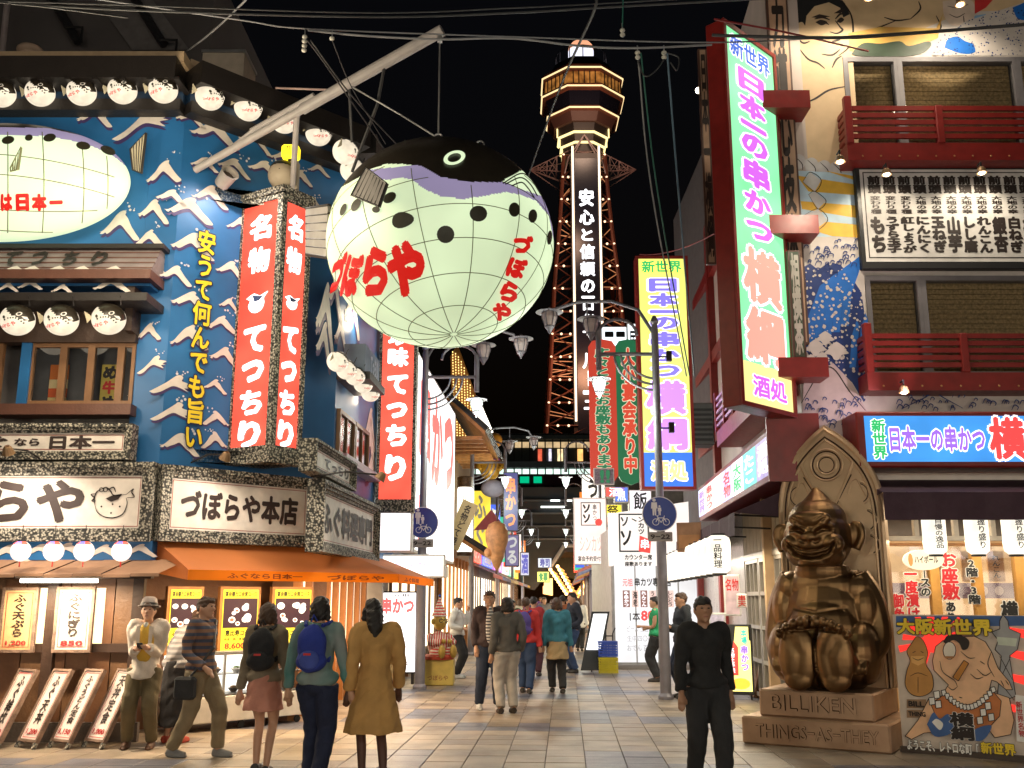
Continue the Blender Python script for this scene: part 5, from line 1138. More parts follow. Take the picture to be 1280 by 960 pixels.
# golden bulb gable
gb = thing('bulb_gable', 'tall golden gable outlined with rows of small bulbs, left of the street', 'illuminated gable', T(*at(582, 560, 36)))
m = MB(); pts = [at(*p, 36) for p in ((563, 445), (572, 430), (597, 500), (597, 560), (567, 560))]; m.add(pts + [p + V((0, .5, 0)) for p in pts], [(0, 1, 2, 3, 4), (9, 8, 7, 6, 5)] + [(i, 5 + i, 5 + (i + 1) % 5, (i + 1) % 5) for i in range(5)]); m.build('panel', mat('gold_panel', (.3, .14, .03), .5), gb)
bl = MB()
for k in range(9):
    t0 = k / 8; top = 440 + t0 * t0 * 60 + t0 * 10; x0_ = 567 + t0 * 28
    y_ = top
    while y_ < 558: bl.ell(at(x0_ + (y_ - 500) * .02, y_, 35.9), .022, .03, .03, 5, 4); y_ += 3.4
stuff(bl.build('bulb', em('gold_bulb', (1, .66, .22), 1.8), gb))
m = MB(); a = [at(*p, 35) for p in ((556, 530), (566, 487), (568, 530))]; m.add(a + [p + V((0, .6, 0)) for p in a], [(0, 1, 2), (3, 4, 5), (0, 1, 4, 3), (1, 2, 5, 4), (2, 0, 3, 5)]); m.build('side_panel', OTIM, gb)
wt = thing('white_lit_gable', 'white lit triangular wall edged with bulbs beside the golden gable', 'illuminated gable', T(*at(602, 545, 39)))
m = MB(); a = [at(*p, 39) for p in ((597, 500), (614, 540), (614, 556), (597, 556))]; m.add(a + [p + V((0, .5, 0)) for p in a], [(0, 1, 2, 3), (7, 6, 5, 4), (0, 1, 5, 4), (1, 2, 6, 5), (3, 0, 4, 7)]); m.build('lit_wall', em('gable_white', (1, .93, .85), 1.2, sample=True), wt)
MB().tube([at(597, 499, 38.9), at(615, 541, 38.9)], .06, 6).build('light_strip', em('hot_strip', (1, .9, .75), 3), wt)
# carved roadside ornaments: golden figure and hanging gourd
gd = thing('golden_figure', 'big golden round bellied figure with a purple belt above the left shops', 'ornament', T(*at(616, 600, 33))); M = WM[gd]; GOLD = mat('gold_paint', (.55, .28, .03), .4, .3, var=.3, sc=5)
MB(M).ell((-.1, 0, .38), .34, .3, .42, 20, 12).build('belly', GOLD, gd, True); MB(M).ell((-.05, 0, 1.0), .25, .24, .26, 18, 12).build('head', GOLD, gd, True); MB(M).ell((.05, .1, 1.35), .27, .26, .25, 18, 12).build('ball', mat('orange_ball', (.6, .22, .02), .5), gd, True)
MB(M).lathe([(.33, .62), (.36, .66), (.33, .72)], 20, caps=False, M=T(-.08, 0, 0)).build('belt', mat('purple_sash', (.15, .03, .1), .6), gd)
for sx in (-1, 1): MB(M).tube([(sx * .25 - .08, 0, .7), (sx * .42 - .08, -.1, .45), (sx * .3 - .08, -.28, .3)], [.1, .09, .06], 8).build('arm', GOLD, gd, True)
for sx in (-1, 1): MB(M).ell((sx * .09 - .05, -.22, 1.06), .03, .02, .04, 8, 6).build('eye', BLACK, gd)
MB(M).ell((.0, .0, -.28), .4, .3, .3, 16, 10).build('cloud_base', mat('lilac_grey', (.3, .27, .35), .6), gd, True)
hg = thing('hanging_gourd', 'large tan carved gourd shape hanging point down over the left pavement', 'ornament', T(*at(621, 712, 27))); M = WM[hg]; TAN = mat('tan_carving', (.5, .24, .09), .5, var=.35, sc=6, bump=.4)
MB(M).lathe([(.02, -.02), (.1, .1), (.17, .28), (.22, .5), (.3, .75), (.31, 1.0), (.22, 1.2), (.06, 1.28)], 20).build('body', TAN, hg, True)
MB(M).ell((-.22, -.05, .45), .12, .12, .12, 12, 8).build('knob', TAN, hg, True); MB(M).ell((.12, -.12, .85), .15, .12, .2, 12, 8).build('knob', TAN, hg, True); MB(M).tube([(0, 0, 1.25), (.1, 0, 1.8)], .02, 6).build('hanger', WIRE, hg)
t = thing('awning', 'small dark red pointed awning above the hanging gourd on the left', 'awning', T(*at(610, 660, 27.6))); m = MB(); a = [at(*p, 27.6) for p in ((592, 663), (614, 637), (632, 660))]; m.add([a[0], a[1], a[2], a[0] + V((0, 1.5, .1)), a[1] + V((0, 1.5, .1)), a[2] + V((0, 1.5, .1))], [(0, 1, 2), (0, 1, 4, 3), (1, 2, 5, 4)]); m.build('canvas', mat('dark_red_canvas', (.2, .03, .03), .7), t)

# ================================================================ far shops on both sides
def col(*c): return c
far_cols = [(.9, .2, .15), (.95, .8, .2), (.95, .9, .85), (.2, .3, .8), (.9, .4, .1), (.2, .7, .5), (.6, .3, .7)]
words = ['串かつ', 'お好み焼', '居酒屋', 'たこ焼', '酒場', 'ふぐ', 'うどん', '将棋', '寿司', '射的', '喫茶', 'ホルモン']
fs = [mat('far_wall_%d' % k, c, .8, var=.2) for k, c in enumerate(((.12, .1, .09), (.18, .15, .13), (.09, .09, .11), (.2, .13, .09)))]
def far_shop(side, D, L_, h, k):
    X0 = (LL(D) - .9) if side < 0 else (2.45 + .053 * (D - 24.5) + .25)
    P_ = Pl(X0, D, 86.96) if side < 0 else Pl(X0 + .053 * L_, D + L_, -93.04)
    sd = 'left' if side < 0 else 'right'; nth = ('first', 'second', 'third', 'fourth', 'fifth', 'sixth', 'seventh', 'eighth')[k]
    t = thing('far_shop', 'narrow lit shop building down the street, %s along the %s side' % (nth, sd), 'building', P_.M @ T(0, 0, 0), 'shop buildings further down the street'); M = P_.M
    MB(M).box(0, .0, 0, L_ - .08, 4, h).build('wall', fs[k % 4], t)
    MB(M).box(.1, -.03, .1, L_ - .2, -.004, 2.5).build('lit_front', em('shop_front_%d' % (k % 3), ((1, .8, .5), (1, .9, .75), (1, .6, .3))[k % 3], (1.9, 2.2, 1.6)[k % 3], var=.4, sc=1.5, sample=True), t)
    for j in range(6): bx('mullion', DWOOD, t, .1 + (L_ - .3) * j / 5, -.08, .0, .17 + (L_ - .3) * j / 5, -.032, 2.5, M=M)
    m = MB(M); m.add([(0, -1.0, 2.55), (L_ - .1, -1.0, 2.55), (L_ - .1, 0, 2.95), (0, 0, 2.95), (0, -1, 2.4), (L_ - .1, -1, 2.4)], [(0, 1, 2, 3), (0, 4, 5, 1)]); m.build('canopy', mat('far_canopy_%d' % (k % 3), ((.3, .04, .03), (.05, .08, .2), (.35, .25, .08))[k % 3], .7), t)
    c = far_cols[(k * 3 + (side > 0)) % 7]; MB(M).box(.2, -.12, 3.05, L_ - .3, -.004, 3.85).build('fascia_sign', em('far_sign_%d' % ((k * 3 + (side > 0)) % 7), tuple(v ** 1.6 for v in c), .95, var=.3, sample=True), t)
    text(t, words[(k * 2 + (side > 0)) % 12], M, L_ * .2, 3.15, L_ * .75, 3.75, WHITE if sum(c) < 2 else RED, y=-.13, bold=.07)
    for j in range(int((h - 4.2) // 1.7)):
        for q in range(3):
            w0 = .4 + q * (L_ - .8) / 3; f = bx('window', DKMET, t, w0, -.04, 4.2 + j * 1.7, w0 + (L_ - 1.3) / 3, -.003, 5.2 + j * 1.7, M=M); bx('pane', em('dim_window', (.5, .38, .22), .5) if (j + q + k) % 3 == 0 else mat('dark_pane', (.03, .018, .012), .12), f, w0 + .05, -.05, 4.25 + j * 1.7, w0 + (L_ - 1.3) / 3 - .05, -.042, 5.15 + j * 1.7, M=M)
    # a blade sign across the pavement
    c2 = far_cols[(k * 2 + 1 + (side > 0)) % 7]; s_ = T(*(M @ V((.5 if side < 0 else L_ - .5, -.1, 0)))); x0, x1 = (0, .75) if side < 0 else (-.75, 0)
    MB(s_).box(x0 + .02, -.1, 3.4, x1, .1, 5.6).build('blade_sign', em('blade_%d' % ((k * 2 + 1 + (side > 0)) % 7), tuple(v ** 1.8 for v in c2), .8, var=.2, sample=True), t)
    text(t, words[(k * 2 + 5 + (side > 0)) % 12], s_, x0 + .16, 3.55, x1 - .16, 5.45, WHITE if sum(c2) < 2 else INK, y=-.11, v=True, bold=.07)
D = 37
for k in range(6): L_ = 5.6 + (k * 37 % 5) * .5; far_shop(-1, D, L_, 5.2 + (k * 53 % 4) * .8, k); D += L_
D = 32
for k in range(7): L_ = 5.4 + (k * 29 % 5) * .5; far_shop(1, D, L_, 5.0 + (k * 31 % 4) * .9, k); D += L_
# dark blue vertical sign with orange letters, and others seen along the left
for x0, y0, x1, y1, Y, body, c, tc, lb in ((629, 590, 648, 664, 32, '串かつ', (.03, .03, .12), (.5, .15, .05), 'dark blue vertical sign with faint orange letters, above the gourd'), (631, 668, 649, 708, 34, 'つる', (.12, .1, .2), (.4, .4, .4), 'purple grey sign with brush letters below the dark blue sign'), (650, 690, 662, 720, 38, '酒', (.5, .5, .6), (.1, .1, .4), 'pale small sign high beyond the gourd on the left'), (672, 697, 690, 710, 50, '寿司', (.6, .65, .7), (.1, .1, .3), 'small white lit sign far down left, above a yellow one'), (671, 714, 687, 728, 50, '食事', (.9, .9, .2), (.1, .3, .1), 'small yellow lit sign far down the left side')):
    lit_box(x0, y0, x1, y1, Y, lb, em('sgn_%d_%d' % (x0, y0), c, .9), [(body, .15, .08, .85, .92, em('sgt_%d_%d' % (x0, y0), tc, .9), dict(v=(y1 - y0) > (x1 - x0) * 1.5, bold=.07))], frame=DKMET)
# building across the end with window bands
eb = thing('cross_building', 'grey building with lit window bands crossing behind the street end', 'building', T(0, 88, 0))
a, b = at(585, 600, 88).x, at(800, 600, 88).x; ZY = lambda py: at(690, py, 88).z
GWALL = mat('grey_green_wall', (.16, .18, .18), .7)
MB().box(a, 88.3, 3.5, b, 96, ZY(541)).build('wall', mat('dark_grey_wall', (.07, .08, .08), .8), eb)
MB().box(a, 87.9, ZY(549), b, 88.29, ZY(544)).build('roof_band', GWALL, eb); MB().box(a, 87.9, ZY(585), b, 88.29, ZY(577)).build('floor_band', mat('pale_band', (.35, .38, .4), .6), eb); MB().box(a, 87.9, ZY(607), b, 88.29, ZY(593)).build('red_band', mat('maroon_band', (.2, .04, .05), .6), eb)
n_ = 22
for k in range(n_):
    x0 = a + (b - a) * k / n_; x1 = a + (b - a) * (k + .82) / n_
    if k > 4: bx('window', em('pane_tan', (.6, .42, .22), .75, var=.3), eb, x0, 88.2, ZY(559), x1, 88.28, ZY(552))
    bx('window', em('pane_mint', (.75, 1, .85), 1.0, var=.3, sc=.7), eb, x0, 88.2, ZY(592), x1, 88.28, ZY(586))
    bx('mullion', DKMET, eb, x0 - .12, 88.0, ZY(541), x0 - .03, 88.19, ZY(549 + 60))
for k, (px, c, w_) in enumerate(((672, (.6, .1, .05), 5), (686, (.8, .75, .9), 3), (697, (1, .75, .4), 6), (722, (1, .5, .15), 6))):
    x0 = at(px, 570, 88).x; bx('lit_window', em('shopwin_%d' % k, c, .9, var=.4), eb, x0, 88.1, ZY(576), x0 + w_ * .08, 88.18, ZY(561))
for px, w_ in ((650, 9), (667, 8)): x0 = at(px, 600, 88).x; bx('green_sign', em('green_sign', (.0, .45, .2), .8), eb, x0, 87.8, ZY(604), x0 + w_ * .09, 87.88, ZY(596))
# dark covered arcade at the end
ar = thing('arcade_roof', 'dark covered arcade mouth with steep roof at the far end of the street', 'arcade', T(0, 72, 0)); AZ = lambda py: at(700, py, 76).z
m = MB(); xa, xb = at(600, 700, 76).x, at(790, 700, 76).x; xm = at(712, 700, 76).x; hz = AZ(609)
m.add([(xa, 76, AZ(720)), (at(668, 730, 76).x, 76, AZ(738)), (at(706, 684, 76).x, 76, AZ(690)), (at(738, 684, 76).x, 76, AZ(690)), (xb, 76, AZ(735)), (xb, 76, hz), (xa, 76, hz)], [(0, 1, 2, 3, 4, 5, 6)]); o = m.build('front_panel', mat('arcade_dark', (.035, .035, .04), .7, var=.3, sc=.4), ar)
for p, q in (((686, 712), (705, 682)), ((705, 682), (722, 682))): MB().tube([at(*p, 75.8), at(*q, 75.8)], .16, 6).build('gable_beam', mat('gable_grey', (.3, .3, .34), .6), ar)
for k in range(4): y_ = 625 + k * 16; bx('roof_beam', mat('beam_grey', (.1, .1, .11), .6), ar, xa, 75.7, AZ(y_ + 2), xb, 75.95, AZ(y_))
for px, py, w_ in ((688, 626, 12), (708, 626, 9), (676, 634, 30)): a0 = at(px, py, 75.6); bx('tube_light', em('far_tube', (.9, 1, .95), 1.6), ar, a0.x, 75.5, a0.z - .05, a0.x + w_ * .06, 75.6, a0.z + .08)
m = MB(); m.box(xa, 76.1, 0, xa + .2, 130, AZ(700)); m.box(xb, 76.1, 0, xb + .2, 130, AZ(700)); m.box(xa, 130, 0, xb, 130.2, AZ(640)); m.box(xa, 76.1, AZ(689), xb, 130, AZ(688) + .2); m.build('inner_shell', mat('arcade_inner', (.05, .03, .02), .8), ar)
for k in range(12):
    for s_ in (-1, 1):
        Dk = 78 + k * 4; px_ = 4.3 + .053 * (Dk - 76) + s_ * 1.9; bx('lit_shopfront', em('arcade_glow', (1, .5, .16), 2.4), ar, px_ - .05, Dk, 2.0, px_ + .05, Dk + 2.6, 2.6 + (k % 3) * .7)
for a_, b_ in (((688, 712), (708, 742)), ((697, 708), (716, 742)), ((738, 720), (724, 741)), ((745, 716), (729, 741))):
    for i in range(9): q = at(*a_, 75).lerp(at(*b_, 75.4), i / 8); MB().ell(q, .13, .13, .13, 8, 6).build('bulb', em('canopy_row', (1, .55, .2), 5), ar); MB().tube([q, q + V((.5 if a_[0] < 720 else -.5, 0, -.35))], .05, 5).build('bulb_arm', em('warm_strut', (1, .4, .1), 1.2), ar)
light(ar, 'POINT', T(4.0, 70, 3.2), 500, (1, .62, .3), .3)
# ================================================================ red building on the right
PD = Pl(3.9, 13, 0); PR = Pl(3.9, 13, -93.04)
DRED = mat('deep_red_paint', (.22, .015, .012), .4, var=.15); SKIN_P = mat('mural_skin', (.58, .42, .25), .55, var=.06); MW = mat('mural_white', (.55, .5, .47), .55, var=.08)
MBLUE = mat('mural_blue', (.01, .13, .5), .5); MNAVY = mat('mural_navy', (.008, .03, .16), .5); MLB = mat('mural_light_blue', (.2, .38, .6), .5); MGOLD = mat('mural_gold', (.65, .38, .04), .5); MRED = mat('mural_red', (.5, .03, .03), .5)
rb = thing('skewer_building', 'red and white corner building with painted mural and balconies, at the right', 'building', T(3.9, 13, 0))
ZT = 11.5; d2 = lambda px, py: PD.uz(px, py)
uw = d2(1058, 140)[0] ; wz = [d2(1150, y)[1] for y in (72, 133, 345, 420, 640, 520)]
m = MB(PD.M); m.box(0, 0, 3.2, 12, .3, ZT) if 0 else None
u2 = d2(1085, 400)[0]
m = MB(PD.M); m.box(-.05, 0, 2.9, uw, .25, ZT); m.box(uw, 0, wz[0], 12, .25, ZT); m.box(uw, 0, wz[2], 12, .25, wz[1] - .6); m.box(uw, 0, 2.9, 12, .25, d2(1150, 470)[1]); m.box(uw, 0, d2(1150, 470)[1], u2, .25, wz[2]); m.build('mural_wall', MW, rb)
m = MB(PR.M); m.box(-11.5, .0, 3.4, 0, .25, ZT); m.build('side_wall', mat('side_mural_wall', (.5, .42, .38), .6, var=.2, sc=1), rb)
MB().box(4.3, 15.5, 2.6, 16, 25, ZT).build('rear_block', mat('grey_render', (.12, .11, .11), .8), rb)
K = 0
def mur(pts, mt, name='mural_shape', sp=False, P_=None):
    global K
    P_ = P_ or PD; K += 1; q = [P_.uz(x, y) for x, y in pts]
    if sp: q = [tuple(v) for v in spline([V(p) for p in q + [q[0]]], 4)[:-1]]
    return MB(P_.M).poly(q, -.003 - .0005 * K).build(name, mt, rb)
def mln(lines, wd=.03, mt=None, name='mural_line', P_=None):
    global K
    P_ = P_ or PD; K += 1
    for l in lines: mb = MB(P_.M); ribbon(mb, spline([V(P_.uz(*p)) for p in l], 5), wd, -.003 - .0005 * K); mb.build(name, mt or INK, rb)
# --- wrestler: skin field, hair, face, folds
mur([(980, -20), (1060, -20), (1075, 205), (1062, 212), (1030, 213), (1000, 195), (993, 60)], SKIN_P)
mur([(1060, -20), (1300, -20), (1300, 12), (1205, 15), (1140, 42), (1100, 70), (1058, 70)], SKIN_P)
mur([(980, 12), (996, -6), (1040, -8), (1056, 4), (1062, 18), (1054, 22), (1050, 10), (1036, 3), (1018, 8), (1008, 20), (1006, 36), (1002, 44), (996, 40), (985, 40)], BLACK, 'mural_hair')
mur([(996, 30), (1003, 28), (1008, 38), (1004, 46), (997, 44)], SKIN_P, 'mural_ear', True)
mln([[(1052, 0), (1064, 20), (1066, 45), (1060, 60), (1048, 70)], [(996, 48), (1004, 54), (1012, 52)], [(1018, 24), (1028, 22), (1037, 25)], [(1022, 29), (1030, 28), (1036, 31)], [(1044, 24), (1050, 18), (1056, 18)], [(1046, 28), (1052, 24)], [(1044, 26), (1050, 34), (1053, 38), (1046, 42), (1037, 40)], [(1040, 52), (1050, 50)], [(998, 60), (1010, 74), (1022, 79), (1031, 86)], [(1027, 68), (1040, 69), (1050, 62)], [(1040, 85), (1045, 75), (1052, 70)], [(1002, 130), (1018, 124), (1036, 113), (1058, 108)], [(998, 117), (1002, 120), (1005, 117)], [(995, 181), (1004, 182)]])
mur([(1019, 28), (1026, 25), (1034, 28), (1027, 32)], INK, 'mural_eye', True); mur([(1046, 26), (1051, 22), (1055, 25), (1050, 29)], INK, 'mural_eye', True); mur([(1014, 22), (1024, 18), (1038, 21), (1025, 23)], INK, 'mural_brow'); mur([(1042, 17), (1050, 12), (1057, 13), (1050, 17)], INK, 'mural_brow')
mln([[(1105, 22), (1120, 26), (1138, 24)], [(1138, 24), (1150, 12), (1148, 2)], [(1078, 42), (1095, 36), (1120, 26)], [(1170, 20), (1176, 34), (1168, 40)]], .025)
mur([(1178, 2), (1212, 0), (1218, 14), (1212, 30), (1190, 32), (1180, 20)], mat('mural_fist', (.62, .5, .42), .5), sp=True)
mln([[(1186, 18), (1196, 22), (1206, 17)], [(1184, 8), (1196, 10), (1210, 6)], [(1205, 30), (1204, 20)]], .015)
mur([(1218, -10), (1250, -10), (1232, 10), (1218, 18)], MRED); mur([(1218, 20), (1232, 18), (1226, 32), (1216, 30)], MLB); mur([(1060, 42), (1100, 34), (1170, 36), (1178, 18), (1172, 48), (1150, 58), (1100, 66), (1062, 64)], mat('mural_sunset', (.6, .25, .06), .5, col2=(.5, .4, .1), sc=3))
mur([(1068, 62), (1080, 54), (1100, 55), (1124, 52), (1136, 58), (1160, 52), (1162, 60), (1140, 70), (1070, 70)], mat('mural_dark_hills', (.03, .05, .03), .5), sp=True)
def dots(poly, n, mt, r0=.008, r1=.022, name='mural_foam'):
    global K
    K += 1; q = MB(PD.M); xs = [p[0] for p in poly]; ys = [p[1] for p in poly]; c = 0; t_ = 0
    while c < n and t_ < n * 20:
        t_ += 1; x, y = rnd.uniform(min(xs), max(xs)), rnd.uniform(min(ys), max(ys))
        if inpoly((x, y), poly): u, z = PD.uz(x, y); q.poly(circ(u, z, rnd.uniform(r0, r1), 7), -.003 - .0005 * K - c * .00001); c += 1
    stuff(q.build(name, mt, rb))
up_ = [(1165, 70), (1175, 48), (1205, 28), (1290, 0), (1290, 70)]; mur(up_, MW); mur([(1180, 60), (1184, 50), (1196, 46), (1206, 52), (1216, 56), (1218, 66), (1204, 68), (1190, 64)], MBLUE, sp=True); dots(up_, 260, MNAVY, .004, .014); mur([(1265, 10), (1290, 2), (1290, 24), (1272, 24)], MBLUE, sp=True)
# rope belt
for k in range(6):
    t_ = k / 5; mur([(x + 996 + 16 * k, y + 203 + 9 * sin(t_ * 2.6)) for x, y in ((-6, -7), (2, -10), (9, -6), (10, 4), (3, 9), (-5, 6))], mat('mural_rope', (.5, .48, .48), .6), 'mural_rope', True); mln([[(993 + 16 * k, 196 + 9 * sin(t_ * 2.6)), (1002 + 16 * k, 205 + 9 * sin(t_ * 2.6)), (1003 + 16 * k, 213 + 9 * sin(t_ * 2.6))]], .014)
# rays, paper zigzag and generic sea
mur([(995, 214), (1076, 218), (1078, 300), (1000, 296)], mat('mural_pale_blue', (.45, .6, .72), .5))
for p in (((995, 220), (1074, 232), (1074, 245), (1010, 240)), ((1030, 214), (1074, 222), (1074, 228)), ((1000, 252), (1075, 258), (1075, 274), (1002, 262)), ((1000, 275), (1076, 282), (1076, 298), (1040, 296), (1000, 284))): mur(p, MGOLD)
for p in (((1003, 228), (1012, 216), (1026, 226), (1018, 240)), ((1010, 244), (1018, 240), (1032, 252), (1022, 262)), ((1004, 270), (1022, 262), (1034, 276), (1016, 290))): mur(p, mat('mural_rope', (.5, .48, .48), .6)); mln([list(p) + [p[0]]], .012)
sea = [(1003, 335), (1012, 330), (1022, 338), (1036, 328), (1050, 332), (1062, 345), (1076, 366), (1084, 420), (1086, 470), (1080, 505), (1064, 478), (1040, 470), (1020, 462), (1008, 440), (1004, 390)]
mur([(1000, 296), (1078, 298), (1086, 515), (1060, 520), (1005, 470)], MW); mur(sea, MNAVY)
for k in range(7):
    x, y = 1006 + 11 * k, 440 - 8 * k; mur([(x, y), (x + 4, y - 45), (x + 18, y - 82), (x + 36, y - 96), (x + 40, y - 90), (x + 26, y - 76), (x + 14, y - 42), (x + 10, y)], MBLUE, 'mural_swirl') if x + 40 < 1092 else mur([(x, y + 60), (x + 3, y + 20), (x + 9, y), (x + 12, y + 8), (x + 8, y + 60)], MBLUE, 'mural_swirl')
dots(sea, 260, MW, .007, .024)
for k in range(44):
    x, y = rnd.uniform(1006, 1076), rnd.uniform(302, 332) + max(0, (rnd.random() - .6) * 40); r_ = rnd.uniform(2, 5); mln([[(x - r_, y + r_ * .4), (x - r_ * .4, y - r_ * .8), (x + r_ * .6, y - r_ * .6), (x + r_ * .5, y + r_ * .3)]], .016, MNAVY, 'mural_curl')
for x, y, s_ in ((1018, 436, 12), (1030, 424, 10), (1044, 440, 13), (1012, 452, 9), (1026, 448, 8)): mur([(x + s_ * cos(a) * (1 + .25 * sin(5 * a)), y + .7 * s_ * sin(a) * (1 + .3 * cos(4 * a))) for a in [2 * pi * k / 24 for k in range(24)]], MW, 'mural_crest')
mur([(1003, 475), (1040, 455), (1062, 478), (1082, 515), (1300, 520), (1300, 590), (1000, 590)], mat('mural_faint_pink', (.5, .4, .4), .55, var=.1))
mln([[(1000, 505), (1024, 466), (1040, 462), (1060, 490), (1080, 514)]], .02)
for k in range(70):
    x, y = (rnd.uniform(1005, 1075), rnd.uniform(500, 545)) if k % 2 else (rnd.uniform(1120, 1290), rnd.uniform(492, 514)); r_ = rnd.uniform(2, 5); mln([[(x - r_, y + r_ * .5), (x - r_ * .3, y - r_ * .8), (x + r_ * .7, y - r_ * .3), (x + r_ * .4, y + r_ * .5)]], .016, MNAVY, 'mural_curl')
mln([[(1125, 512), (1150, 500), (1164, 493), (1178, 500), (1200, 512)]], .018, MNAVY)
# --- windows with reed blinds
REED = mat('reed_blind', (.55, .34, .14), .7, var=.45, sc=26, bump=.3); GFR = mat('grey_window_frame', (.16, .15, .16), .5, .1)
def big_win(y0, y1, xl, xms, kk):
    z0, z1 = d2(1150, y1)[1], d2(1150, y0)[1]; ul = d2(xl, (y0 + y1) / 2)[0]
    us = [ul] + [d2(x, (y0 + y1) / 2)[0] for x in xms] + [12]
    for i in range(len(us) - 1):
        a, b = us[i], us[i + 1]; m = MB(PD.M); m.box(a, -.02, z0, a + .07, .12, z1); m.box(b - .05, -.02, z0, b - .002, .12, z1); m.box(a + .07, -.019, z1 - .07, b - .05, .119, z1); m.box(a + .07, -.019, z0, b - .05, .119, z0 + .06); f = m.build('window', GFR, rb)
        MB(PD.M).quad(a + .07, z0 + .06, b - .05, z1 - .07, .03).build('pane', glassm(a=.06), f)
        m = MB(PD.M); n_ = int((z1 - z0) / .07)
        for k in range(n_): m.box(a + .07, .12, z0 + .06 + k * .07, b - .05, .14, z0 + .06 + k * .07 + .062)
        m.build('reed_blind', REED, f)
    o = MB(PD.M).box(us[0], .5, z0, 12, .55, z1).build('room_back_wall', mat('room_wall', (.22, .12, .06), .8), rb)
big_win(72, 205, 1058, [1126, 1276], 0); big_win(345, 470, 1085, [1155, 1320], 1)
light(rb, 'POINT', PD.M @ T(1.9, -.6, d2(1150, 110)[1]), 5, (1, .8, .55), .1)  # free point light with no fitting, added in front of the blinds
def balcony(yt, yb, x0, label_z):
    Pb = off(PD, .38); ul = Pb.uz(x0, (yt + yb) / 2)[0]; z1, z0 = Pb.uz(1150, yt)[1], Pb.uz(1150, yb)[1]; H_ = z1 - z0
    m = MB(PD.M); m.box(ul, -.38, z0, 12, -.001, z0 + H_ * .32); m.build('balcony_base', DRED, rb)
    for k in range(5): zz_ = z0 + H_ * (.42 + .13 * k); bx('balcony_rail', DRED, rb, ul + .05, -.36, zz_, 12, -.32, zz_ + H_ * .085, M=PD.M); bx('balcony_rail', DRED, rb, ul + .02, -.31, zz_, ul + .06, -.01, zz_ + H_ * .085, M=PD.M)
    for k in range(9): u_ = ul + .05 + k * 1.25; MB(PD.M).bbox(u_ - .05, -.39, z0 + H_ * .32, u_ + .05, -.29, z1 + (.02 if k else .16), b=.01).build('balcony_post', DRED, rb)
    MB(PD.M).lathe([(.03, 0), (.07, .03), (.09, .08), (.06, .13), (.01, .17)], 12, M=PD.M @ T(ul + .05, -.34, z1 + .16)).build('post_finial', DRED, rb)
    for k in range(26): MB(PD.M).ell((ul + .2 + k * .25, -.383, z0 + .06), .014, .008, .014, 6, 4).build('stud', mat('brass_stud', (.5, .3, .12), .3, .8), rb)
balcony(133, 200, 1058, 0); balcony(418, 488, 1083, 1)
# --- black framed price board
Pm = off(PD, .12); a, b, c, d = Pm.rect(1073, 207, 1320, 336); c = a + 2.7
t = thing('menu_sign', 'large white menu board with black brush columns between the red balconies', 'sign', Pm.M @ T(a, 0, b)); M = WM[t]; w_, h_ = c - a, d - b
bx('frame', BLACK, t, 0, 0, 0, w_, .1, h_, M=M, b=.01); MB(M).quad(.06, .1, w_ - .05, h_ - .06, -.004).build('panel', mat('menu_white', (.62, .6, .58), .5), t)
q = MB(M)
for r_ in ((.1, .15, w_ - .08, .165), (.1, h_ - .115, w_ - .08, h_ - .1), (.1, .15, .115, h_ - .1)): q.quad(*r_, -.007)
q.build('border_line', INK, t)
cols = ['もち', 'うずら玉子', '紅しょうが', 'にんにく', '玉ねぎ', '山芋', 'しし唐', 'れんこん', '銀杏', '白ねぎ', '椎茸', '茄子']
pit = (Pm.uz(1270, 300)[0] - Pm.uz(1098, 300)[0]) / 9
for k, s_ in enumerate(cols):
    u_ = Pm.uz(1098, 300)[0] - a + k * pit
    if u_ > w_ - .15: break
    text(t, '前頭', M, u_ - .095, h_ * .72, u_ + .095, h_ * .9, INK, y=-.007, v=True, bold=.09); text(t, ('変わり種', '変わり種', '変わり種')[k % 3] if k < 3 else '大地の幸', M, u_ - .075, h_ * .525, u_ + .075, h_ * .7, INK, y=-.007, v=True, bold=.07)
    text(t, s_, M, u_ - .098, h_ * .15, u_ + .098, h_ * .5, INK, y=-.007, v=True, bold=.1)
def wash(px, py, P_, lab, tgt, pw, col=(1, .86, .65)):
    u_, z_ = P_.uz(px, py); t = thing('sign_spotlight', lab, 'lamp', P_.M @ T(u_, 0, z_), 'spotlights on the right building'); M = WM[t]
    MB(M).tube([(0, .1, .12), (0, 0, .13), (0, 0, .06)], .012, 6).build('arm', DKMET, t); MB(M).lathe([(.03, .06), (.05, .04), (.065, -.03)], 12, caps=False).build('shade', mat('brass_shade', (.35, .22, .12), .4, .5), t); MB(M).ell((0, 0, -.02), .045, .045, .03, 10, 6).build('bulb', em('bulb_glow', (1, .85, .6), 8), t)
    light(t, 'SPOT', aim(M @ V((0, -.12, -.05)), M @ V(tgt)), pw * .8, col, .05, angle=R(130))
wash(1108, 216, off(PD, .5), 'left small spotlight hanging over the white menu board', (.1, .6, -1.2), 42); wash(1227, 214, off(PD, .5), 'right small spotlight hanging over the white menu board', (0, .6, -1.2), 42)
wash(1086, -4, off(PD, .6), 'spotlight at the top of the wrestler mural', (-.2, .7, -1.5), 75); wash(1200, 4, off(PD, .6), 'spotlight shining on the painted fist at the top right', (0, .7, -1), 60); wash(1010, -20, off(PD, .8), 'spotlight above the painted wrestler head', (.1, .9, -3), 70)
wash(1130, 488, off(PD, .8), 'spotlight under the lower red balcony', (-.8, .9, .9), 30, (1, .75, .8)); wash(1050, 200, off(PD, 1.3), 'spotlight aimed down the painted sea', (-.3, 1.3, -2.2), 80)
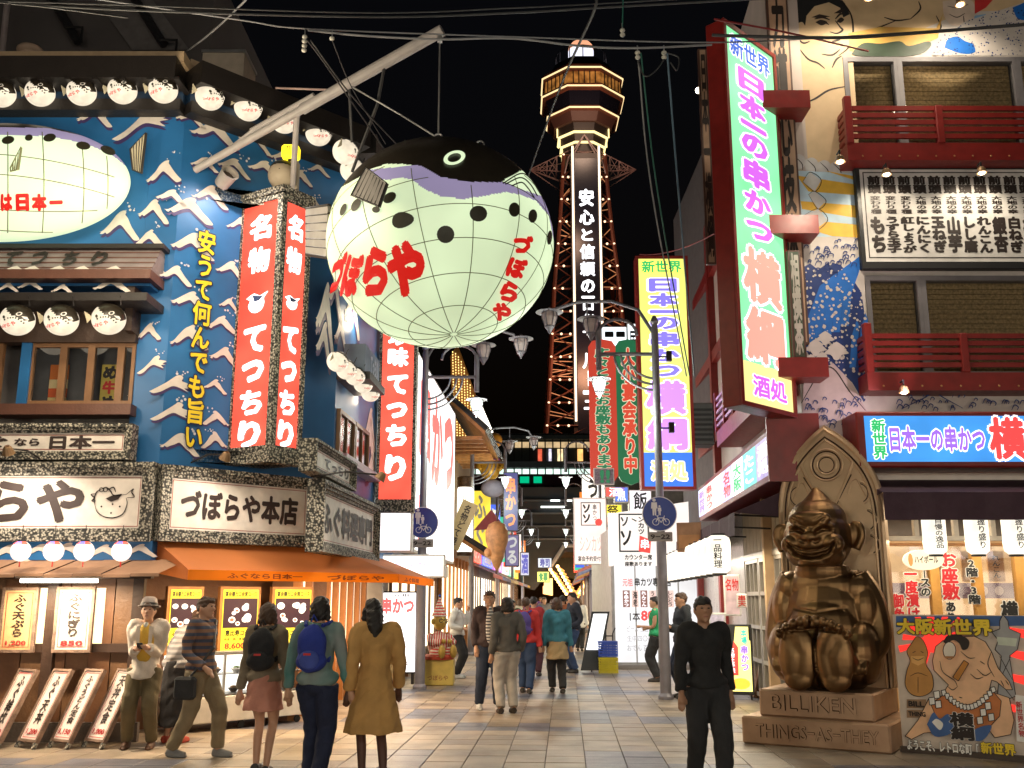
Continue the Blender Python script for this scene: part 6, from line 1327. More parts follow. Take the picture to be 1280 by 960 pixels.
# --- lit blue shop sign over the entrance
EBS = em('blue_sign_glow', (.05, .3, .8), .75, var=.2, sc=1.5, sample=True); EPUR = em('purple_letter', (.28, .12, .75), .95); EGRN = em('green_letter', (.02, .42, .12), .9); ERD = em('red_letter', (.85, .05, .05), 1.0); EWH = em('white_letter', (1, .95, 1), 1.0)
Pb = off(PD, .6); a, b, c, d = Pb.rect(1072, 514, 1300, 584); c = a + 4.5
t = thing('shop_sign', 'long blue lit shop sign in a red frame above the right entrance', 'lit sign', Pb.M @ T(a, 0, b)); M = WM[t]; h_ = d - b
bx('casing', DRED, t, 0, .01, 0, 4.5, .6, h_, M=M, b=.02); MB(M).quad(.1, .07, 4.4, h_ - .06, .004).build('lit_panel', EBS, t)
ux = lambda px: Pb.uz(px, 550)[0] - a
text(t, '新世界', M, ux(1090), .1, ux(1108), h_ - .1, EGRN, y=-.002, v=True, bold=.07, out=EWH, outb=.1)
text(t, '日本一の串かつ', M, ux(1112), h_ * .27, ux(1231), h_ * .73, EPUR, y=-.002, bold=.06, out=EWH, outb=.1); text(t, '横綱', M, ux(1236), h_ * .13, ux(1325), h_ * .9, ERD, y=-.002, bold=.07, out=EWH, outb=.08)
# --- awnings
PUR = mat('plum_canvas', (.06, .028, .045), .75, bump=.2)
def awning(P_, u0, u1, zt, zb, zv, dep, label):
    t = thing('awning', label, 'awning', P_.M @ T(u0, 0, zt)); m = MB(P_.M)
    m.add([(u0, -.05, zt), (u1, -.05, zt), (u1 - .0, -dep, zb), (u0 + .0, -dep, zb), (u0, -.05, zb - .1), (u1, -.05, zb - .1)], [(0, 1, 2, 3), (0, 3, 4), (1, 5, 2)]); m.build('canopy', PUR, t)
    n_ = 24; m = MB(P_.M); vs = []
    for k in range(n_ + 1): u_ = u0 + (u1 - u0) * k / n_; w_ = .012 * sin(k * 2.1); vs += [(u_, -dep + w_, zb), (u_, -dep + w_ * 2 - .01, zv)]
    m.add(vs, [(2 * k, 2 * k + 2, 2 * k + 3, 2 * k + 1) for k in range(n_)]); m.build('valance', PUR, t)
    for k in range(4): u_ = u0 + .3 + (u1 - u0 - .6) * k / 3; MB(P_.M).tube([(u_, -dep + .02, zb - .01), (u_, -.05, zb - .05)], .015, 6).build('arm', DKMET, t)
    return t
z = lambda d_, px, py: off(PD, d_).uz(px, py)[1]
a1 = awning(PD, off(PD, .9).uz(1104, 620)[0], 8, z(.3, 1200, 597), z(.9, 1200, 615), z(.9, 1200, 650), .9, 'dark plum awning over the shop front on the right')
# street side sign
Ps = off(PR, .5); zt_, zb_ = Ps.uz(961, 543)[1], Ps.uz(964, 592)[1]; uA, uB = Ps.uz(873, 620)[0], Ps.uz(963, 560)[0]
t = thing('shop_sign', 'long multicoloured lit sign along the street side of the red building', 'lit sign', Ps.M @ T(uB, 0, zb_)); M = Ps.M
MB(M).bbox(uA, .01, zb_ - .08, uB + .05, .5, zt_ + .08, b=.01).build('casing', DRED, t); MB(M).box(uB + .06, -.06, zb_ - .12, uB + .12, .62, zt_ + .25).build('end_cap', DRED, t)
L_ = uB - uA; cs = ((.55, .6, .95), (.9, .55, .5), (.95, .85, .75), (.5, .5, .8), (.9, .9, .95), (.1, .6, .5), (.3, .25, .45))
for k, c_ in enumerate(cs): MB(M).quad(uA + L_ * k / 7, zb_, uA + L_ * (k + 1) / 7 - .01, zt_, 0).build('lit_panel', em('multi_%d' % k, c_, 1.0, var=.35, sc=3, sample=True), t)
for k, s_ in enumerate(('新世界', '串かつ', '横綱', '名物', '大阪', 'たこ', '酒処')): text(t, s_, M, uA + L_ * (k + .12) / 7, zb_ + .05, uA + L_ * (k + .85) / 7, zt_ - .05, (EPUR, ERD, EWH, ERD, EGRN, EWH, EWH)[k], y=-.004, v=True, bold=.06)
awning(PR, uA + .2, .0, zb_ - .1, 2.75, 2.45, 1.0, 'dark plum awning along the street side of the red building')
# street side upper balcony lit purple and red pillars
ub0, ub1 = off(PR, .45).uz(896, 545)[0], -.1; zc = off(PR, .45).uz(896, 560)[1]; zd_ = off(PR, .45).uz(896, 505)[1]
EVI = mat('violet_rail', (.45, .25, .5), .4)
MB(PR.M).box(ub0, -.45, zc, ub1, -.001, zc + .28).build('balcony_base', DRED, rb)
for k in range(5): bx('balcony_rail', EVI, rb, ub0, -.45, zc + .36 + k * .12, ub1, -.41, zc + .41 + k * .12, M=PR.M)
for k in range(6): u_ = ub0 + (ub1 - ub0) * k / 5; bx('balcony_post', DRED, rb, u_ - .04, -.47, zc + .28, u_ + .04, -.39, zc + 1.0, M=PR.M)
for px, s_ in ((866, 1), (893, 1)):
    u_ = off(PR, .12).uz(px, 560)[0]; bx('pillar', DRED, rb, u_ - .12, -.14, 0, u_ + .12, -.001, ZT - 2, M=PR.M)
for py in (350, 462, 560): z_ = off(PR, .12).uz(880, py)[1]; bx('cross_beam', DRED, rb, -11, -.12, z_ - .12, -5, -.001, z_ + .12, M=PR.M)
t = thing('air_conditioner', 'dark grey outdoor unit on the wall right of the yellow sign', 'air conditioner', T(*at(879, 556, 19.5))); bx('casing', mat('dark_unit', (.06, .06, .06), .5), t, -.23, 0, 0, .23, .5, .85, M=WM[t], b=.02)
for k in range(7): bx('louvre', BLACK, t, -.2, -.012, .08 + k * .1, .2, -.001, .13 + k * .1, M=WM[t])
for px, py in ((882, 75), (873, 113)): t = thing('wall_lamp', ('upper' if py < 100 else 'lower') + ' tiny bright lamp on the wall edge left of the tall sign', 'lamp', T(*at(px, py, 14.5))); MB(WM[t]).ell((0, 0, 0), .05, .05, .05, 10, 6).build('bulb', em('bulb_glow', (1, .85, .6), 8), t); MB(WM[t]).tube([(0, 0, 0), (.35, .3, .05)], .015, 5).build('arm', DKMET, t)
# --- calligraphy panels beside the tall sign
for x0, y0, x1, y1, Y, c_, ic, body, lab in ((970, -20, 998, 430, 12.9, (.42, .26, .17), INK, '力道心技体横', 'brown vertical board with black brush strokes behind the tall green sign'), (988, 312, 1005, 448, 12.7, (.06, .09, .06), mat('pale_brush', (.45, .45, .4), .6), '相撲茶', 'dark green board with pale brush writing low behind the tall sign'), (878, 60, 890, 330, 14.2, (.45, .3, .2), INK, '日本一横綱', 'tan vertical board with black writing left of the tall sign')):
    lit_box(x0, y0, x1, y1, Y, lab, mat('cal_%d' % x0, c_, .6, var=.3, sc=2), [(body, .18, .03, .82, .97, ic, dict(v=True, bold=.07))], frame=mat('brown_frame', (.08, .04, .03), .5), name='sign_board', cat='sign board', dep=.08)
# --- the tall green sign at 45 degrees
EG = em('green_sign_glow', (.22, .78, .36), .85, var=.3, sc=.8, sample=True); EYE = em('yellow_sign_glow', (.95, .8, .3), .75, sample=True); EMAG = em('magenta_letter', (.5, .1, .75), .95); ECOR = em('coral_letter', (1, .28, .22), 1.0)
Pg = Pl(2.79, 11.89, 45); uu0, uu1 = 0.0, 1.03; zt_ = Pg.uz(905, 24)[1]; zb_ = Pg.uz(935, 508)[1]
gs = thing('lit_sign', 'tall green lit sign with purple and coral letters in a dark red box, upper right', 'lit sign', T(2.79, 11.89, zb_), 'tall vertical skewer signs'); M = Pg.M; H_ = zt_ - zb_
def tall_sign(t, M, w_, H_, z0, dep, bgm, parts, low):
    MB(M).bbox(0, .012, z0, w_, dep, z0 + H_, b=.012).build('casing', DRED, t); e = .06
    MB(M).box(0, -.02, z0, e, .011, z0 + H_).build('frame', DRED, t); MB(M).box(w_ - e, -.02, z0, w_, .011, z0 + H_).build('frame', DRED, t); MB(M).box(e, -.02, z0, w_ - e, .011, z0 + e).build('frame', DRED, t); MB(M).box(e, -.02, z0 + H_ - e, w_ - e, .011, z0 + H_).build('frame', DRED, t)
    MB(M).quad(e, z0 + e + H_ * low, w_ - e, z0 + H_ - e, .006).build('lit_panel', bgm, t)
    for s_, a, b, c, d, mt, ot, kw in parts: text(t, s_, M, w_ * a, z0 + H_ * b, w_ * c, z0 + H_ * d, mt, y=.002, out=ot, **kw)
ENAV = em('navy_letter', (.02, .1, .5), .9)
tall_sign(gs, M, 1.32, H_, zb_, .27, EG, [('新世界', .12, .915, .88, .975, ENAV, EWH, dict(bold=.05, outb=.09))] + [(c_, .24, a, .74, b, EMAG, EWH, dict(bold=.09, outb=.1)) for c_, a, b in (('日', .835, .895), ('本', .765, .83), ('一', .735, .75), ('の', .66, .72), ('串', .575, .65), ('か', .505, .565), ('つ', .435, .485))] + [('横', .14, .265, .86, .41, ECOR, EWH, dict(bold=.08, outb=.07)), ('綱', .14, .115, .86, .258, ECOR, EWH, dict(bold=.08, outb=.07)), ('酒処', .22, .03, .84, .085, EMAG, EWH, dict(bold=.06, outb=.08))], .1)
MB(M).quad(.06, zb_ + .06, 1.26, zb_ + .06 + H_ * .1, .006).build('lit_panel', EYE, gs)
for py in (130, 285, 462): z_ = at(990, py, 12.7).z; bx('bracket', DRED, gs, .0, .0, z_ - .13, .75, .5, z_ + .13, M=T(3.35, 12.55, 0))
# --- the yellow twin further down
EYG = em('yellow_green_glow', (.85, .9, .2), .7, var=.15, sc=.8, sample=True); EV2 = em('violet_blue_letter', (.2, .16, .75), .95); EV3 = em('violet_letter', (.5, .22, .85), .95); EBL = em('blue_panel', (.04, .17, .75), .75, sample=True)
Y_ = 19.5; Py = Pl(at(797, 600, Y_).x, Y_, 0); a, b, c, d = Py.rect(798, 320, 865, 612); w_, H_ = c - a, d - b
ys = thing('lit_sign', 'tall yellow lit sign with violet letters behind the right lamp post', 'lit sign', Py.M @ T(a, 0, b), 'tall vertical skewer signs'); M = WM[ys]
tall_sign(ys, M, w_, H_, 0, .3, EYG, [('新世界', .12, .925, .88, .98, EGRN, em('yellow_letter', (1, .85, .1), 1), dict(bold=.05, outb=.08))] + [(c_, .24, a_, .78, b_, EV2, EWH, dict(bold=.09, outb=.1)) for c_, a_, b_ in (('日', .84, .9), ('本', .775, .835), ('一', .745, .76), ('の', .675, .73), ('串', .6, .665), ('か', .535, .59), ('つ', .47, .52))] + [('横', .12, .31, .88, .455, EV3, EWH, dict(bold=.08, outb=.07)), ('綱', .12, .16, .88, .3, EV3, EWH, dict(bold=.08, outb=.07))], .14)
MB(M).quad(.06, .06, w_ - .06, .06 + H_ * .14, .006).build('lit_panel', EBL, ys); text(ys, '酒処', M, w_ * .18, H_ * .035, w_ * .85, H_ * .12, em('orange_letter', (1, .6, .25), 1), y=.002, out=EWH, bold=.07, outb=.08)
bx('mount', DKMET, ys, w_, .1, H_ * .3, w_ + .6, .2, H_ * .33, M=M)

# ================================================================ signs along the right side
DG = mat('banner_green', (.02, .13, .06), .6); DR_ = mat('banner_red', (.5, .06, .03), .6)
for x0, x1, bg_, tx, body, lab in ((737, 771, em('cloth_red_lit', (.45, .045, .025), .75), em('txt_green', (.02, .16, .07), .7), '広々としたお座敷もあります', 'red hanging banner with dark green characters by the tower foot'), (771, 803, em('cloth_green_lit', (.015, .12, .05), .75), em('txt_red', (.55, .06, .03), .8), '大小宴会承り中', 'green hanging banner with red characters next to the red banner')):
    Pn = Pl(0, 27, 0); a, b, c, d = Pn.rect(x0, 424, x1, 606); t = thing('hanging_banner', lab, 'banner', Pn.M @ T(a, 0, b), 'pair of hanging banners'); M = WM[t]; w_, h_ = c - a, d - b
    pts = [(0, .25), (.1, .1), (w_ * .5, 0), (w_ - .1, .1), (w_, .25), (w_, h_ - .2), (w_ - .1, h_ - .05), (w_ * .5, h_), (.1, h_ - .05), (0, h_ - .2)]
    MB(M).prism(pts, 0, .15).build('board', bg_, t); text(t, body, M, w_ * .2, .3, w_ * .78, h_ - .25, tx, y=-.012, v=True, bold=.08, out=em('cream_edge', (.7, .65, .45), .8), outb=.06)
lit_box(742, 585, 768, 606, 26.6, 'small grey flower patterned board with exclamation marks below the red banner', mat('flower_print', (.35, .3, .35), .6, col2=(.1, .08, .12), sc=20), [('!!', .3, .1, .8, .9, em('txt_green', (.02, .16, .07), .7), dict(bold=.07))], dep=.08)
lit_box(786, 404, 800, 598, 34, 'narrow white lit vertical sign behind the green banner', em('blue_white', (.85, .95, 1), 1.2, sample=True), [('居酒屋ちとせ', .2, .05, .8, .95, EBLK, dict(v=True))])
lit_box(752, 408, 786, 470, 38, 'white lit sign with dark lines behind the tops of the banners', em('blue_white', (.85, .95, 1), 1.2, sample=True), [('三三', .1, .1, .9, .9, EBLK)])
for x0, y0, x1, y1, c_, s_, lab in ((756, 608, 782, 622, (.6, .1, .08), '酒', 'small red sign low between the banners and white boards'), (768, 608, 786, 628, (.1, .2, .7), '魚', 'small blue sign right of the small red one'), (754, 630, 778, 645, (.9, .7, .05), '祭', 'small yellow striped sign above the white skewer board'), (786, 612, 815, 640, (.85, .8, .85), '飯', 'pale lit sign half behind the yellow tall sign foot'), (755, 645, 768, 720, (.7, .3, .2), 'おでん', 'narrow reddish sign between the two white skewer boards')):
    lit_box(x0, y0, x1, y1, 29 + x0 % 3, lab, em('sm_%d' % x0, c_, .9), [(s_, .2, .1, .8, .9, EWH if sum(c_) < 1.2 else EBLK, dict(v=y1 - y0 > 30))])
SEAL = em('seal_red', (.8, .06, .05), .9); Wl = em('white_board_glow', (1, .93, .88), .62, var=.08, sample=True); WL2 = em('white_board_glow2', (.92, .92, .9), .82, var=.15, sample=True)
t = lit_box(717, 622, 759, 706, 27.5, 'white hanging cloth sign for skewers with small black framed writing, left one', em('white_cloth_glow', (.85, .72, .66), .85, var=.15, sample=True), [('宴会予約受付中', .12, .05, .9, .13, EBLK), ('シンカツ', .18, .2, .85, .42, em('pale_red', (.85, .4, .35), .8), dict(bold=.02))], dep=.06)
M = WM[t]; P_ = Pl(0, 27.5, 0); a, b, c, d = P_.rect(717, 622, 759, 706); w_, h_ = c - a, d - b
def frame_lines(t, M, x0, z0, x1, z1, th, y):
    q = MB(M); q.quad(x0, z0, x1, z0 + th, y); q.quad(x0, z1 - th, x1, z1, y); q.quad(x0, z0 + th, x0 + th, z1 - th, y); q.quad(x1 - th, z0 + th, x1, z1 - th, y); q.build('border_line', EBLK, t)
frame_lines(t, M, w_ * .22, h_ * .58, w_ * .82, h_ * .93, .025, .003); text(t, 'ソ\nソ', M, w_ * .28, h_ * .62, w_ * .5, h_ * .9, EBLK, y=.002, bold=.09); text(t, '串かつ', M, w_ * .58, h_ * .66, w_ * .7, h_ * .9, EBLK, y=.002, v=True); MB(M).poly(circ(w_ * .75, h_ * .63, .1, 12), 0).build('seal', SEAL, t)
# white corner building with light box
wb = thing('white_shop', 'white panelled skewer shop with large printed wall right of the street', 'building', T(*gnd(765, 836).xy, 0)); YW = gnd(765, 836).y; Pw = Pl(0, YW, 0)
a, b, c, d = Pw.rect(768, 706, 876, 838); MB(Pw.M).box(a - .06, .02, 0, c + 2.0, 6, d + .9).build('wall', mat('white_shop_wall', (.5, .48, .46), .6), wb)
WP = em('translucent_panel_glow', (.74, .74, .76), .8, var=.2, sc=.8, sample=True); MB(Pw.M).quad(a, .15, c, d, 0).build('lit_panel', WP, wb)
for k in range(5): x_ = a + (c - a) * k / 4; bx('panel_seam', STEEL, wb, x_ - .015, -.02, .1, x_ + .015, -.003, d, M=Pw.M)
bx('base', mat('grey_kerb', (.3, .28, .27), .7), wb, a - .05, -.25, 0, c, -.03, .1, M=Pw.M)
w_ = c - a; h_ = d
ux = lambda px, py=770: Pw.uz(px, py)[0]; uz_ = lambda py: Pw.uz(800, py)[1]
text(wb, '元祖', Pw.M, ux(779), uz_(733), ux(792), uz_(723), em('rose_letter', (.75, .2, .2), .9), y=-.02, bold=.05); text(wb, '串カツ専門店', Pw.M, ux(794), uz_(733), ux(840), uz_(722), EBLK, y=-.02, bold=.05)
for k, s_ in enumerate(('牛串かつ', '海老', 'れんこん', 'うずら', 'たまねぎ', 'ししとう')):
    x0 = ux(779 + k * 11); frame = MB(Pw.M).quad(x0, uz_(759), x0 + .17, uz_(738), -.02); frame.build('price_tile', em('tile_pale', (.7, .5, .45), .8) if k % 2 else em('tile_dark', (.25, .12, .1), .6), wb); text(wb, s_, Pw.M, x0 + .03, uz_(758), x0 + .14, uz_(739), EBLK if k % 2 else EWH, y=-.028, v=True, bold=.05)
text(wb, '1本', Pw.M, ux(787), uz_(777), ux(800), uz_(764), EBLK, y=-.02, bold=.03); text(wb, '80', Pw.M, ux(801), uz_(776), ux(818), uz_(763), ERD, y=-.02, bold=.06)
for k in range(3): text(wb, ('ビール 三五〇', '生中四〇〇', 'おでん 百円')[k], Pw.M, ux(783), uz_(790 + k * 12), ux(815), uz_(782 + k * 12), em('faint_grey', (.4, .4, .42), .8), y=-.02)
Yl = YW - .8; Pq = Pl(0, Yl, 0); a, b, c, d = Pq.rect(771, 640, 862, 706)
t = thing('light_box_sign', 'wide white light box sign with black frame and red seal above the white shop', 'lit sign', Pq.M @ T(a, 0, b)); M = WM[t]; w_, h_ = c - a, d - b
MB(M).add([(0, 0, 0), (w_, 0, 0), (w_, 0, h_ + .25), (0, 0, h_ - .02), (0, .9, 0), (w_, .9, 0), (w_, .9, h_ + .25), (0, .9, h_ - .02), (-.16, .5, -.02), (-.16, .5, h_ + .02)], [(0, 1, 2, 3), (1, 5, 6, 2), (3, 2, 6, 7), (0, 4, 5, 1), (0, 3, 9, 8), (8, 9, 7, 4)]).build('lit_box', Wl, t)
q = lambda px, py: (Pq.uz(px, py)[0] - a, Pq.uz(px, py)[1] - b); (x0, z1), (x1, z0) = q(773, 642), q(812, 690); frame_lines(t, M, x0, z0, x1, z1, .035, -.004)
for s_, p0, p1, kw in (('ソ', (776, 658), (785, 646), {}), ('ソ', (776, 682), (789, 663), {}), ('丶', (789, 652), (796, 648), {}), ('ンカツ', (798, 668), (805, 646), dict(v=True)), ('カウンター席', (781, 700), (815, 693), {}), ('座敷あります', (781, 708), (815, 702), {})): (x0, z0), (x1, z1) = q(*p0), q(*p1); text(t, s_, M, x0, z0, x1, z1, EBLK, y=-.006, bold=.06, **kw)
p = q(806, 680); MB(M).poly([(p[0] - .15, p[1] - .17), (p[0] + .12, p[1] - .22), (p[0] + .15, p[1] + .1), (p[0] - .12, p[1] + .2)], -.01).build('seal', SEAL, t); text(t, '串', M, p[0] - .1, p[1] - .12, p[0] + .1, p[1] + .12, EWH, y=-.02)
t = thing('cloth_banner', 'small brown cloth hanging on a slant beside the white lanterns', 'banner', T(*at(862, 690, 16.5), rz=R(-20))); M = WM[t]; bx('cloth', mat('brown_cloth', (.4, .22, .13), .8, var=.2), t, -.2, 0, 0, .2, .02, .48, M=M); bx('patch', mat('orange_cloth', (.55, .28, .13), .8), t, -.17, -.006, .06, .17, -.001, .28, M=M)
# frontage under the side awning: lanterns, doors, panels
EWL = em('white_lantern_glow', (1, .93, .78), .85, var=.25, sc=4, sample=True); n_ = 11; wl = None; words2 = ['一品料理', '自慢の逸品', '串かつ', '生ビール', '日本酒', 'おでん', '土手焼', '刺身', '焼酎', '宴会', '名物']
def oval(M, label, body, r=.14, h=.36, grp='oval lanterns'):
    t = thing('oval_lantern', label, 'lantern', M, grp)
    MB(M).lathe([(r * .6, 0), (r * .93, .04), (r, .12), (r, h - .08), (r * .9, h - .03), (r * .6, h)], 18).build('paper_shade', EWL, t, True); MB(M).lathe([(r * .6, -.025), (r * .6, 0)], 14).build('ring', BLACK, t); MB(M).lathe([(r * .6, h), (r * .6, h + .025)], 14).build('ring', BLACK, t)
    text(t, body, M, -r * .35, .07, r * .35, h - .06, INK, y=-r - .005, v=True, bold=.03); return t
for k in range(n_):
    u_ = -.5 - k * .62; p = PR.M @ V((u_, -1.15, 1.98)); s_ = 1.0
    oval(T(p.x, p.y, p.z, rz=R(-15)), 'white oval lantern in the street side row under the plum awning, %s' % ('nearest us', 'second', 'third', 'fourth', 'fifth', 'sixth', 'seventh', 'eighth', 'ninth', 'tenth', 'farthest')[k], words2[k], .16, .5, 'oval lanterns along the street side')
m = MB(PR.M); m.box(-10.5, .0, 0, -5.2, .3, 3.38); m.build('side_front', mat('bright_steel_front', (.55, .52, .48), .3, .6), rb)
MB(PR.M).box(-5.2, .25, 0, -.02, .35, 3.38).build('side_front', mat('beige_front', (.3, .22, .14), .6), rb)
for k in range(4):
    a = -5.1 + k * 1.25; m = MB(PR.M)
    m.box(a, 0, .05, a + .06, .1, 2.3); m.box(a + 1.13, 0, .05, a + 1.19, .1, 2.3)
    for zz_ in (.05, .6, 1.15, 1.7, 2.24): m.box(a + .06, .002, zz_, a + 1.13, .098, zz_ + .06)
    for xx_ in (.35, .7): m.box(a + xx_, .01, .11, a + xx_ + .03, .09, 2.24)
    f = m.build('lattice_door', mat('aluminium', (.5, .46, .4), .35, .7), rb); MB(PR.M).quad(a + .06, .11, a + 1.13, 2.24, .12).build('pane', mat('dark_pane', (.03, .018, .012), .12), f)
bx('door_header', mat('aluminium', (.5, .46, .4), .35, .7), rb, -5.2, -.02, 2.3, 0, .12, 2.4, M=PR.M)
for k in range(16): bx('header_board', mat('pale_board', (.45, .36, .24), .5), rb, -5.15 + k * .32, .0, 2.41, -4.86 + k * .32, .1, 3.3, M=PR.M)
light(rb, 'AREA', PR.M @ T(-2.2, -.6, 2.42), 55, (1, .86, .62), 4.5, .3); light(rb, 'AREA', PR.M @ T(-7.5, -.6, 2.42), 45, (1, .9, .75), 4, .3)
t = lit_box(921, 742, 934, 760, 15.2, 'small menu strip with red and green print beside the doors', mat('menu_strip', (.5, .45, .4), .6), [('串天', .1, .1, .9, .9, RED, dict(v=True))], dep=.03, name='menu_strip', cat='menu')
lit_box(905, 718, 926, 770, 17.2, 'pinkish printed poster on the steel front behind the A-frame', em('pink_poster', (.55, .38, .35), .6, var=.4, sc=6), [('名物', .1, .6, .9, .9, RED)], dep=.03, name='wall_poster', cat='poster')
# A-frame light sign
p = gnd(925, 878); t = thing('a_frame_sign', 'lit A-frame sign with purple, teal and red writing beside the man in black', 'A-frame sign', T(p.x, p.y, 0, rz=R(-12))); M = WM[t]; Mf = M @ Matrix.Translation((0, 0, .12)) @ Matrix.Rotation(R(-8), 4, 'X')
bx('frame', BLACK, t, -.19, 0, 0, .24, .08, 1.12, M=Mf, b=.01); q = MB(Mf); q.poly([(-.16, .05), (.21, .05), (.21, 1.08), (-.02, 1.08)], -.004); q.build('lit_panel', em('aframe_yellow', (.95, .85, .25), 1.1, sample=True), t)
MB(Mf).poly([(-.15, .3), (-.0, .3), (.01, .75), (-.06, .85)], -.008).build('red_area', em('aframe_red', (.85, .06, .04), .9), t); MB(Mf).poly(circ(.03, .17, .15, 12, .09), -.008).build('food_photo', em('aframe_food', (1, .55, .05), .9), t)
text(t, '本場', Mf, .06, .8, .16, 1.04, em('teal_letter', (.02, .5, .4), .9), y=-.01, v=True, bold=.06); text(t, '串かつ', Mf, .05, .38, .17, .78, EPUR, y=-.01, v=True, bold=.08, out=EWH, outb=.05); text(t, '名物土手焼', Mf, -.12, .34, -.05, .74, EWH, y=-.012, v=True)
MB(M).tube([(-.15, .45, 0), (-.15, .05, 1.2)], .015, 5).build('rear_leg', BLACK, t); MB(M).tube([(.2, .45, 0), (.2, .05, 1.2)], .015, 5).build('rear_leg', BLACK, t)
lit_box(886, 766, 908, 800, 14.5, 'printed side board with pale pattern behind the lit A-frame', em('aframe_pale', (.5, .42, .45), .7, var=.5, sc=12), dep=.04, name='display_board', cat='board')
t = thing('wooden_crate', 'stack of thin wooden boards leaning behind the A-frame sign', 'boards', T(*gnd(944, 872))); 
for k in range(3): bx('board', WOOD, t, -.05 + .03 * k, -.1, 0, -.03 + .03 * k, .3, .5 - .08 * k, M=WM[t] @ T(ry=R(14)))
# ---- room behind the right shop window
bx('floor_slab', mat('shop_floor', (.3, .2, .13), .4), rb, uw - .1, .26, 0, 8, 3, .04, M=PD.M)
bx('shop_back_wall', mat('shop_back', (.55, .36, .2), .6, var=.3, sc=2), rb, 0, 2.6, 0, 8, 2.7, 3.3, M=PD.M); bx('shop_ceiling', mat('room_ceiling', (.4, .3, .2), .8), rb, 0, .0, 2.95, 8, 2.6, 3.0, M=PD.M)
light(rb, 'AREA', PD.M @ T(2.6, 1.1, 2.9), 110, (1, .82, .55), 3.5, .8)
PX = PD; zf_ = lambda py: PD.uz(1180, py)[1]; uf = lambda px: PD.uz(px, 710)[0]
for px in (1106, 1150, 1200, 1247, 1290): bx('mullion', mat('white_mullion', (.6, .55, .48), .5), rb, uf(px) - .03, .0, zf_(672), uf(px) + .03, .08, zf_(640) + .15, M=PD.M)
bx('transom', mat('white_mullion', (.6, .55, .48), .5), rb, uf(1100), -.02, zf_(676), 8, .1, zf_(670), M=PD.M); bx('transom', OTIM, rb, uf(1100), -.01, zf_(682), 8, .09, zf_(679), M=PD.M)
for px in (1104, 1168, 1222, 1275): bx('door_post', mat('honey_wood', (.6, .3, .07), .5, bump=.2), rb, uf(px) - .06, .0, 0, uf(px) + .06, .1, zf_(683), M=PD.M)
MB(PD.M).quad(uf(1110), .1, 8, zf_(683), .05).build('shop_glass', glassm(a=.04), rb)
bx('corner_pillar', mat('white_mullion', (.6, .55, .48), .5), rb, -.05, -.02, 0, uf(1100), .2, 3.3, M=PD.M)
bx('purple_noren', mat('purple_cloth', (.12, .03, .15), .8), rb, uf(1110), .5, zf_(748), 8, .53, zf_(728), M=PD.M)
for px in (1249, 1269): MB(PD.M).poly(circ(uf(px), zf_(738), .06, 16), .49).build('noren_crest', mat('crest_white', (.6, .5, .55), .6), rb)
for k, (px, s_) in enumerate(((1110, 'えび'), (1120, 'いか'), (1130, 'なす'), (1196, '玉ねぎ'), (1243, 'さつまいも'), (1278, 'れんこん'))):
    w_ = .05 if k < 3 else .11; t = thing('price_plaque', 'hanging wooden menu plaque inside the right shop, %s from left' % ('first', 'second', 'third', 'fourth', 'fifth with sweet potato', 'sixth')[k], 'menu plaque', PD.M @ T(uf(px), .7, zf_(726)), 'wooden menu plaques in the shop'); M = WM[t]; hh_ = zf_(686) - zf_(726)
    bx('board', mat('honey_board', (.5, .27, .1), .6, bump=.2), t, -w_, 0, 0, w_, .03, hh_, M=M); text(t, s_, M, -w_ * .5, .05, w_ * .5, hh_ - .05, INK, y=-.004, v=True)
TRED = mat('cut_letter_red', (.6, .02, .03), .5); TBK = mat('cut_letter_black', (.02, .02, .02), .5); TWH = mat('cut_letter_white', (.8, .78, .74), .5)
for s_, x0, y0, x1, y1, mt in (('一度漬け', 1131, 716, 1148, 775, TRED), ('御免', 1115, 742, 1130, 778, TRED), ('ソースの', 1149, 700, 1161, 745, TBK), ('お座敷', 1175, 690, 1197, 750, TRED), ('あり', 1182, 752, 1194, 778, TBK), ('2階・3階', 1208, 700, 1223, 755, TBK), ('横', 1250, 751, 1272, 775, TBK)):
    a, b, c, d = PD.rect(x0, y1, x1, y0); b, d = PD.uz(x0, y1)[1], PD.uz(x0, y0)[1]; t = thing('window_lettering', 'cut window lettering on the right shop glass reading ' + {'一度漬け': 'once dipped, in red', '御免': 'please refrain, lower left in red', 'ソースの': 'of the sauce, in black', 'お座敷': 'tatami room, large red', 'あり': 'available, small black', '2階・3階': 'second and third floor', '横': 'one large black character at right'}[s_], 'lettering', PD.M @ T(a, -.02, b), 'cut lettering on the shop glass')
    text(t, s_, WM[t], 0, 0, c - a, d - b, mt, y=0, v=True, bold=.07, out=TWH, outb=.09)
zl = lambda py: off(PD, .55).uz(1180, py)[1]
for k, (px, s_) in enumerate(((1168, '自慢の逸品'), (1221, '握り盛り'), (1268, '握り盛り'), (1312, '握り盛り'))): u_ = off(PD, .55).uz(px, 670)[0]; oval(PD.M @ T(u_, -.55, zl(693)), 'white oval lantern under the front awning at right, %s' % ('leftmost', 'middle', 'right one', 'mostly beyond the frame')[k], s_, .14, .5, 'oval lanterns at the shop front')
u_ = off(PD, .5).uz(1155, 700)[0]; t = thing('highball_sign', 'cream rounded hanging sign advertising highballs under the lanterns', 'sign', PD.M @ T(u_, -.5, zl(712))); M = WM[t]; MB(M).prism(circ(0, .12, .25, 24, .125), 0, .05).build('board', em('cream_lit', (.9, .75, .5), .9), t); text(t, 'ハイボール', M, -.12, .08, .17, .17, INK, y=-.012, bold=.04); MB(M).poly(circ(-.17, .12, .03, 10, .08), -.01).build('bottle_print', em('bottle_orange', (.8, .35, .1), .7), t)
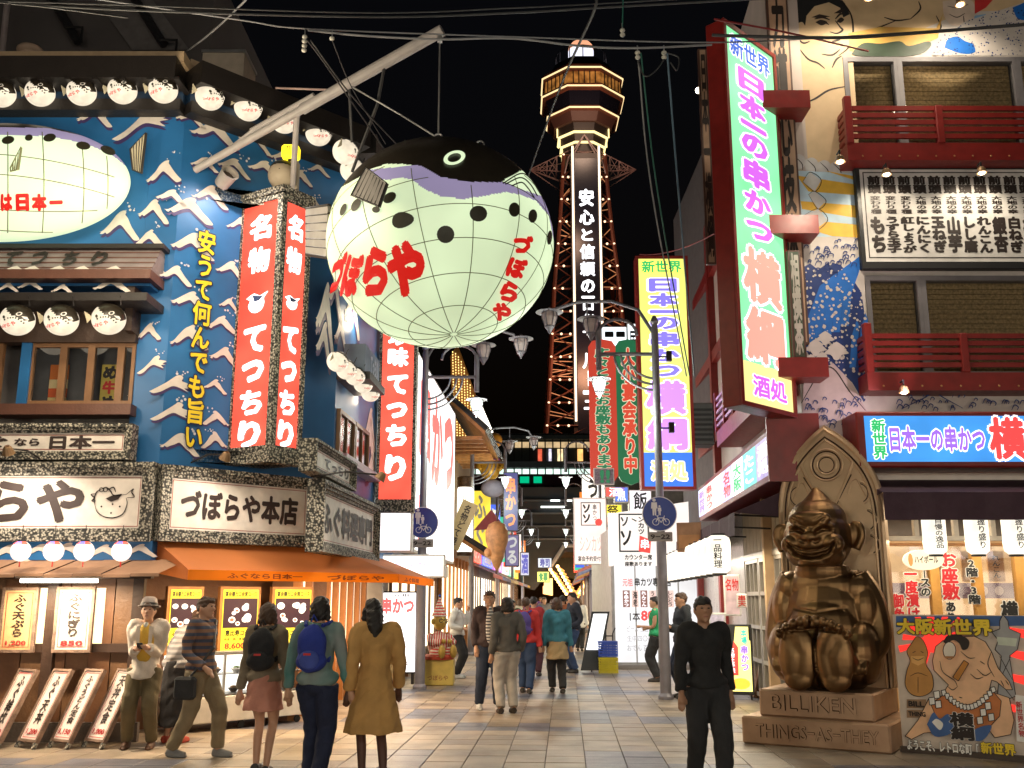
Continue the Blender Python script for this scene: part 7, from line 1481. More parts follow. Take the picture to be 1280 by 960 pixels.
light(rb, 'AREA', PD.M @ T(1.8, -.45, 2.35), 26, (1, .85, .6), 3, .2)
# ================================================================ bronze statue with its backboard and plinth
BRZ = mat('bronze', (.12, .065, .032), .42, 1.0, sc=2, col2=(.3, .18, .085)); PLN = mat('plinth_bronze', (.34, .21, .13), .4, .5, sc=2.5, col2=(.52, .34, .22), bump=.15); ARCH = mat('arch_bronze', (.48, .33, .2), .42, .5, sc=2, col2=(.66, .47, .3), bump=.1); GROOVE = mat('groove_dark', (.05, .022, .01), .5, .5)
p0 = gnd(928, 929); p1 = gnd(1115, 943.5); ang = atan2(p1.y - p0.y, p1.x - p0.x); W0 = (p1 - p0).length; MS = T(p0.x, p0.y, 0, rz=ang)
st = thing('bronze_statue', 'bronze seated laughing figure showing its soles, before a pointed arch board', 'statue', MS @ T(W0 / 2, .7, 0)); PS = Pl(p0.x, p0.y, math.degrees(ang)); PS.M = MS
zA = PS.uz(928, 894.6)[1]
MB(MS).bbox(0, 0, 0, W0, 1.5, zA, b=.02).build('lower_plinth', PLN, st)
P2 = off(PS, -.12); b0, b1 = P2.uz(949, 880)[0], P2.uz(1092, 880)[0]; zB = P2.uz(949, 861)[1]
MB(MS).bbox(b0, .12, zA, b1, 1.4, zB, b=.02).build('upper_plinth', PLN, st)
def raised(body, P_, x0, x1, z0, z1):
    u0, u1 = P_.uz(x0, 880)[0], P_.uz(x1, 880)[0]
    text(st, body, P_.M, u0, z0, u1, z1, GROOVE, y=-.003, bold=.05); text(st, body, P_.M, u0, z0, u1, z1, PLN, y=-.016, bold=.012)
raised('BILLIKEN', P2, 963, 1070, zA + .07, zB - .05); raised('THINGS−AS−THEY', PS, 943, 1096, .08, zA - .07)
# arch
Pa = off(PS, -1.05); ua0, ua1 = Pa.uz(975, 680)[0], Pa.uz(1108, 680)[0]; uc = (ua0 + ua1) / 2; hw = (ua1 - ua0) / 2; zT = Pa.uz(1030, 531)[1]; zs = zT - 1.35
def archp(w_, top, n=14):
    L_ = [(-w_, zB)] + [(-w_ * (cos(t)) ** .75 if t < pi / 2 else 0, zs + (top - zs) * (sin(t)) ** 1.0) for t in [pi / 2 * k / n for k in range(n)]]
    L_ = [(-w_, zB), (-w_, zs)] + [(-w_ * (1 - (k / n) ** 3), zs + (top - zs) * (k / n)) for k in range(1, n)]
    return L_ + [(0, top)] + [(-x, z) for x, z in reversed(L_)]
A = [(uc + x, z) for x, z in archp(hw, zT)]
MB(MS).prism(A, 1.05, 1.22).build('arch_board', ARCH, st)
def rel(ps, r=.018, mt=None, nm='arch_moulding', cl=False): MB(MS).tube([(uc + x, 1.05, z) for x, z in ps], r, 6, closed=cl).build(nm, mt or ARCH, st)
rel([(x, z) for x, z in archp(hw - .03, zT - .06)], .03); rel([(x, z) for x, z in archp(hw - .09, zT - .16)], .012, GROOVE, 'arch_groove'); rel([(x, z) for x, z in archp(hw - .12, zT - .2)], .016)
zc_ = zT - .52
for r_, rr, mt in ((.2, .016, ARCH), (.175, .01, GROOVE), (.12, .018, ARCH), (.1, .01, GROOVE)): rel([(r_ * cos(a), zc_ + r_ * sin(a)) for a in [2 * pi * k / 28 for k in range(28)]], rr, mt, 'ring', True)
for s_ in (-1, 1):
    rel([(s_ * x, z) for x, z in ((.0, zc_ - .62), (.12, zc_ - .42), (.26, zc_ - .15), (.33, zc_ + .02))], .022); rel([(s_ * x, z) for x, z in ((.03, zc_ - .62), (.15, zc_ - .4), (.3, zc_ - .14))], .009, GROOVE, 'arch_groove')
    for cx_, cz_, r_ in ((.36, zc_ - .38, .15), (.42, zc_ - .72, .15), (.44, zc_ - 1.02, .14)):
        rel([(s_ * (cx_ + r_ * cos(R(a))), cz_ + r_ * sin(R(a))) for a in range(-60, 75, 12)], .013); rel([(s_ * (cx_ + (r_ - .025) * cos(R(a))), cz_ + (r_ - .025) * sin(R(a))) for a in range(-60, 75, 12)], .007, GROOVE, 'arch_groove')
    rel([(s_ * x, z) for x, z in ((.24, zc_ - .38), (.3, zc_ - .22), (.36, zc_ - .2), (.46, zc_ - .42))], .012); rel([(s_ * x, z) for x, z in ((.12, zc_ - .42), (.18, zc_ - .62), (.2, zc_ - .9))], .012)
# body by joined volumes, then remeshed to one skin
cx = uc - .03; yb = .62
def lm(parts, vox, sm=2, name='body', mt=BRZ, parent=None, post=None, inv=None, dec=None):
    m = MB()
    for p in parts:
        if p[0] == 'e': m.ell(p[1], *p[2], 20, 14, M=p[3] if len(p) > 3 else None)
        else: m.tube(spline([V(q) for q in p[1]], 5) if len(p[1]) > 2 else p[1], [float(v) for v in np.interp(np.linspace(0, 1, (len(p[1]) - 1) * 5 + 1 if len(p[1]) > 2 else 2), np.linspace(0, 1, len(p[2])), p[2])], 12)
    me = m.mesh('raw', None); mods = [('REMESH', dict(mode='VOXEL', voxel_size=vox))]
    if sm: mods.append(('SMOOTH', dict(factor=.5, iterations=sm)))
    me = evaluated(me, mods)
    if post: post(me)
    return me
C = V((cx, yb, zB)); zh = 1.83
parts = [('e', C + V((0, .04, .72)), (.5, .36, .7)), ('e', C + V((0, -.06, .62)), (.46, .34, .52)), ('e', C + V((0, .06, 1.16)), (.46, .29, .28)), ('e', C + V((0, .0, .28)), (.62, .42, .29)), ('e', C + V((0, -.28, .35)), (.42, .25, .34)), ('e', C + V((0, .03, 1.36)), (.33, .26, .22)),
    ('e', C + V((0, -.03, zh - .03)), (.345, .33, .36)), ('e', C + V((0, .0, zh + .16)), (.3, .29, .26)), ('e', C + V((0, -.16, zh - .2)), (.3, .2, .19)),
    ('t', [C + V((0, .0, zh + .3)), C + V((0, .02, zh + .42)), C + V((-.01, .03, zh + .54))], [.2, .12, .025]),
    ('e', C + V((-.2, -.25, zh - .1)), (.12, .1, .11)), ('e', C + V((.2, -.25, zh - .1)), (.12, .1, .11)), ('e', C + V((0, -.33, zh - .03)), (.085, .07, .06)),
    ('e', C + V((0, -.3, zh + .17)), (.22, .08, .09)), ('e', C + V((0, -.3, zh - .31)), (.14, .08, .07))]
for s_ in (-1, 1):
    parts += [('t', [C + V((s_ * .36, .08, 1.28)), C + V((s_ * .52, .1, 1.0)), C + V((s_ * .6, .02, .6)), C + V((s_ * .54, -.2, .36))], [.19, .175, .15, .11]),
        ('e', C + V((s_ * .47, -.28, .33)), (.1, .12, .09)), ('e', C + V((s_ * .36, .08, 1.14)), (.25, .22, .24)), ('e', C + V((s_ * .46, .06, .9)), (.19, .22, .36)), ('e', C + V((s_ * .45, -.08, .42)), (.22, .32, .36)),
        ('t', [C + V((s_ * .25, .1, .24)), C + V((s_ * .3, -.2, .3)), C + V((s_ * .23, -.42, .3))], [.27, .24, .19]),
        ('e', C + V((s_ * .208, -.5, .38)), (.225, .1, .37)), ('e', C + V((s_ * .215, -.5, .13)), (.17, .09, .13)),
        ('e', C + V((s_ * .36, .02, zh - .0)), (.07, .06, .15)), ('t', [C + V((s_ * .35, .02, zh + .12)), C + V((s_ * .42, .0, zh + .1)), C + V((s_ * .44, -.01, zh - .02)), C + V((s_ * .38, -.02, zh - .16))], [.035, .038, .04, .04])]
    for k in range(5):
        w_ = .047 if k else .058; x_ = s_ * (.05 + .085 * k); parts.append(('e', C + V((x_, -.57, .79 - .009 * k * k)), (w_, .075, w_ * 1.25)))
    for k in range(4): parts.append(('t', [C + V((s_ * (.44 + .03 * k), -.33, .36)), C + V((s_ * (.42 + .035 * k), -.4, .27)), C + V((s_ * (.4 + .035 * k), -.38, .2))], [.026, .024, .02]))
def carve(me):
    n_ = len(me.vertices); co = np.zeros(n_ * 3); me.vertices.foreach_get('co', co); co = co.reshape(-1, 3); no = np.zeros(n_ * 3); me.vertices.foreach_get('normal', no); no = no.reshape(-1, 3)
    x = co[:, 0] - C.x; y = co[:, 1] - C.y; z = co[:, 2] - C.z
    def dist(pl, xx, zz):
        d = np.full(len(xx), 9.0)
        for (a, b), (c, e) in zip(pl, pl[1:]):
            vx, vz = c - a, e - b; t = np.clip(((xx - a) * vx + (zz - b) * vz) / (vx * vx + vz * vz + 1e-9), 0, 1); d = np.minimum(d, np.hypot(xx - a - t * vx, zz - b - t * vz))
        return d
    front = (y < -.1) & (z > 1.2); D = np.zeros(n_)
    def g(pl, wd, dep, mir=False):
        nonlocal D
        d = dist(pl, x, z)
        if mir: d = np.minimum(d, dist([(-a, b) for a, b in pl], x, z))
        D += np.where(front, dep * np.exp(-(d / wd) ** 2), 0)
    grin = [(-.24, zh - .11), (-.17, zh - .2), (-.08, zh - .235), (0, zh - .245), (.08, zh - .235), (.17, zh - .2), (.24, zh - .11)]
    g([(a, b + .01) for a, b in grin], .018, -.075); g([(-.19, zh - .13), (-.08, zh - .155), (0, zh - .16), (.08, zh - .155), (.19, zh - .13)], .015, -.055)
    g([(-.18, zh - .155), (0, zh - .2), (.18, zh - .155)], .018, .014); g([(a, b - .045) for a, b in grin], .02, .02)
    g([(-.26, zh - .06), (-.28, zh - .12), (-.25, zh - .17)], .014, -.025, True)
    g([(-.2, zh + .05), (-.14, zh + .07), (-.07, zh + .03)], .014, -.06, True); g([(-.21, zh + .09), (-.14, zh + .115), (-.06, zh + .07)], .02, .022, True)
    g([(-.22, zh + .02), (-.15, zh + .02), (-.09, zh - .01)], .016, .012, True)
    g([(-.17, zh + .17), (-.08, zh + .1), (-.04, zh + .07)], .011, -.018, True); g([(-.15, zh + .21), (-.06, zh + .15)], .009, -.012, True)
    g([(-.1, zh - .06), (-.06, zh - .09), (-.03, zh - .075)], .012, -.03, True)
    front = (y < -.35) & (z < .8) & (np.abs(x) < .46)
    g([(0, .0), (0, .8)], .014, -.06); g([(-.4, .66), (0, .7), (.4, .66)], .014, -.035)
    g([(-.2, .2), (-.16, .4), (-.26, .56)], .06, -.018, True)
    front = (y < .3) & (z > .75) & (z < 1.35); g([(-.3, .93), (0, .88), (.3, .93)], .02, -.012)
    co += no * D[:, None]; w_ = np.clip((z - 1.4) / .12, 0, 1); w_ = w_ * w_ * (3 - 2 * w_); pz = C.z + 1.38
    co[:, 0] = C.x + (co[:, 0] - C.x) * (1 + .17 * w_); co[:, 1] = C.y + (co[:, 1] - C.y) * (1 + .17 * w_) - .05 * w_; co[:, 2] = np.where(w_ > 0, pz + (co[:, 2] - pz) * (1 + .1 * w_), co[:, 2]) - .09 * w_
    me.vertices.foreach_set('co', co.ravel()); me.update()
me = lm(parts, .011, 3, post=carve)
me.transform(WM[st].inverted() @ MS); me.materials.append(BRZ); me.polygons.foreach_set('use_smooth', [True] * len(me.polygons)); link('body', me, st)

# ================================================================ poster board with painted wrestler, bottom right
pa = gnd(1135, 940); pb_ = gnd(1290, 953); an = atan2(pb_.y - pa.y, pb_.x - pa.x); MP = T(pa.x, pa.y, 0, rz=an); PP = Pl(pa.x, pa.y, math.degrees(an))
u0 = PP.uz(1122, 850)[0]; zt_ = PP.uz(1120, 768)[1]; u9 = PP.uz(1282, 860)[0]
ps = thing('photo_board', 'painted face-in-hole board of a wrestler beside the statue plinth', 'photo board', MP @ T(u0, 0, 0)); J = 0
def pq(px, py): return PP.uz(px, py)
hole = [pq(1187 + 9 * cos(a), 813 + 12 * sin(a)) for a in [2 * pi * k / 12 for k in range(12)]]
# board built as a frame of strips around the hole
hx0, hx1, hz0, hz1 = min(p[0] for p in hole), max(p[0] for p in hole), min(p[1] for p in hole), max(p[1] for p in hole)
m = MB(PP.M)
for a in ((u0, .06, hx0, zt_), (hx1, .06, u9 + .6, zt_), (hx0, .06, hx1, hz0), (hx0, hz1, hx1, zt_)): m.box(a[0], 0, a[1], a[2], .05, a[3])
m.build('board', mat('board_cream', (.6, .5, .42), .5), ps); bx('base_rail', mat('dark_rail', (.06, .04, .03), .5), ps, u0 - .02, -.04, 0, u9 + .6, .1, .058, M=PP.M); bx('foot', BLACK, ps, u0 + .2, .05, 0, u0 + .26, .6, .05, M=PP.M)
def pp(pts, mt, nm='painted_shape', sp=False, outl=0):
    global J
    J += 1; q = [pq(*p) for p in pts]
    if sp: q = [tuple(v) for v in spline([V(p) for p in q + [q[0]]], 4)[:-1]]
    MB(PP.M).poly(q, -.002 - .0005 * J).build(nm, mt, ps)
    if outl: J += 1; mb = MB(PP.M); c = q + [q[0]]; [mb.add([(a[0] - dy, -.002 - .0005 * J, a[1] + dx), (a[0] + dy, -.002 - .0005 * J, a[1] - dx), (b[0] + dy, -.002 - .0005 * J, b[1] - dx), (b[0] - dy, -.002 - .0005 * J, b[1] + dx)], [(0, 1, 2, 3)]) for a, b in zip(c, c[1:]) for L_ in [max(1e-6, math.hypot(b[0] - a[0], b[1] - a[1]))] for dx, dy in [((b[0] - a[0]) / L_ * .004, (b[1] - a[1]) / L_ * .004)]]; mb.build('painted_outline', INK, ps)
def pl_(lines, wd=.012, mt=None):
    global J
    J += 1; mb = MB(PP.M); [ribbon(mb, spline([V(pq(*p)) for p in l], 4), wd, -.002 - .0005 * J) for l in lines]; mb.build('painted_line', mt or INK, ps)
PR_ = mat('poster_red', (.42, .05, .05), .5); PBL = mat('poster_blue', (.05, .12, .32), .5); PSK = mat('poster_skin', (.8, .48, .28), .5); PYE = mat('poster_yellow_ink', (.8, .58, .03), .5)
pp([(1120, 770), (1300, 770), (1300, 782), (1120, 784)], PBL)
for k in range(14):
    a0, a1 = R(-180 + k * 26), R(-180 + k * 26 + 12); c_ = (1168, 800); r_ = 46 if k % 2 else 40
    pts = [c_, (c_[0] + r_ * cos(a0), c_[1] + r_ * .9 * sin(a0)), (c_[0] + r_ * cos(a1), c_[1] + r_ * .9 * sin(a1))]; pp([(max(1123, x), max(771, min(930, y))) for x, y in pts], PR_, 'painted_ray')
for y in (784, 812, 842, 880): pp([(1262, y), (1300, y + 6), (1300, y + 20), (1262, y + 8)], PR_, 'painted_ray')
pp([(1168 + 15 * cos(a), 802 + 14 * sin(a)) for a in [2 * pi * k / 16 for k in range(16)]], PR_, 'painted_sun')
pp([(1248, 800), (1240, 790), (1250, 786), (1250, 776), (1254, 768), (1260, 776), (1262, 786), (1276, 792), (1272, 812), (1262, 820), (1270, 870), (1246, 880), (1252, 820), (1244, 812)], mat('poster_grey', (.35, .35, .36), .5), 'painted_tower', outl=1); pp([(1246, 796), (1272, 798), (1270, 808), (1248, 806)], mat('poster_pale', (.55, .6, .5), .5), 'painted_tower_sign')
pl_([[(1250, 820), (1266, 850)], [(1264, 820), (1250, 850)], [(1248, 850), (1268, 875)]], .008)
ORF = mat('poster_orange_figure', (.5, .24, .06), .5); pp([(1140, 804), (1146, 796), (1154, 800), (1160, 815), (1158, 830), (1166, 845), (1166, 862), (1154, 870), (1140, 868), (1132, 856), (1134, 838), (1138, 826), (1134, 814)], ORF, 'painted_seated_figure', True, 1)
pp([(1139, 820), (1156, 820), (1156, 828), (1148, 832), (1140, 828)], mat('poster_orange_light', (.7, .38, .12), .5), 'painted_face'); pl_([[(1138, 845), (1148, 841), (1160, 845)], [(1148, 846), (1148, 866)], [(1141, 816), (1145, 814)], [(1151, 814), (1155, 816)], [(1141, 822), (1148, 825), (1155, 822)]], .008)
pp([(1134, 874), (1158, 874), (1160, 885), (1134, 885)], mat('poster_brown', (.3, .18, .1), .5)); pp([(1134, 887), (1160, 887), (1162, 897), (1134, 897)], mat('poster_brown', (.3, .18, .1), .5))
# wrestler
pp([(1166, 826), (1170, 808), (1180, 800)] + [(1187 - 7.5 * sin(a), 813 - 10.5 * cos(a)) for a in [2 * pi * k / 12 for k in range(13)]] + [(1181, 799.5), (1200, 796), (1218, 795), (1232, 802), (1240, 815), (1248, 835), (1262, 852), (1266, 862), (1258, 862), (1246, 852), (1240, 850), (1236, 866), (1222, 880), (1204, 884), (1188, 876), (1182, 862), (1186, 856), (1178, 848), (1168, 838)], PSK, 'painted_wrestler', False, 1)
pp([(1162, 872), (1184, 870), (1200, 884), (1226, 880), (1244, 866), (1262, 872), (1268, 900), (1264, 918), (1244, 922), (1238, 914), (1226, 918), (1200, 902), (1172, 915), (1156, 916), (1140, 924), (1132, 920), (1148, 900)], PSK, 'painted_legs', False, 1)
pp([(1180, 868), (1188, 878), (1204, 885), (1222, 882), (1240, 862), (1252, 876), (1250, 895), (1236, 910), (1222, 916), (1200, 900), (1176, 908), (1164, 880)], mat('poster_apron', (.55, .18, .05), .5), 'painted_apron', False, 1)
for k in range(15):
    t_ = k / 14; x = 1180 + 62 * t_; y = 866 + 20 * sin(pi * t_) - 4 * t_; pp([(x - 3, y - 3), (x + 2, y - 4), (x + 4, y + 2), (x - 1, y + 4)], TWH, 'painted_rope', False, 1)
for x, y in ((1172, 868), (1166, 876), (1174, 880), (1230, 890), (1236, 882), (1240, 896), (1226, 900)): pp([(x - 4, y - 4), (x + 3, y - 5), (x + 4, y + 4), (x - 3, y + 5)], TWH, 'painted_paper', False, 1)
pp([(1180, 802), (1186, 794), (1200, 793), (1212, 800), (1211, 810), (1204, 812), (1200, 804), (1193, 800), (1184, 804)], INK, 'painted_hair', True)
pp([(1192, 846), (1206, 825), (1212, 829), (1199, 851)], mat('poster_skewer', (.5, .2, .03), .5), 'painted_skewer', False, 1)
pp([(1188 + 8 * cos(a), 813 + 11 * sin(a)) for a in [2 * pi * k / 14 for k in range(14)]], mat('opening_cream', (.75, .68, .58), .6), 'face_opening', False, 1); pp([(1182, 820), (1194, 820), (1192, 823), (1184, 823)], OTIM, 'opening_bar')
pl_([[(1176, 826), (1180, 840), (1194, 850), (1198, 858)], [(1186, 858), (1192, 862), (1198, 858)], [(1202, 814), (1212, 822), (1220, 822)], [(1222, 836), (1232, 844), (1240, 840)], [(1240, 815), (1236, 830), (1244, 846)], [(1214, 842), (1222, 848), (1230, 846)], [(1200, 871), (1204, 872)], [(1226, 826), (1232, 830)], [(1252, 850), (1256, 858)], [(1258, 850), (1262, 856)]], .01)
pp([(1160, 905), (1168, 890), (1176, 898), (1186, 892), (1194, 902), (1190, 916), (1170, 920)], PBL, 'painted_wave', True); pp([(1210, 922), (1222, 910), (1240, 906), (1236, 918), (1226, 926)], PBL, 'painted_wave', True); pp([(1166, 902), (1172, 898), (1180, 904), (1176, 912)], TWH, 'painted_foam', True)
for s_, x0, y0, x1, y1, mt, ot, ob in (('大阪新世界', 1123, 773, 1240, 794, PYE, INK, .07), ('ようこそ、レトロな町「', 1136, 926, 1224, 940, TWH, INK, .07), ('新世界', 1228, 928, 1270, 943, PYE, INK, .07), ('横綱', 1190, 890, 1218, 925, INK, TWH, .04), ('BILL', 1137, 876, 1156, 883, INK, None, 0), ('THING', 1137, 889, 1158, 895, INK, None, 0)):
    a, b = pq(x0, y1), pq(x1, y0); text(ps, s_, PP.M, a[0], pq((x0 + x1) / 2, y1)[1], b[0], pq((x0 + x1) / 2, y0)[1], mt, y=-.045, bold=.07, out=ot, outb=ob, v=(s_ == '横綱'))
pp([(1270, 868), (1300, 872), (1300, 930), (1272, 926)], TWH, 'painted_panel'); text(ps, '新世界名物', PP.M, pq(1273, 900)[0], pq(1275, 920)[1], pq(1281, 900)[0], pq(1275, 876)[1], MRED, y=-.06, v=True)

# ================================================================ street things
t = thing('striped_figure', 'golden seated figure in red striped clothes and cone hat on a yellow box', 'statue', T(*gnd(548, 856).xy, 0)); M = WM[t]; YB = mat('yellow_box', (.6, .45, .1), .5); p_ = WM[t].translation; sc_ = 1
h0 = at(548, 824, p_.y).z
MB(M).bbox(-.27, -.2, .0, .3, .35, h0, b=.015).build('pedestal', YB, t); text(t, 'づぼらや', M, -.2, h0 * .2, .2, h0 * .4, mat('red_brown_ink', (.3, .1, .04), .6), y=-.206, bold=.02)
Mq = M @ T(0, 0, h0, rz=R(35)); STR = stripes('red_white_stripe', (.55, .05, .04), (.7, .6, .5), 22, 0); STR2 = stripes('red_white_stripe_b', (.55, .05, .04), (.7, .6, .5), 18, 2); GO = mat('gold_skin', (.45, .3, .06), .4, .3)
MB(Mq).lathe([(.3, .0), (.31, .06), (.27, .09)], 20).build('cushion', mat('red_cushion', (.4, .05, .02), .6), t); MB(Mq).ell((0, .02, .28), .22, .2, .26, 18, 12).build('torso', STR, t, True)
MB(Mq).ell((0, -.02, .72), .14, .15, .17, 18, 12).build('head', GO, t, True); MB(Mq).ell((0, -.17, .7), .03, .03, .03, 8, 6).build('nose', GO, t); MB(Mq).lathe([(.15, .82), (.15, .84), (.08, 1.0), (.01, 1.2)], 16).build('cone_hat', STR2, t); MB(Mq).ell((0, 0, 1.22), .03, .03, .03, 8, 6).build('pompom', BLU, t)
for s_ in (-1, 1):
    MB(Mq).tube([(s_ * .19, .0, .45), (s_ * .26, -.1, .32), (s_ * .1, -.26, .34)], [.08, .075, .06], 8).build('sleeve', STR, t, True); MB(Mq).ell((s_ * .07, -.29, .35), .05, .05, .05, 8, 6).build('hand', GO, t, True)
    MB(Mq).tube([(s_ * .1, -.02, .12), (s_ * .13, -.25, .14)], [.12, .1], 10).build('trouser_leg', STR2, t, True); MB(Mq).ell((s_ * .13, -.33, .16), .08, .05, .13, 10, 8).build('foot', GO, t, True); MB(Mq).tube([(s_ * .055 + .045 * cos(a), -.165, .74 + .035 * sin(a)) for a in [2 * pi * k / 10 for k in range(10)]], .007, 4, closed=True).build('glasses', BLACK, t)
    MB(Mq).ell((s_ * .15, 0, .72), .03, .04, .06, 8, 6).build('ear', GO, t)
p = gnd(746, 841); t = thing('leaning_sign', 'blank white lit sandwich board on a black frame right of centre', 'A-frame sign', T(*at(738, 842, p.y).xy, 0)); M = WM[t]; sh = .3
m = MB(M); m.add([(-.22, 0, .05), (.2, 0, .05), (.5, .35, 1.35), (.08, .35, 1.35), (-.22, .05, .05), (.2, .05, .05), (.5, .4, 1.35), (.08, .4, 1.35)], [(0, 1, 2, 3), (4, 5, 6, 7), (0, 1, 5, 4), (1, 2, 6, 5), (2, 3, 7, 6), (3, 0, 4, 7)]); m.build('frame', BLACK, t)
m = MB(M); m.add([(-.08, .1, .5), (.24, .1, .5), (.44, .34, 1.3), (.12, .34, 1.3)], [(0, 1, 2, 3)]); m.v = [v + V((0, -.02, 0)) for v in m.v]; m.build('lit_panel', em('lean_white', (1, 1, 1), 1.1, sample=True), t); MB(M).tube([(.45, .9, 0), (.4, .4, 1.2)], .02, 5).build('rear_leg', BLACK, t)
def crate(M, c_, lab, w_=.42, h_=.34):
    t = thing('plastic_crate', lab, 'crate', M, 'stacked plastic crates'); mt = mat('crate_' + lab[:4], c_, .4)
    m = MB(M); m.box(-w_ / 2, -.15, 0, w_ / 2, .15, .02)
    for k in range(5): z_ = .03 + k * (h_ - .06) / 5; zz_ = z_ + (h_ - .06) / 5 - .018; m.box(-w_ / 2, -.15, z_, w_ / 2, -.135, zz_); m.box(-w_ / 2, .135, z_, w_ / 2, .15, zz_); m.box(-w_ / 2, -.135, z_, -w_ / 2 + .015, .135, zz_); m.box(w_ / 2 - .015, -.135, z_, w_ / 2, .135, zz_)
    m.build('basket', mt, t); m = MB(M)
    for x_ in (-w_ / 2 - .006, 0, w_ / 2 - .01): m.box(x_, -.16, 0, x_ + .02, -.151, h_)
    m.box(-w_ / 2 - .01, -.165, h_ - .04, w_ / 2 + .01, .165, h_); m.build('rib', mt, t)
p = gnd(760, 841); crate(T(*p), (.6, .5, .02), 'yellow plastic crate standing on the ground by the white panels'); crate(T(p.x, p.y, .36), (.03, .08, .45), 'blue plastic crate stacked on the yellow crate')
t = thing('wheeled_frame', 'black wire carrier with hooks behind the stacked crates', 'trolley', T(p.x - .1, p.y + .3, 0)); M = WM[t]
for x_ in (-.25, .05, .25): MB(M).tube([(x_, 0, 0), (x_, 0, .85), (x_ + .06, -.05, .98)], .014, 5).build('bar', BLACK, t)
MB(M).tube([(-.25, 0, .8), (.25, 0, .8)], .014, 5).build('bar', BLACK, t)
# ================================================================ people
SKN = mat('skin', (.5, .28, .18), .5, sc=8, var=.08); SKN2 = mat('skin_tan', (.38, .2, .12), .5, sc=8, var=.08); HAIR = mat('black_hair', (.012, .009, .008), .45, bump=.4, bsc=160, sc=20); HAIRG = mat('brown_hair', (.07, .035, .02), .45, bump=.4, bsc=160)
def fab(n, c, r=.85): return mat('fabric_' + n, c, r, var=.16, sc=5, bump=.35, bsc=90)
def jig(me, amp, sc=9, seed=0):          # soft folds in cloth
    n_ = len(me.vertices); co = np.zeros(n_ * 3); me.vertices.foreach_get('co', co); co = co.reshape(-1, 3); no = np.zeros(n_ * 3); me.vertices.foreach_get('normal', no); no = no.reshape(-1, 3)
    x, y, z = co.T; d = np.sin(x * sc * 2 + z * sc * 1.1 + seed) * np.sin(z * sc * 1.9 + y * sc + seed * 2) + .6 * np.sin(z * sc * 4.1 + x * sc * 3 + seed) * np.sin(y * sc * 3 + x * 2)
    co += no * (d * amp)[:, None]; me.vertices.foreach_set('co', co.ravel()); me.update()
def person(x, y, rz, label, H=1.68, top=None, bot=None, shoe=None, hair=HAIR, skin=SKN, hL=(.26, -.02, .8), hR=(-.26, -.02, .8), fL=(.1, 0), fR=(-.1, 0), lean=0, head=(0, 0), vox=.012, hem=.9, skirt=None, hairk='short', slim=1.0, extra=None, bulk=1.0, sleeve=1.0, grp=None, collar=True):
    k = H / 1.7; t = thing('person', label, 'person', T(x, y, 0, rz=rz, s=k), grp); M = T(x, y, 0, rz=rz, s=k); W = WM[t]
    hip, ch, nk = V((0, 0, .93)), V((0, -lean * .55, 1.28 - lean * .1)), V((0, -lean * .9, 1.45 - lean * .22)); hd = nk + V((head[0], -.015 - lean * .25 + head[1], .135 - lean * .06))
    sh = {s: nk + V((s * .175 * slim, .01, -.05)) for s in (-1, 1)}; hnd = {1: V(hL), -1: V(hR)}; ft = {1: V((*fL, .07)), -1: V((*fR, .07))}
    el = {}; kn = {}; hp = {}
    for s in (-1, 1):
        a, b = sh[s], hnd[s]; d = (b - a).length; L_ = .29; o = sqrt(max(0, L_ * L_ - d * d / 4)); bd = V((s * .22, .9, -.25)).normalized(); ax = (b - a).normalized(); bd = (bd - ax * bd.dot(ax)).normalized(); el[s] = (a + b) / 2 + bd * o
        hp[s] = V((s * .09, 0, .9)); a, b = hp[s], ft[s] + V((0, 0, .02)); d = (b - a).length; o = sqrt(max(0, .43 * .43 - d * d / 4)); kn[s] = (a + b) / 2 + V((0, -o, 0))
    P = [('t', [hip + V((0, 0, -.05)), hip + V((0, 0, .12)), ch, nk + V((0, .01, -.06))], [.125, .11, .13, .085]), ('t', [nk + V((0, 0, -.05)), hd + V((0, .02, -.08))], [.06, .055]),
         ('e', hd, (.077, .095, .112)), ('e', hd + V((0, -.03, -.06)), (.055, .06, .055)), ('t', [hd + V((0, -.085, .015)), hd + V((0, -.112, -.02))], [.012, .018]), ('e', hd + V((0, -.085, .035)), (.05, .014, .01)), ('e', hd + V((0, -.09, -.055)), (.027, .012, .009)), ('e', hd + V((0, -.08, -.095)), (.025, .02, .018))]
    for s in (-1, 1):
        P += [('e', hd + V((s * .079, .01, -.005)), (.012, .022, .032)), ('t', [sh[s] + V((-s * .08, 0, 0)), sh[s], el[s], hnd[s]], [.06, .052, .04, .026]),
              ('t', [hp[s] + V((0, 0, .05)), (hp[s] + kn[s]) / 2, kn[s], (kn[s] * .6 + ft[s] * .4) + V((0, .02, 0)), ft[s]], [.09, .08, .05, .048, .033]), ('t', [ft[s] + V((0, .04, -.03)), ft[s] + V((0, -.08, -.04)), ft[s] + V((0, -.16, -.05))], [.035, .035, .025])]
        d = (hnd[s] - el[s]).normalized(); n_ = d.cross(V((s, 0, .2))).normalized(); w_ = d.cross(n_).normalized()
        P.append(('t', [hnd[s] - d * .01, hnd[s] + d * .04, hnd[s] + d * .085], [.026, .034, .034]))
        if vox < .013:
            for q in range(4): b = hnd[s] + d * .085 + w_ * (.025 * (1.5 - q) * .7); l_ = (.062, .072, .068, .05)[q]; P.append(('t', [b, b + d * l_ * .55 + n_ * .008, b + d * l_ * .85 + n_ * .026], [.0105, .0095, .008]))
            P.append(('t', [hnd[s] + d * .02 + w_ * .028, hnd[s] + d * .055 + w_ * .05 + n_ * .01, hnd[s] + d * .085 + w_ * .052 + n_ * .02], [.012, .011, .009]))
    def fin_(me, nm, mt, par=t): me.transform(W.inverted() @ M); me.materials.append(mt); me.polygons.foreach_set('use_smooth', [True] * len(me.polygons)); return link(nm, me, par)
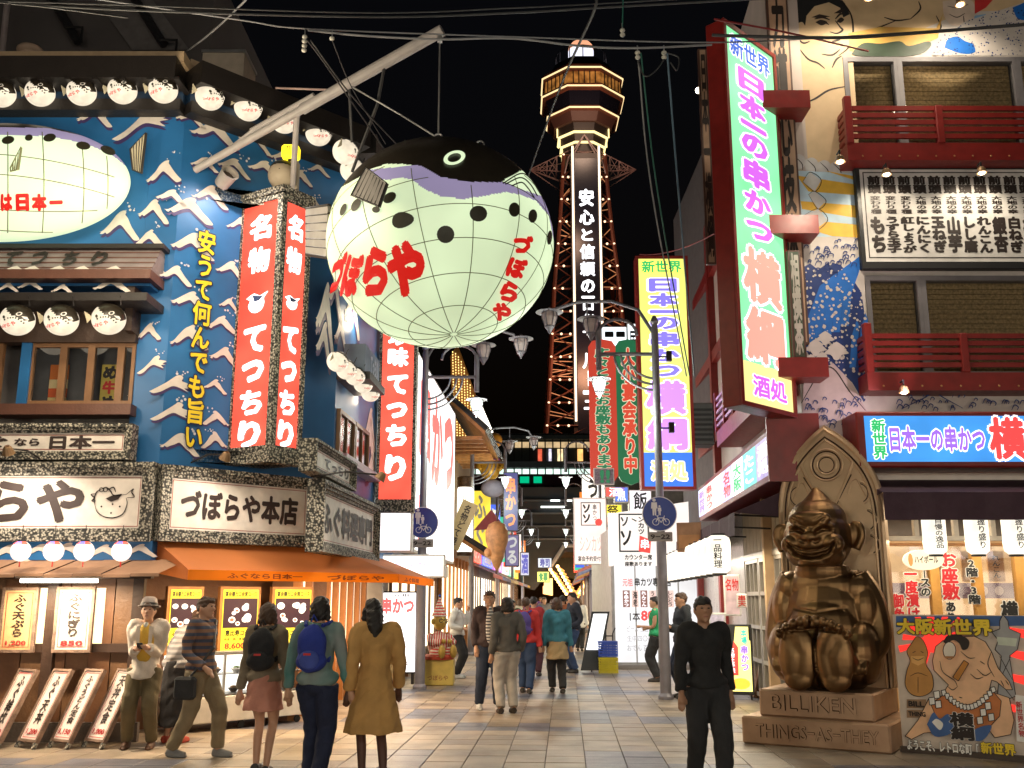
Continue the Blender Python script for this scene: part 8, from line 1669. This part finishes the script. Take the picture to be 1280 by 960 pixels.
    body = fin_(lm(P, vox, 2), 'body', skin)
    for s in (-1, 1): MB(M).ell(hd + V((s * .03, -.0885, .018)), .014, .007, .006, 8, 6).build('eye', BLACK, t); 
    MB(M).ell(hd + V((0, -.0995, -.056)), .024, .006, .004, 8, 5).build('lips', mat('lips', (.3, .1, .08), .5), t)
    # clothes
    i = .018 * bulk
    tp = [('t', [V((0, 0, hem)), V((0, 0, max(hem + .05, .98))), hip + V((0, -.0, .15)), ch, nk + V((0, .01, -.045))], [.15 + i + max(0, .9 - hem) * .16, .14 + i * .8, .125 + i * .8, .14 + i * .8, .08 + i * .6])]
    for s in (-1, 1):
        w = el[s].lerp(hnd[s], .9) if sleeve >= 1 else el[s].lerp(sh[s], 1 - sleeve)
        tp.append(('t', [sh[s] + V((-s * .09, 0, .0)), sh[s], el[s], w] if sleeve >= 1 else [sh[s] + V((-s * .09, 0, 0)), sh[s], w], [.055 + i, .052 + i, .038 + i, .033 + i]))
        tp.append(('e', V((s * .07, .0, hem + .06)), (.11 + i, .12 + i, .08)))
        tp.append(('e', ch + V((s * .075, 0, .04)), (.1 + i, .105 + i, .13)))
    if collar: tp.append(('e', nk + V((0, .015, -.01)), (.075, .075, .03)))
    me = lm(tp, max(.013, vox), 3); jig(me, .007, 10, x * 3); fin_(me, 'jacket' if bulk > 1.2 else 'shirt', top)
    if skirt:
        z0, c_, fl = skirt; me = lm([('t', [V((0, 0, 1.0)), V((0, 0, .9)), V((0, 0, z0))], [.14, .17, .17 + fl])], max(.013, vox), 2); jig(me, .008, 12, x); fin_(me, 'skirt', c_)
    if bot:
        q = [('e', hip + V((0, 0, -.02)), (.165, .135, .12))]
        for s in (-1, 1): q.append(('t', [hp[s], (hp[s] + kn[s]) / 2, kn[s], (kn[s] + ft[s]) / 2, ft[s] + V((0, .01, .02))], [.12, .105, .093, .08, .07]))
        me = lm(q, max(.013, vox), 3); jig(me, .005, 12, x * 2); fin_(me, 'trousers', bot)
    for s in (-1, 1): fin_(lm([('t', [ft[s] + V((0, .055, -.025)), ft[s] + V((0, -.05, -.03)), ft[s] + V((0, -.17, -.045))], [.045, .046, .033]), ('e', ft[s] + V((0, -.06, -.055)), (.05, .14, .02))], max(.011, vox * .8), 1), 'shoe', shoe or fab('dark_shoe', (.03, .025, .02), .5))
    if hairk:
        q = [('e', hd + V((0, .018, .03)), (.086, .098, .1)), ('e', hd + V((0, -.03, .075)), (.07, .07, .045))]
        if hairk in ('bob', 'long'): q += [('e', hd + V((0, .04, -.03)), (.082, .065, .09))] + [('t', [hd + V((s * .07, .02, .03)), hd + V((s * .085, .015, -.1))], [.03, .025]) for s in (-1, 1)]
        if hairk == 'long': q += [('t', [hd + V((0, .07, 0)), hd + V((0, .1, -.15)), hd + V((0, .1, -.28))], [.08, .08, .04])]
        me = lm(q, max(.011, vox * .8), 1); jig(me, .006, 34, x); fin_(me, 'hair', hair)
    t['_hd'] = 0; del t['_hd']
    if extra: extra(t, M, dict(hd=hd, ch=ch, nk=nk, hnd=hnd, sh=sh, fin=fin_))
    return t
G = lambda px, D: at(px, 748, D).x
def x_hat(t, M, j):
    h = j['hd']; HT = fab('grey_hat', (.28, .24, .22)); MB(M).lathe([(.13, .012), (.128, .0), (.1, .012), (.094, .05), (.085, .095), (.06, .12), (.0, .11)], 24, M=T(h.x, h.y + .01, h.z + .045, rx=R(-8))).build('hat', HT, t, True); MB(M).lathe([(.101, .018), (.101, .045)], 24, M=T(h.x, h.y + .01, h.z + .045, rx=R(-8)), caps=False).build('hat_band', BLACK, t)
    c = j['ch']; MB(M).ell(c + V((0, -.12, -.08)), .105, .072, .25, 14, 12).build('vest', fab('mustard_vest', (.42, .26, .03)), t, True); MB(M).ell(c + V((0, -.13, .12)), .035, .035, .06, 10, 8).build('scarf', fab('grey_scarf', (.3, .3, .28)), t, True)
    for s in (-1, 1): m = MB(M); m.add([c + V((s * .05, -.19, .14)), c + V((s * .1, -.175, .12)), c + V((s * .085, -.178, -.1)), c + V((s * .05, -.188, -.12))], [(0, 1, 2, 3)]); m.build('lapel', fab('pale_blazer', (.5, .44, .38)), t)
    b = (j['hnd'][1] + j['hnd'][-1]) / 2 + V((0, -.1, .03)); bx('phone', mat('phone_black', (.02, .02, .03), .2), t, -.035, -.005, -.05, .035, .005, .06, M=M @ T(b.x, b.y, b.z, rx=R(50)), b=.003)
person(G(188, 11.8), 11.8, R(8), 'older man in a felt hat and pale blazer looking down at his phone', 1.62, fab('pale_blazer', (.5, .44, .38)), fab('olive_trousers', (.1, .075, .035)), fab('brown_shoe', (.09, .04, .02), .5), HAIRG, hL=(.07, -.27, 1.16), hR=(-.07, -.27, 1.15), fL=(.13, 0), fR=(-.16, .05), head=(0, -.03), hem=.8, extra=x_hat, bulk=1.5)
def stripes_on(t, M, j): pass
person(G(226, 12.2), 12.25, R(160), 'person in a grey striped top and long black skirt bending at the food case', 1.6, stripes('striped_knit', (.25, .24, .25), (.42, .4, .4), 16, 2), None, fab('red_sneaker', (.5, .08, .05)), HAIRG, skirt=(.2, fab('long_black', (.02, .018, .02)), .02), lean=.32, hL=(.2, -.4, .95), hR=(-.2, -.38, .98), hairk='bob')
def x_bag(t, M, j):
    m = MB(M); m.tube([j['sh'][1] + V((-.03, -.07, .05)), j['ch'] + V((-.1, -.2, -.12)), V((-.22, .02, .82))], .015, 6); m.build('bag_strap', BLACK, t); bx('shoulder_bag', fab('black_bag', (.02, .02, .022)), t, -.32, -.1, .62, -.2, .14, .86, M=M, b=.03)
person(G(257, 11.2), 11.2, R(75), 'striding man in a dark plaid shirt and khaki trousers with a shoulder bag', 1.66, stripes('plaid_shirt', (.05, .06, .1), (.2, .1, .06), 14, 2), fab('khaki', (.22, .17, .1)), fab('grey_sneaker', (.2, .2, .2)), HAIRG, fL=(.08, -.22), fR=(-.08, .25), hL=(.24, .18, .88), hR=(-.24, -.2, .95), extra=x_bag)
def x_pack(col, pc):
    def f(t, M, j):
        c = j['ch']; me = lm([('e', c + V((0, .2, -.02)), (.14, .09, .2)), ('e', c + V((0, .2, -.16)), (.15, .1, .1))], .013, 2); jig(me, .004, 12); j['fin'](me, 'backpack', col)
        me = lm([('e', c + V((0, .275, -.14)), (.1, .035, .09))], .012, 2); j['fin'](me, 'backpack_pocket', pc)
        for s in (-1, 1): MB(M).tube([c + V((s * .08, .16, .16)), j['sh'][s] + V((-s * .05, .02, .075)), c + V((s * .1, -.17, .03)), c + V((s * .13, .1, -.16))], .018, 6).build('shoulder_strap', col, t)
        MB(M).tube([c + V((-.03, .16, .2)), c + V((0, .18, .26)), c + V((.03, .16, .2))], .009, 6).build('grab_loop', col, t); bx('zip_tag', RED, t, c.x - .03, c.y + .31, c.z - .1, c.x + .04, c.y + .315, c.z - .08, M=M)
    return f
person(G(336, 10.2), 10.2, R(178), 'woman seen from behind with a black rucksack and dusty pink skirt', 1.6, fab('taupe_knit', (.2, .16, .11)), None, fab('black_shoe', (.02, .02, .02), .4), HAIRG, SKN, skirt=(.62, fab('dusty_pink', (.5, .22, .16)), .04), hairk='bob', extra=x_pack(fab('black_nylon', (.015, .015, .018)), fab('black_nylon', (.015, .015, .018))), hR=(-.27, .05, .8), fL=(.07, -.08), fR=(-.08, .08), slim=.9, head=(0, 0))
person(G(401, 9.5), 9.5, R(172), 'person with a bright blue backpack, teal and grey hoodie and navy trousers', 1.66, mat('teal_grey_hoodie', (.25, .26, .25), .85, sc=2.2, col2=(.04, .2, .19), bump=.3), fab('navy_trousers', (.012, .018, .05)), fab('navy_shoe', (.02, .03, .06)), HAIR, hairk='bob', extra=x_pack(fab('royal_blue', (.02, .04, .28)), fab('mid_blue', (.05, .08, .35))), hL=(.3, -.05, .85), hR=(-.32, .0, .85), fL=(.08, -.1), fR=(-.08, .12))
person(G(470, 9.5), 9.55, R(200), 'woman in a long camel coat with dark hair turning to the left', 1.64, fab('camel_coat', (.5, .28, .09)), None, fab('dark_boot', (.04, .02, .015), .4), HAIR, mat('stocking', (.1, .045, .03), .6), skirt=(.48, fab('camel_coat', (.5, .28, .09)), .12), hairk='long', hem=.62, hL=(.25, .0, .84), hR=(-.27, -.12, .86), fL=(.07, -.12), fR=(-.08, .14), bulk=1.6, head=(.03, -.02))
person(G(572, 22), 22, R(80), 'person in a white jacket and black trousers raising a hand to the face', 1.66, fab('white_jacket', (.62, .6, .58)), fab('black_trousers', (.02, .02, .022)), fab('white_shoe', (.6, .6, .6)), HAIR, hL=(.12, -.22, 1.45), hR=(-.22, -.2, 1.05), vox=.016, bulk=1.6)
def x_tee(t, M, j):
    c = j['ch']; MB(M).ell(c + V((0, -.135, -.1)), .065, .05, .3, 12, 12).build('striped_tee', stripes('tee_stripe', (.6, .58, .55), (.05, .05, .07), 22, 2), t, True); MB(M).ell(c + V((0, -.12, .14)), .05, .04, .06, 10, 8).build('neckline', SKN, t, True)
person(G(612, 15.8), 15.8, R(5), 'young man in a dark jacket over a striped tee, jeans and white shoes', 1.76, fab('dark_brown_jacket', (.035, .02, .022)), fab('dark_jeans', (.02, .03, .06)), fab('white_shoe', (.6, .6, .6)), HAIRG, hL=(.2, -.08, .88), hR=(-.2, -.08, .88), fL=(.13, -.02), fR=(-.14, .08), extra=x_tee, bulk=1.4)
person(G(634, 15.3), 15.3, R(195), 'person in a charcoal jacket and pale baggy trousers standing close to the young man', 1.66, fab('charcoal_jacket', (.09, .085, .08)), fab('pale_trousers', (.4, .37, .34)), fab('dark_boot2', (.04, .03, .025)), HAIR, hL=(.24, -.03, .85), hR=(-.22, -.1, .9), hairk='bob', bulk=1.5)
person(G(657, 18.5), 18.5, R(170), 'person in a red jacket and blue jeans walking away', 1.66, fab('red_jacket', (.55, .04, .04)), fab('blue_jeans', (.03, .06, .14)), None, HAIRG, vox=.016, bulk=1.6, extra=x_pack(fab('blue_violet', (.1, .07, .3)), fab('blue_violet', (.1, .07, .3))), fL=(.08, -.12), fR=(-.08, .12))
person(G(667, 22.5), 22.5, R(160), 'person in a dark red coat just beyond the red jacket', 1.68, fab('crimson_coat', (.3, .025, .03)), fab('maroon_trousers', (.06, .02, .03)), None, HAIR, vox=.018, hem=.7, bulk=1.6)
person(G(696, 18.6), 18.6, R(185), 'person in a teal top with a tan skirt and black legs walking away', 1.66, fab('teal_top', (.04, .18, .25)), fab('black_trousers', (.02, .02, .022)), None, HAIRG, skirt=(.6, fab('tan_skirt', (.34, .25, .13)), .05), hairk='bob', vox=.016, bulk=1.5, fL=(.08, -.14), fR=(-.08, .14))
person(G(716, 23.5), 23.5, R(-70), 'man in a navy hooded jacket and jeans facing left by the leaning sign', 1.78, fab('navy_jacket', (.02, .025, .04)), fab('blue_jeans', (.03, .06, .14)), None, HAIR, vox=.016, bulk=1.4, hL=(.2, -.15, .95), hR=(-.2, -.15, .95), extra=lambda t, M, j: MB(M).ell(j['nk'] + V((0, .09, .0)), .09, .06, .08, 12, 8).build('hood', fab('white_jacket', (.62, .6, .58)), t, True))
person(G(819, 21), 21, R(-110), 'person in a green t-shirt half hidden by the right lamp post', 1.68, fab('green_tee', (.02, .3, .12)), fab('black_trousers', (.02, .02, .022)), None, HAIR, sleeve=.5, vox=.016, hL=(.1, -.3, 1.1), hR=(-.2, -.25, 1.05))
person(G(852, 17.6), 17.6, R(-80), 'man in a dark hoodie facing left behind the man in black', 1.74, fab('dark_hoodie', (.025, .03, .04)), fab('dark_jeans', (.02, .03, .06)), None, HAIRG, vox=.015, bulk=1.5, hL=(.15, -.28, 1.15), hR=(-.15, -.28, 1.15), extra=lambda t, M, j: MB(M).ell(j['nk'] + V((0, .09, .0)), .1, .06, .07, 12, 8).build('hood', fab('dark_hoodie', (.025, .03, .04)), t, True))
person(G(878, 9.2), 9.2, R(2), 'man dressed all in black walking towards us in front of the A-frame sign', 1.66, fab('black_sweater', (.012, .012, .013)), fab('black_trousers', (.02, .02, .022)), fab('black_shoe', (.02, .02, .02), .4), HAIR, SKN2, hL=(.24, .08, .84), hR=(-.25, -.12, .85), fL=(.09, -.2), fR=(-.1, .18), bulk=1.25, slim=1.0)
cc = [('olive', (.1, .1, .05)), ('cream', (.5, .45, .35)), ('blue', (.04, .08, .25)), ('grey', (.15, .15, .16)), ('rust', (.3, .1, .04)), ('black', (.02, .02, .02)), ('pink', (.5, .2, .22)), ('white', (.6, .6, .6)), ('brown', (.12, .06, .03)), ('violet', (.14, .06, .2))]
for i, (px, D, nm) in enumerate(((641, 27, 0), (650, 33, 1), (668, 29, 2), (680, 36, 3), (703, 28, 4), (690, 44, 5), (710, 39, 6), (724, 33, 7), (698, 52, 8), (676, 55, 9))):
    person(G(px, D), D, R(170 if i % 3 else 15), 'far pedestrian in a %s coat, in the crowd down the street' % cc[nm][0], 1.6 + .03 * (i % 5), fab('far_' + cc[nm][0], cc[nm][1]), fab('black_trousers', (.02, .02, .022)), None, (HAIR, HAIRG)[i % 2], vox=.026, bulk=1.5, hem=.75, fL=(.08, -.1), fR=(-.08, .1), grp='pedestrians down the street', hairk=('short', 'bob')[i % 2])
# unseen lamp posts added behind the camera to light the foreground
lamp_post(-4.2, -1.5, 1, 'unseen lantern street lamp added behind the viewer as fill light, left one', 5.6, 230); lamp_post(5.6, -2.5, -1, 'unseen lantern street lamp added behind the viewer as fill light, right one', 5.6, 330)
# unseen glowing shops added behind the camera as front fill light
for k, (x, w_, h_) in enumerate(((-15, 9, 7.5), (-5.5, 8, 6.5), (3, 9, 7.2), (12.5, 9, 6.6))):
    P_ = Pl(x + w_, -11, 180); t = thing('fill_shop', 'unseen lit shop added behind the viewer as fill light, %s one' % ('first', 'second', 'third', 'fourth')[k], 'building', P_.M, 'fill light shops added behind the viewer'); M = P_.M
    MB(M).box(0, 0, 0, w_ - .2, 5, h_).build('wall', fs[k % 4], t); MB(M).box(.3, -.05, .1, w_ - .5, -.002, 2.6).build('lit_front', em('fill_front', (1, .8, .58), 2.6, var=.3, sample=True), t)
    for j in range(8): bx('mullion', DWOOD, t, .3 + (w_ - .9) * j / 7, -.1, 0, .4 + (w_ - .9) * j / 7, -.052, 2.6, M=M)
    MB(M).box(.3, -.3, 3.1, w_ - .5, -.002, 4.5).build('fascia_sign', em('fill_sign_%d' % (k % 2), ((1, .75, .6), (1, .9, .85))[k % 2], 2.6, var=.3, sample=True), t); text(t, words[k], M, 2, 3.3, w_ - 2.4, 4.3, RED, y=-.31, bold=.07)
bpy.data.scenes.remove(TS)
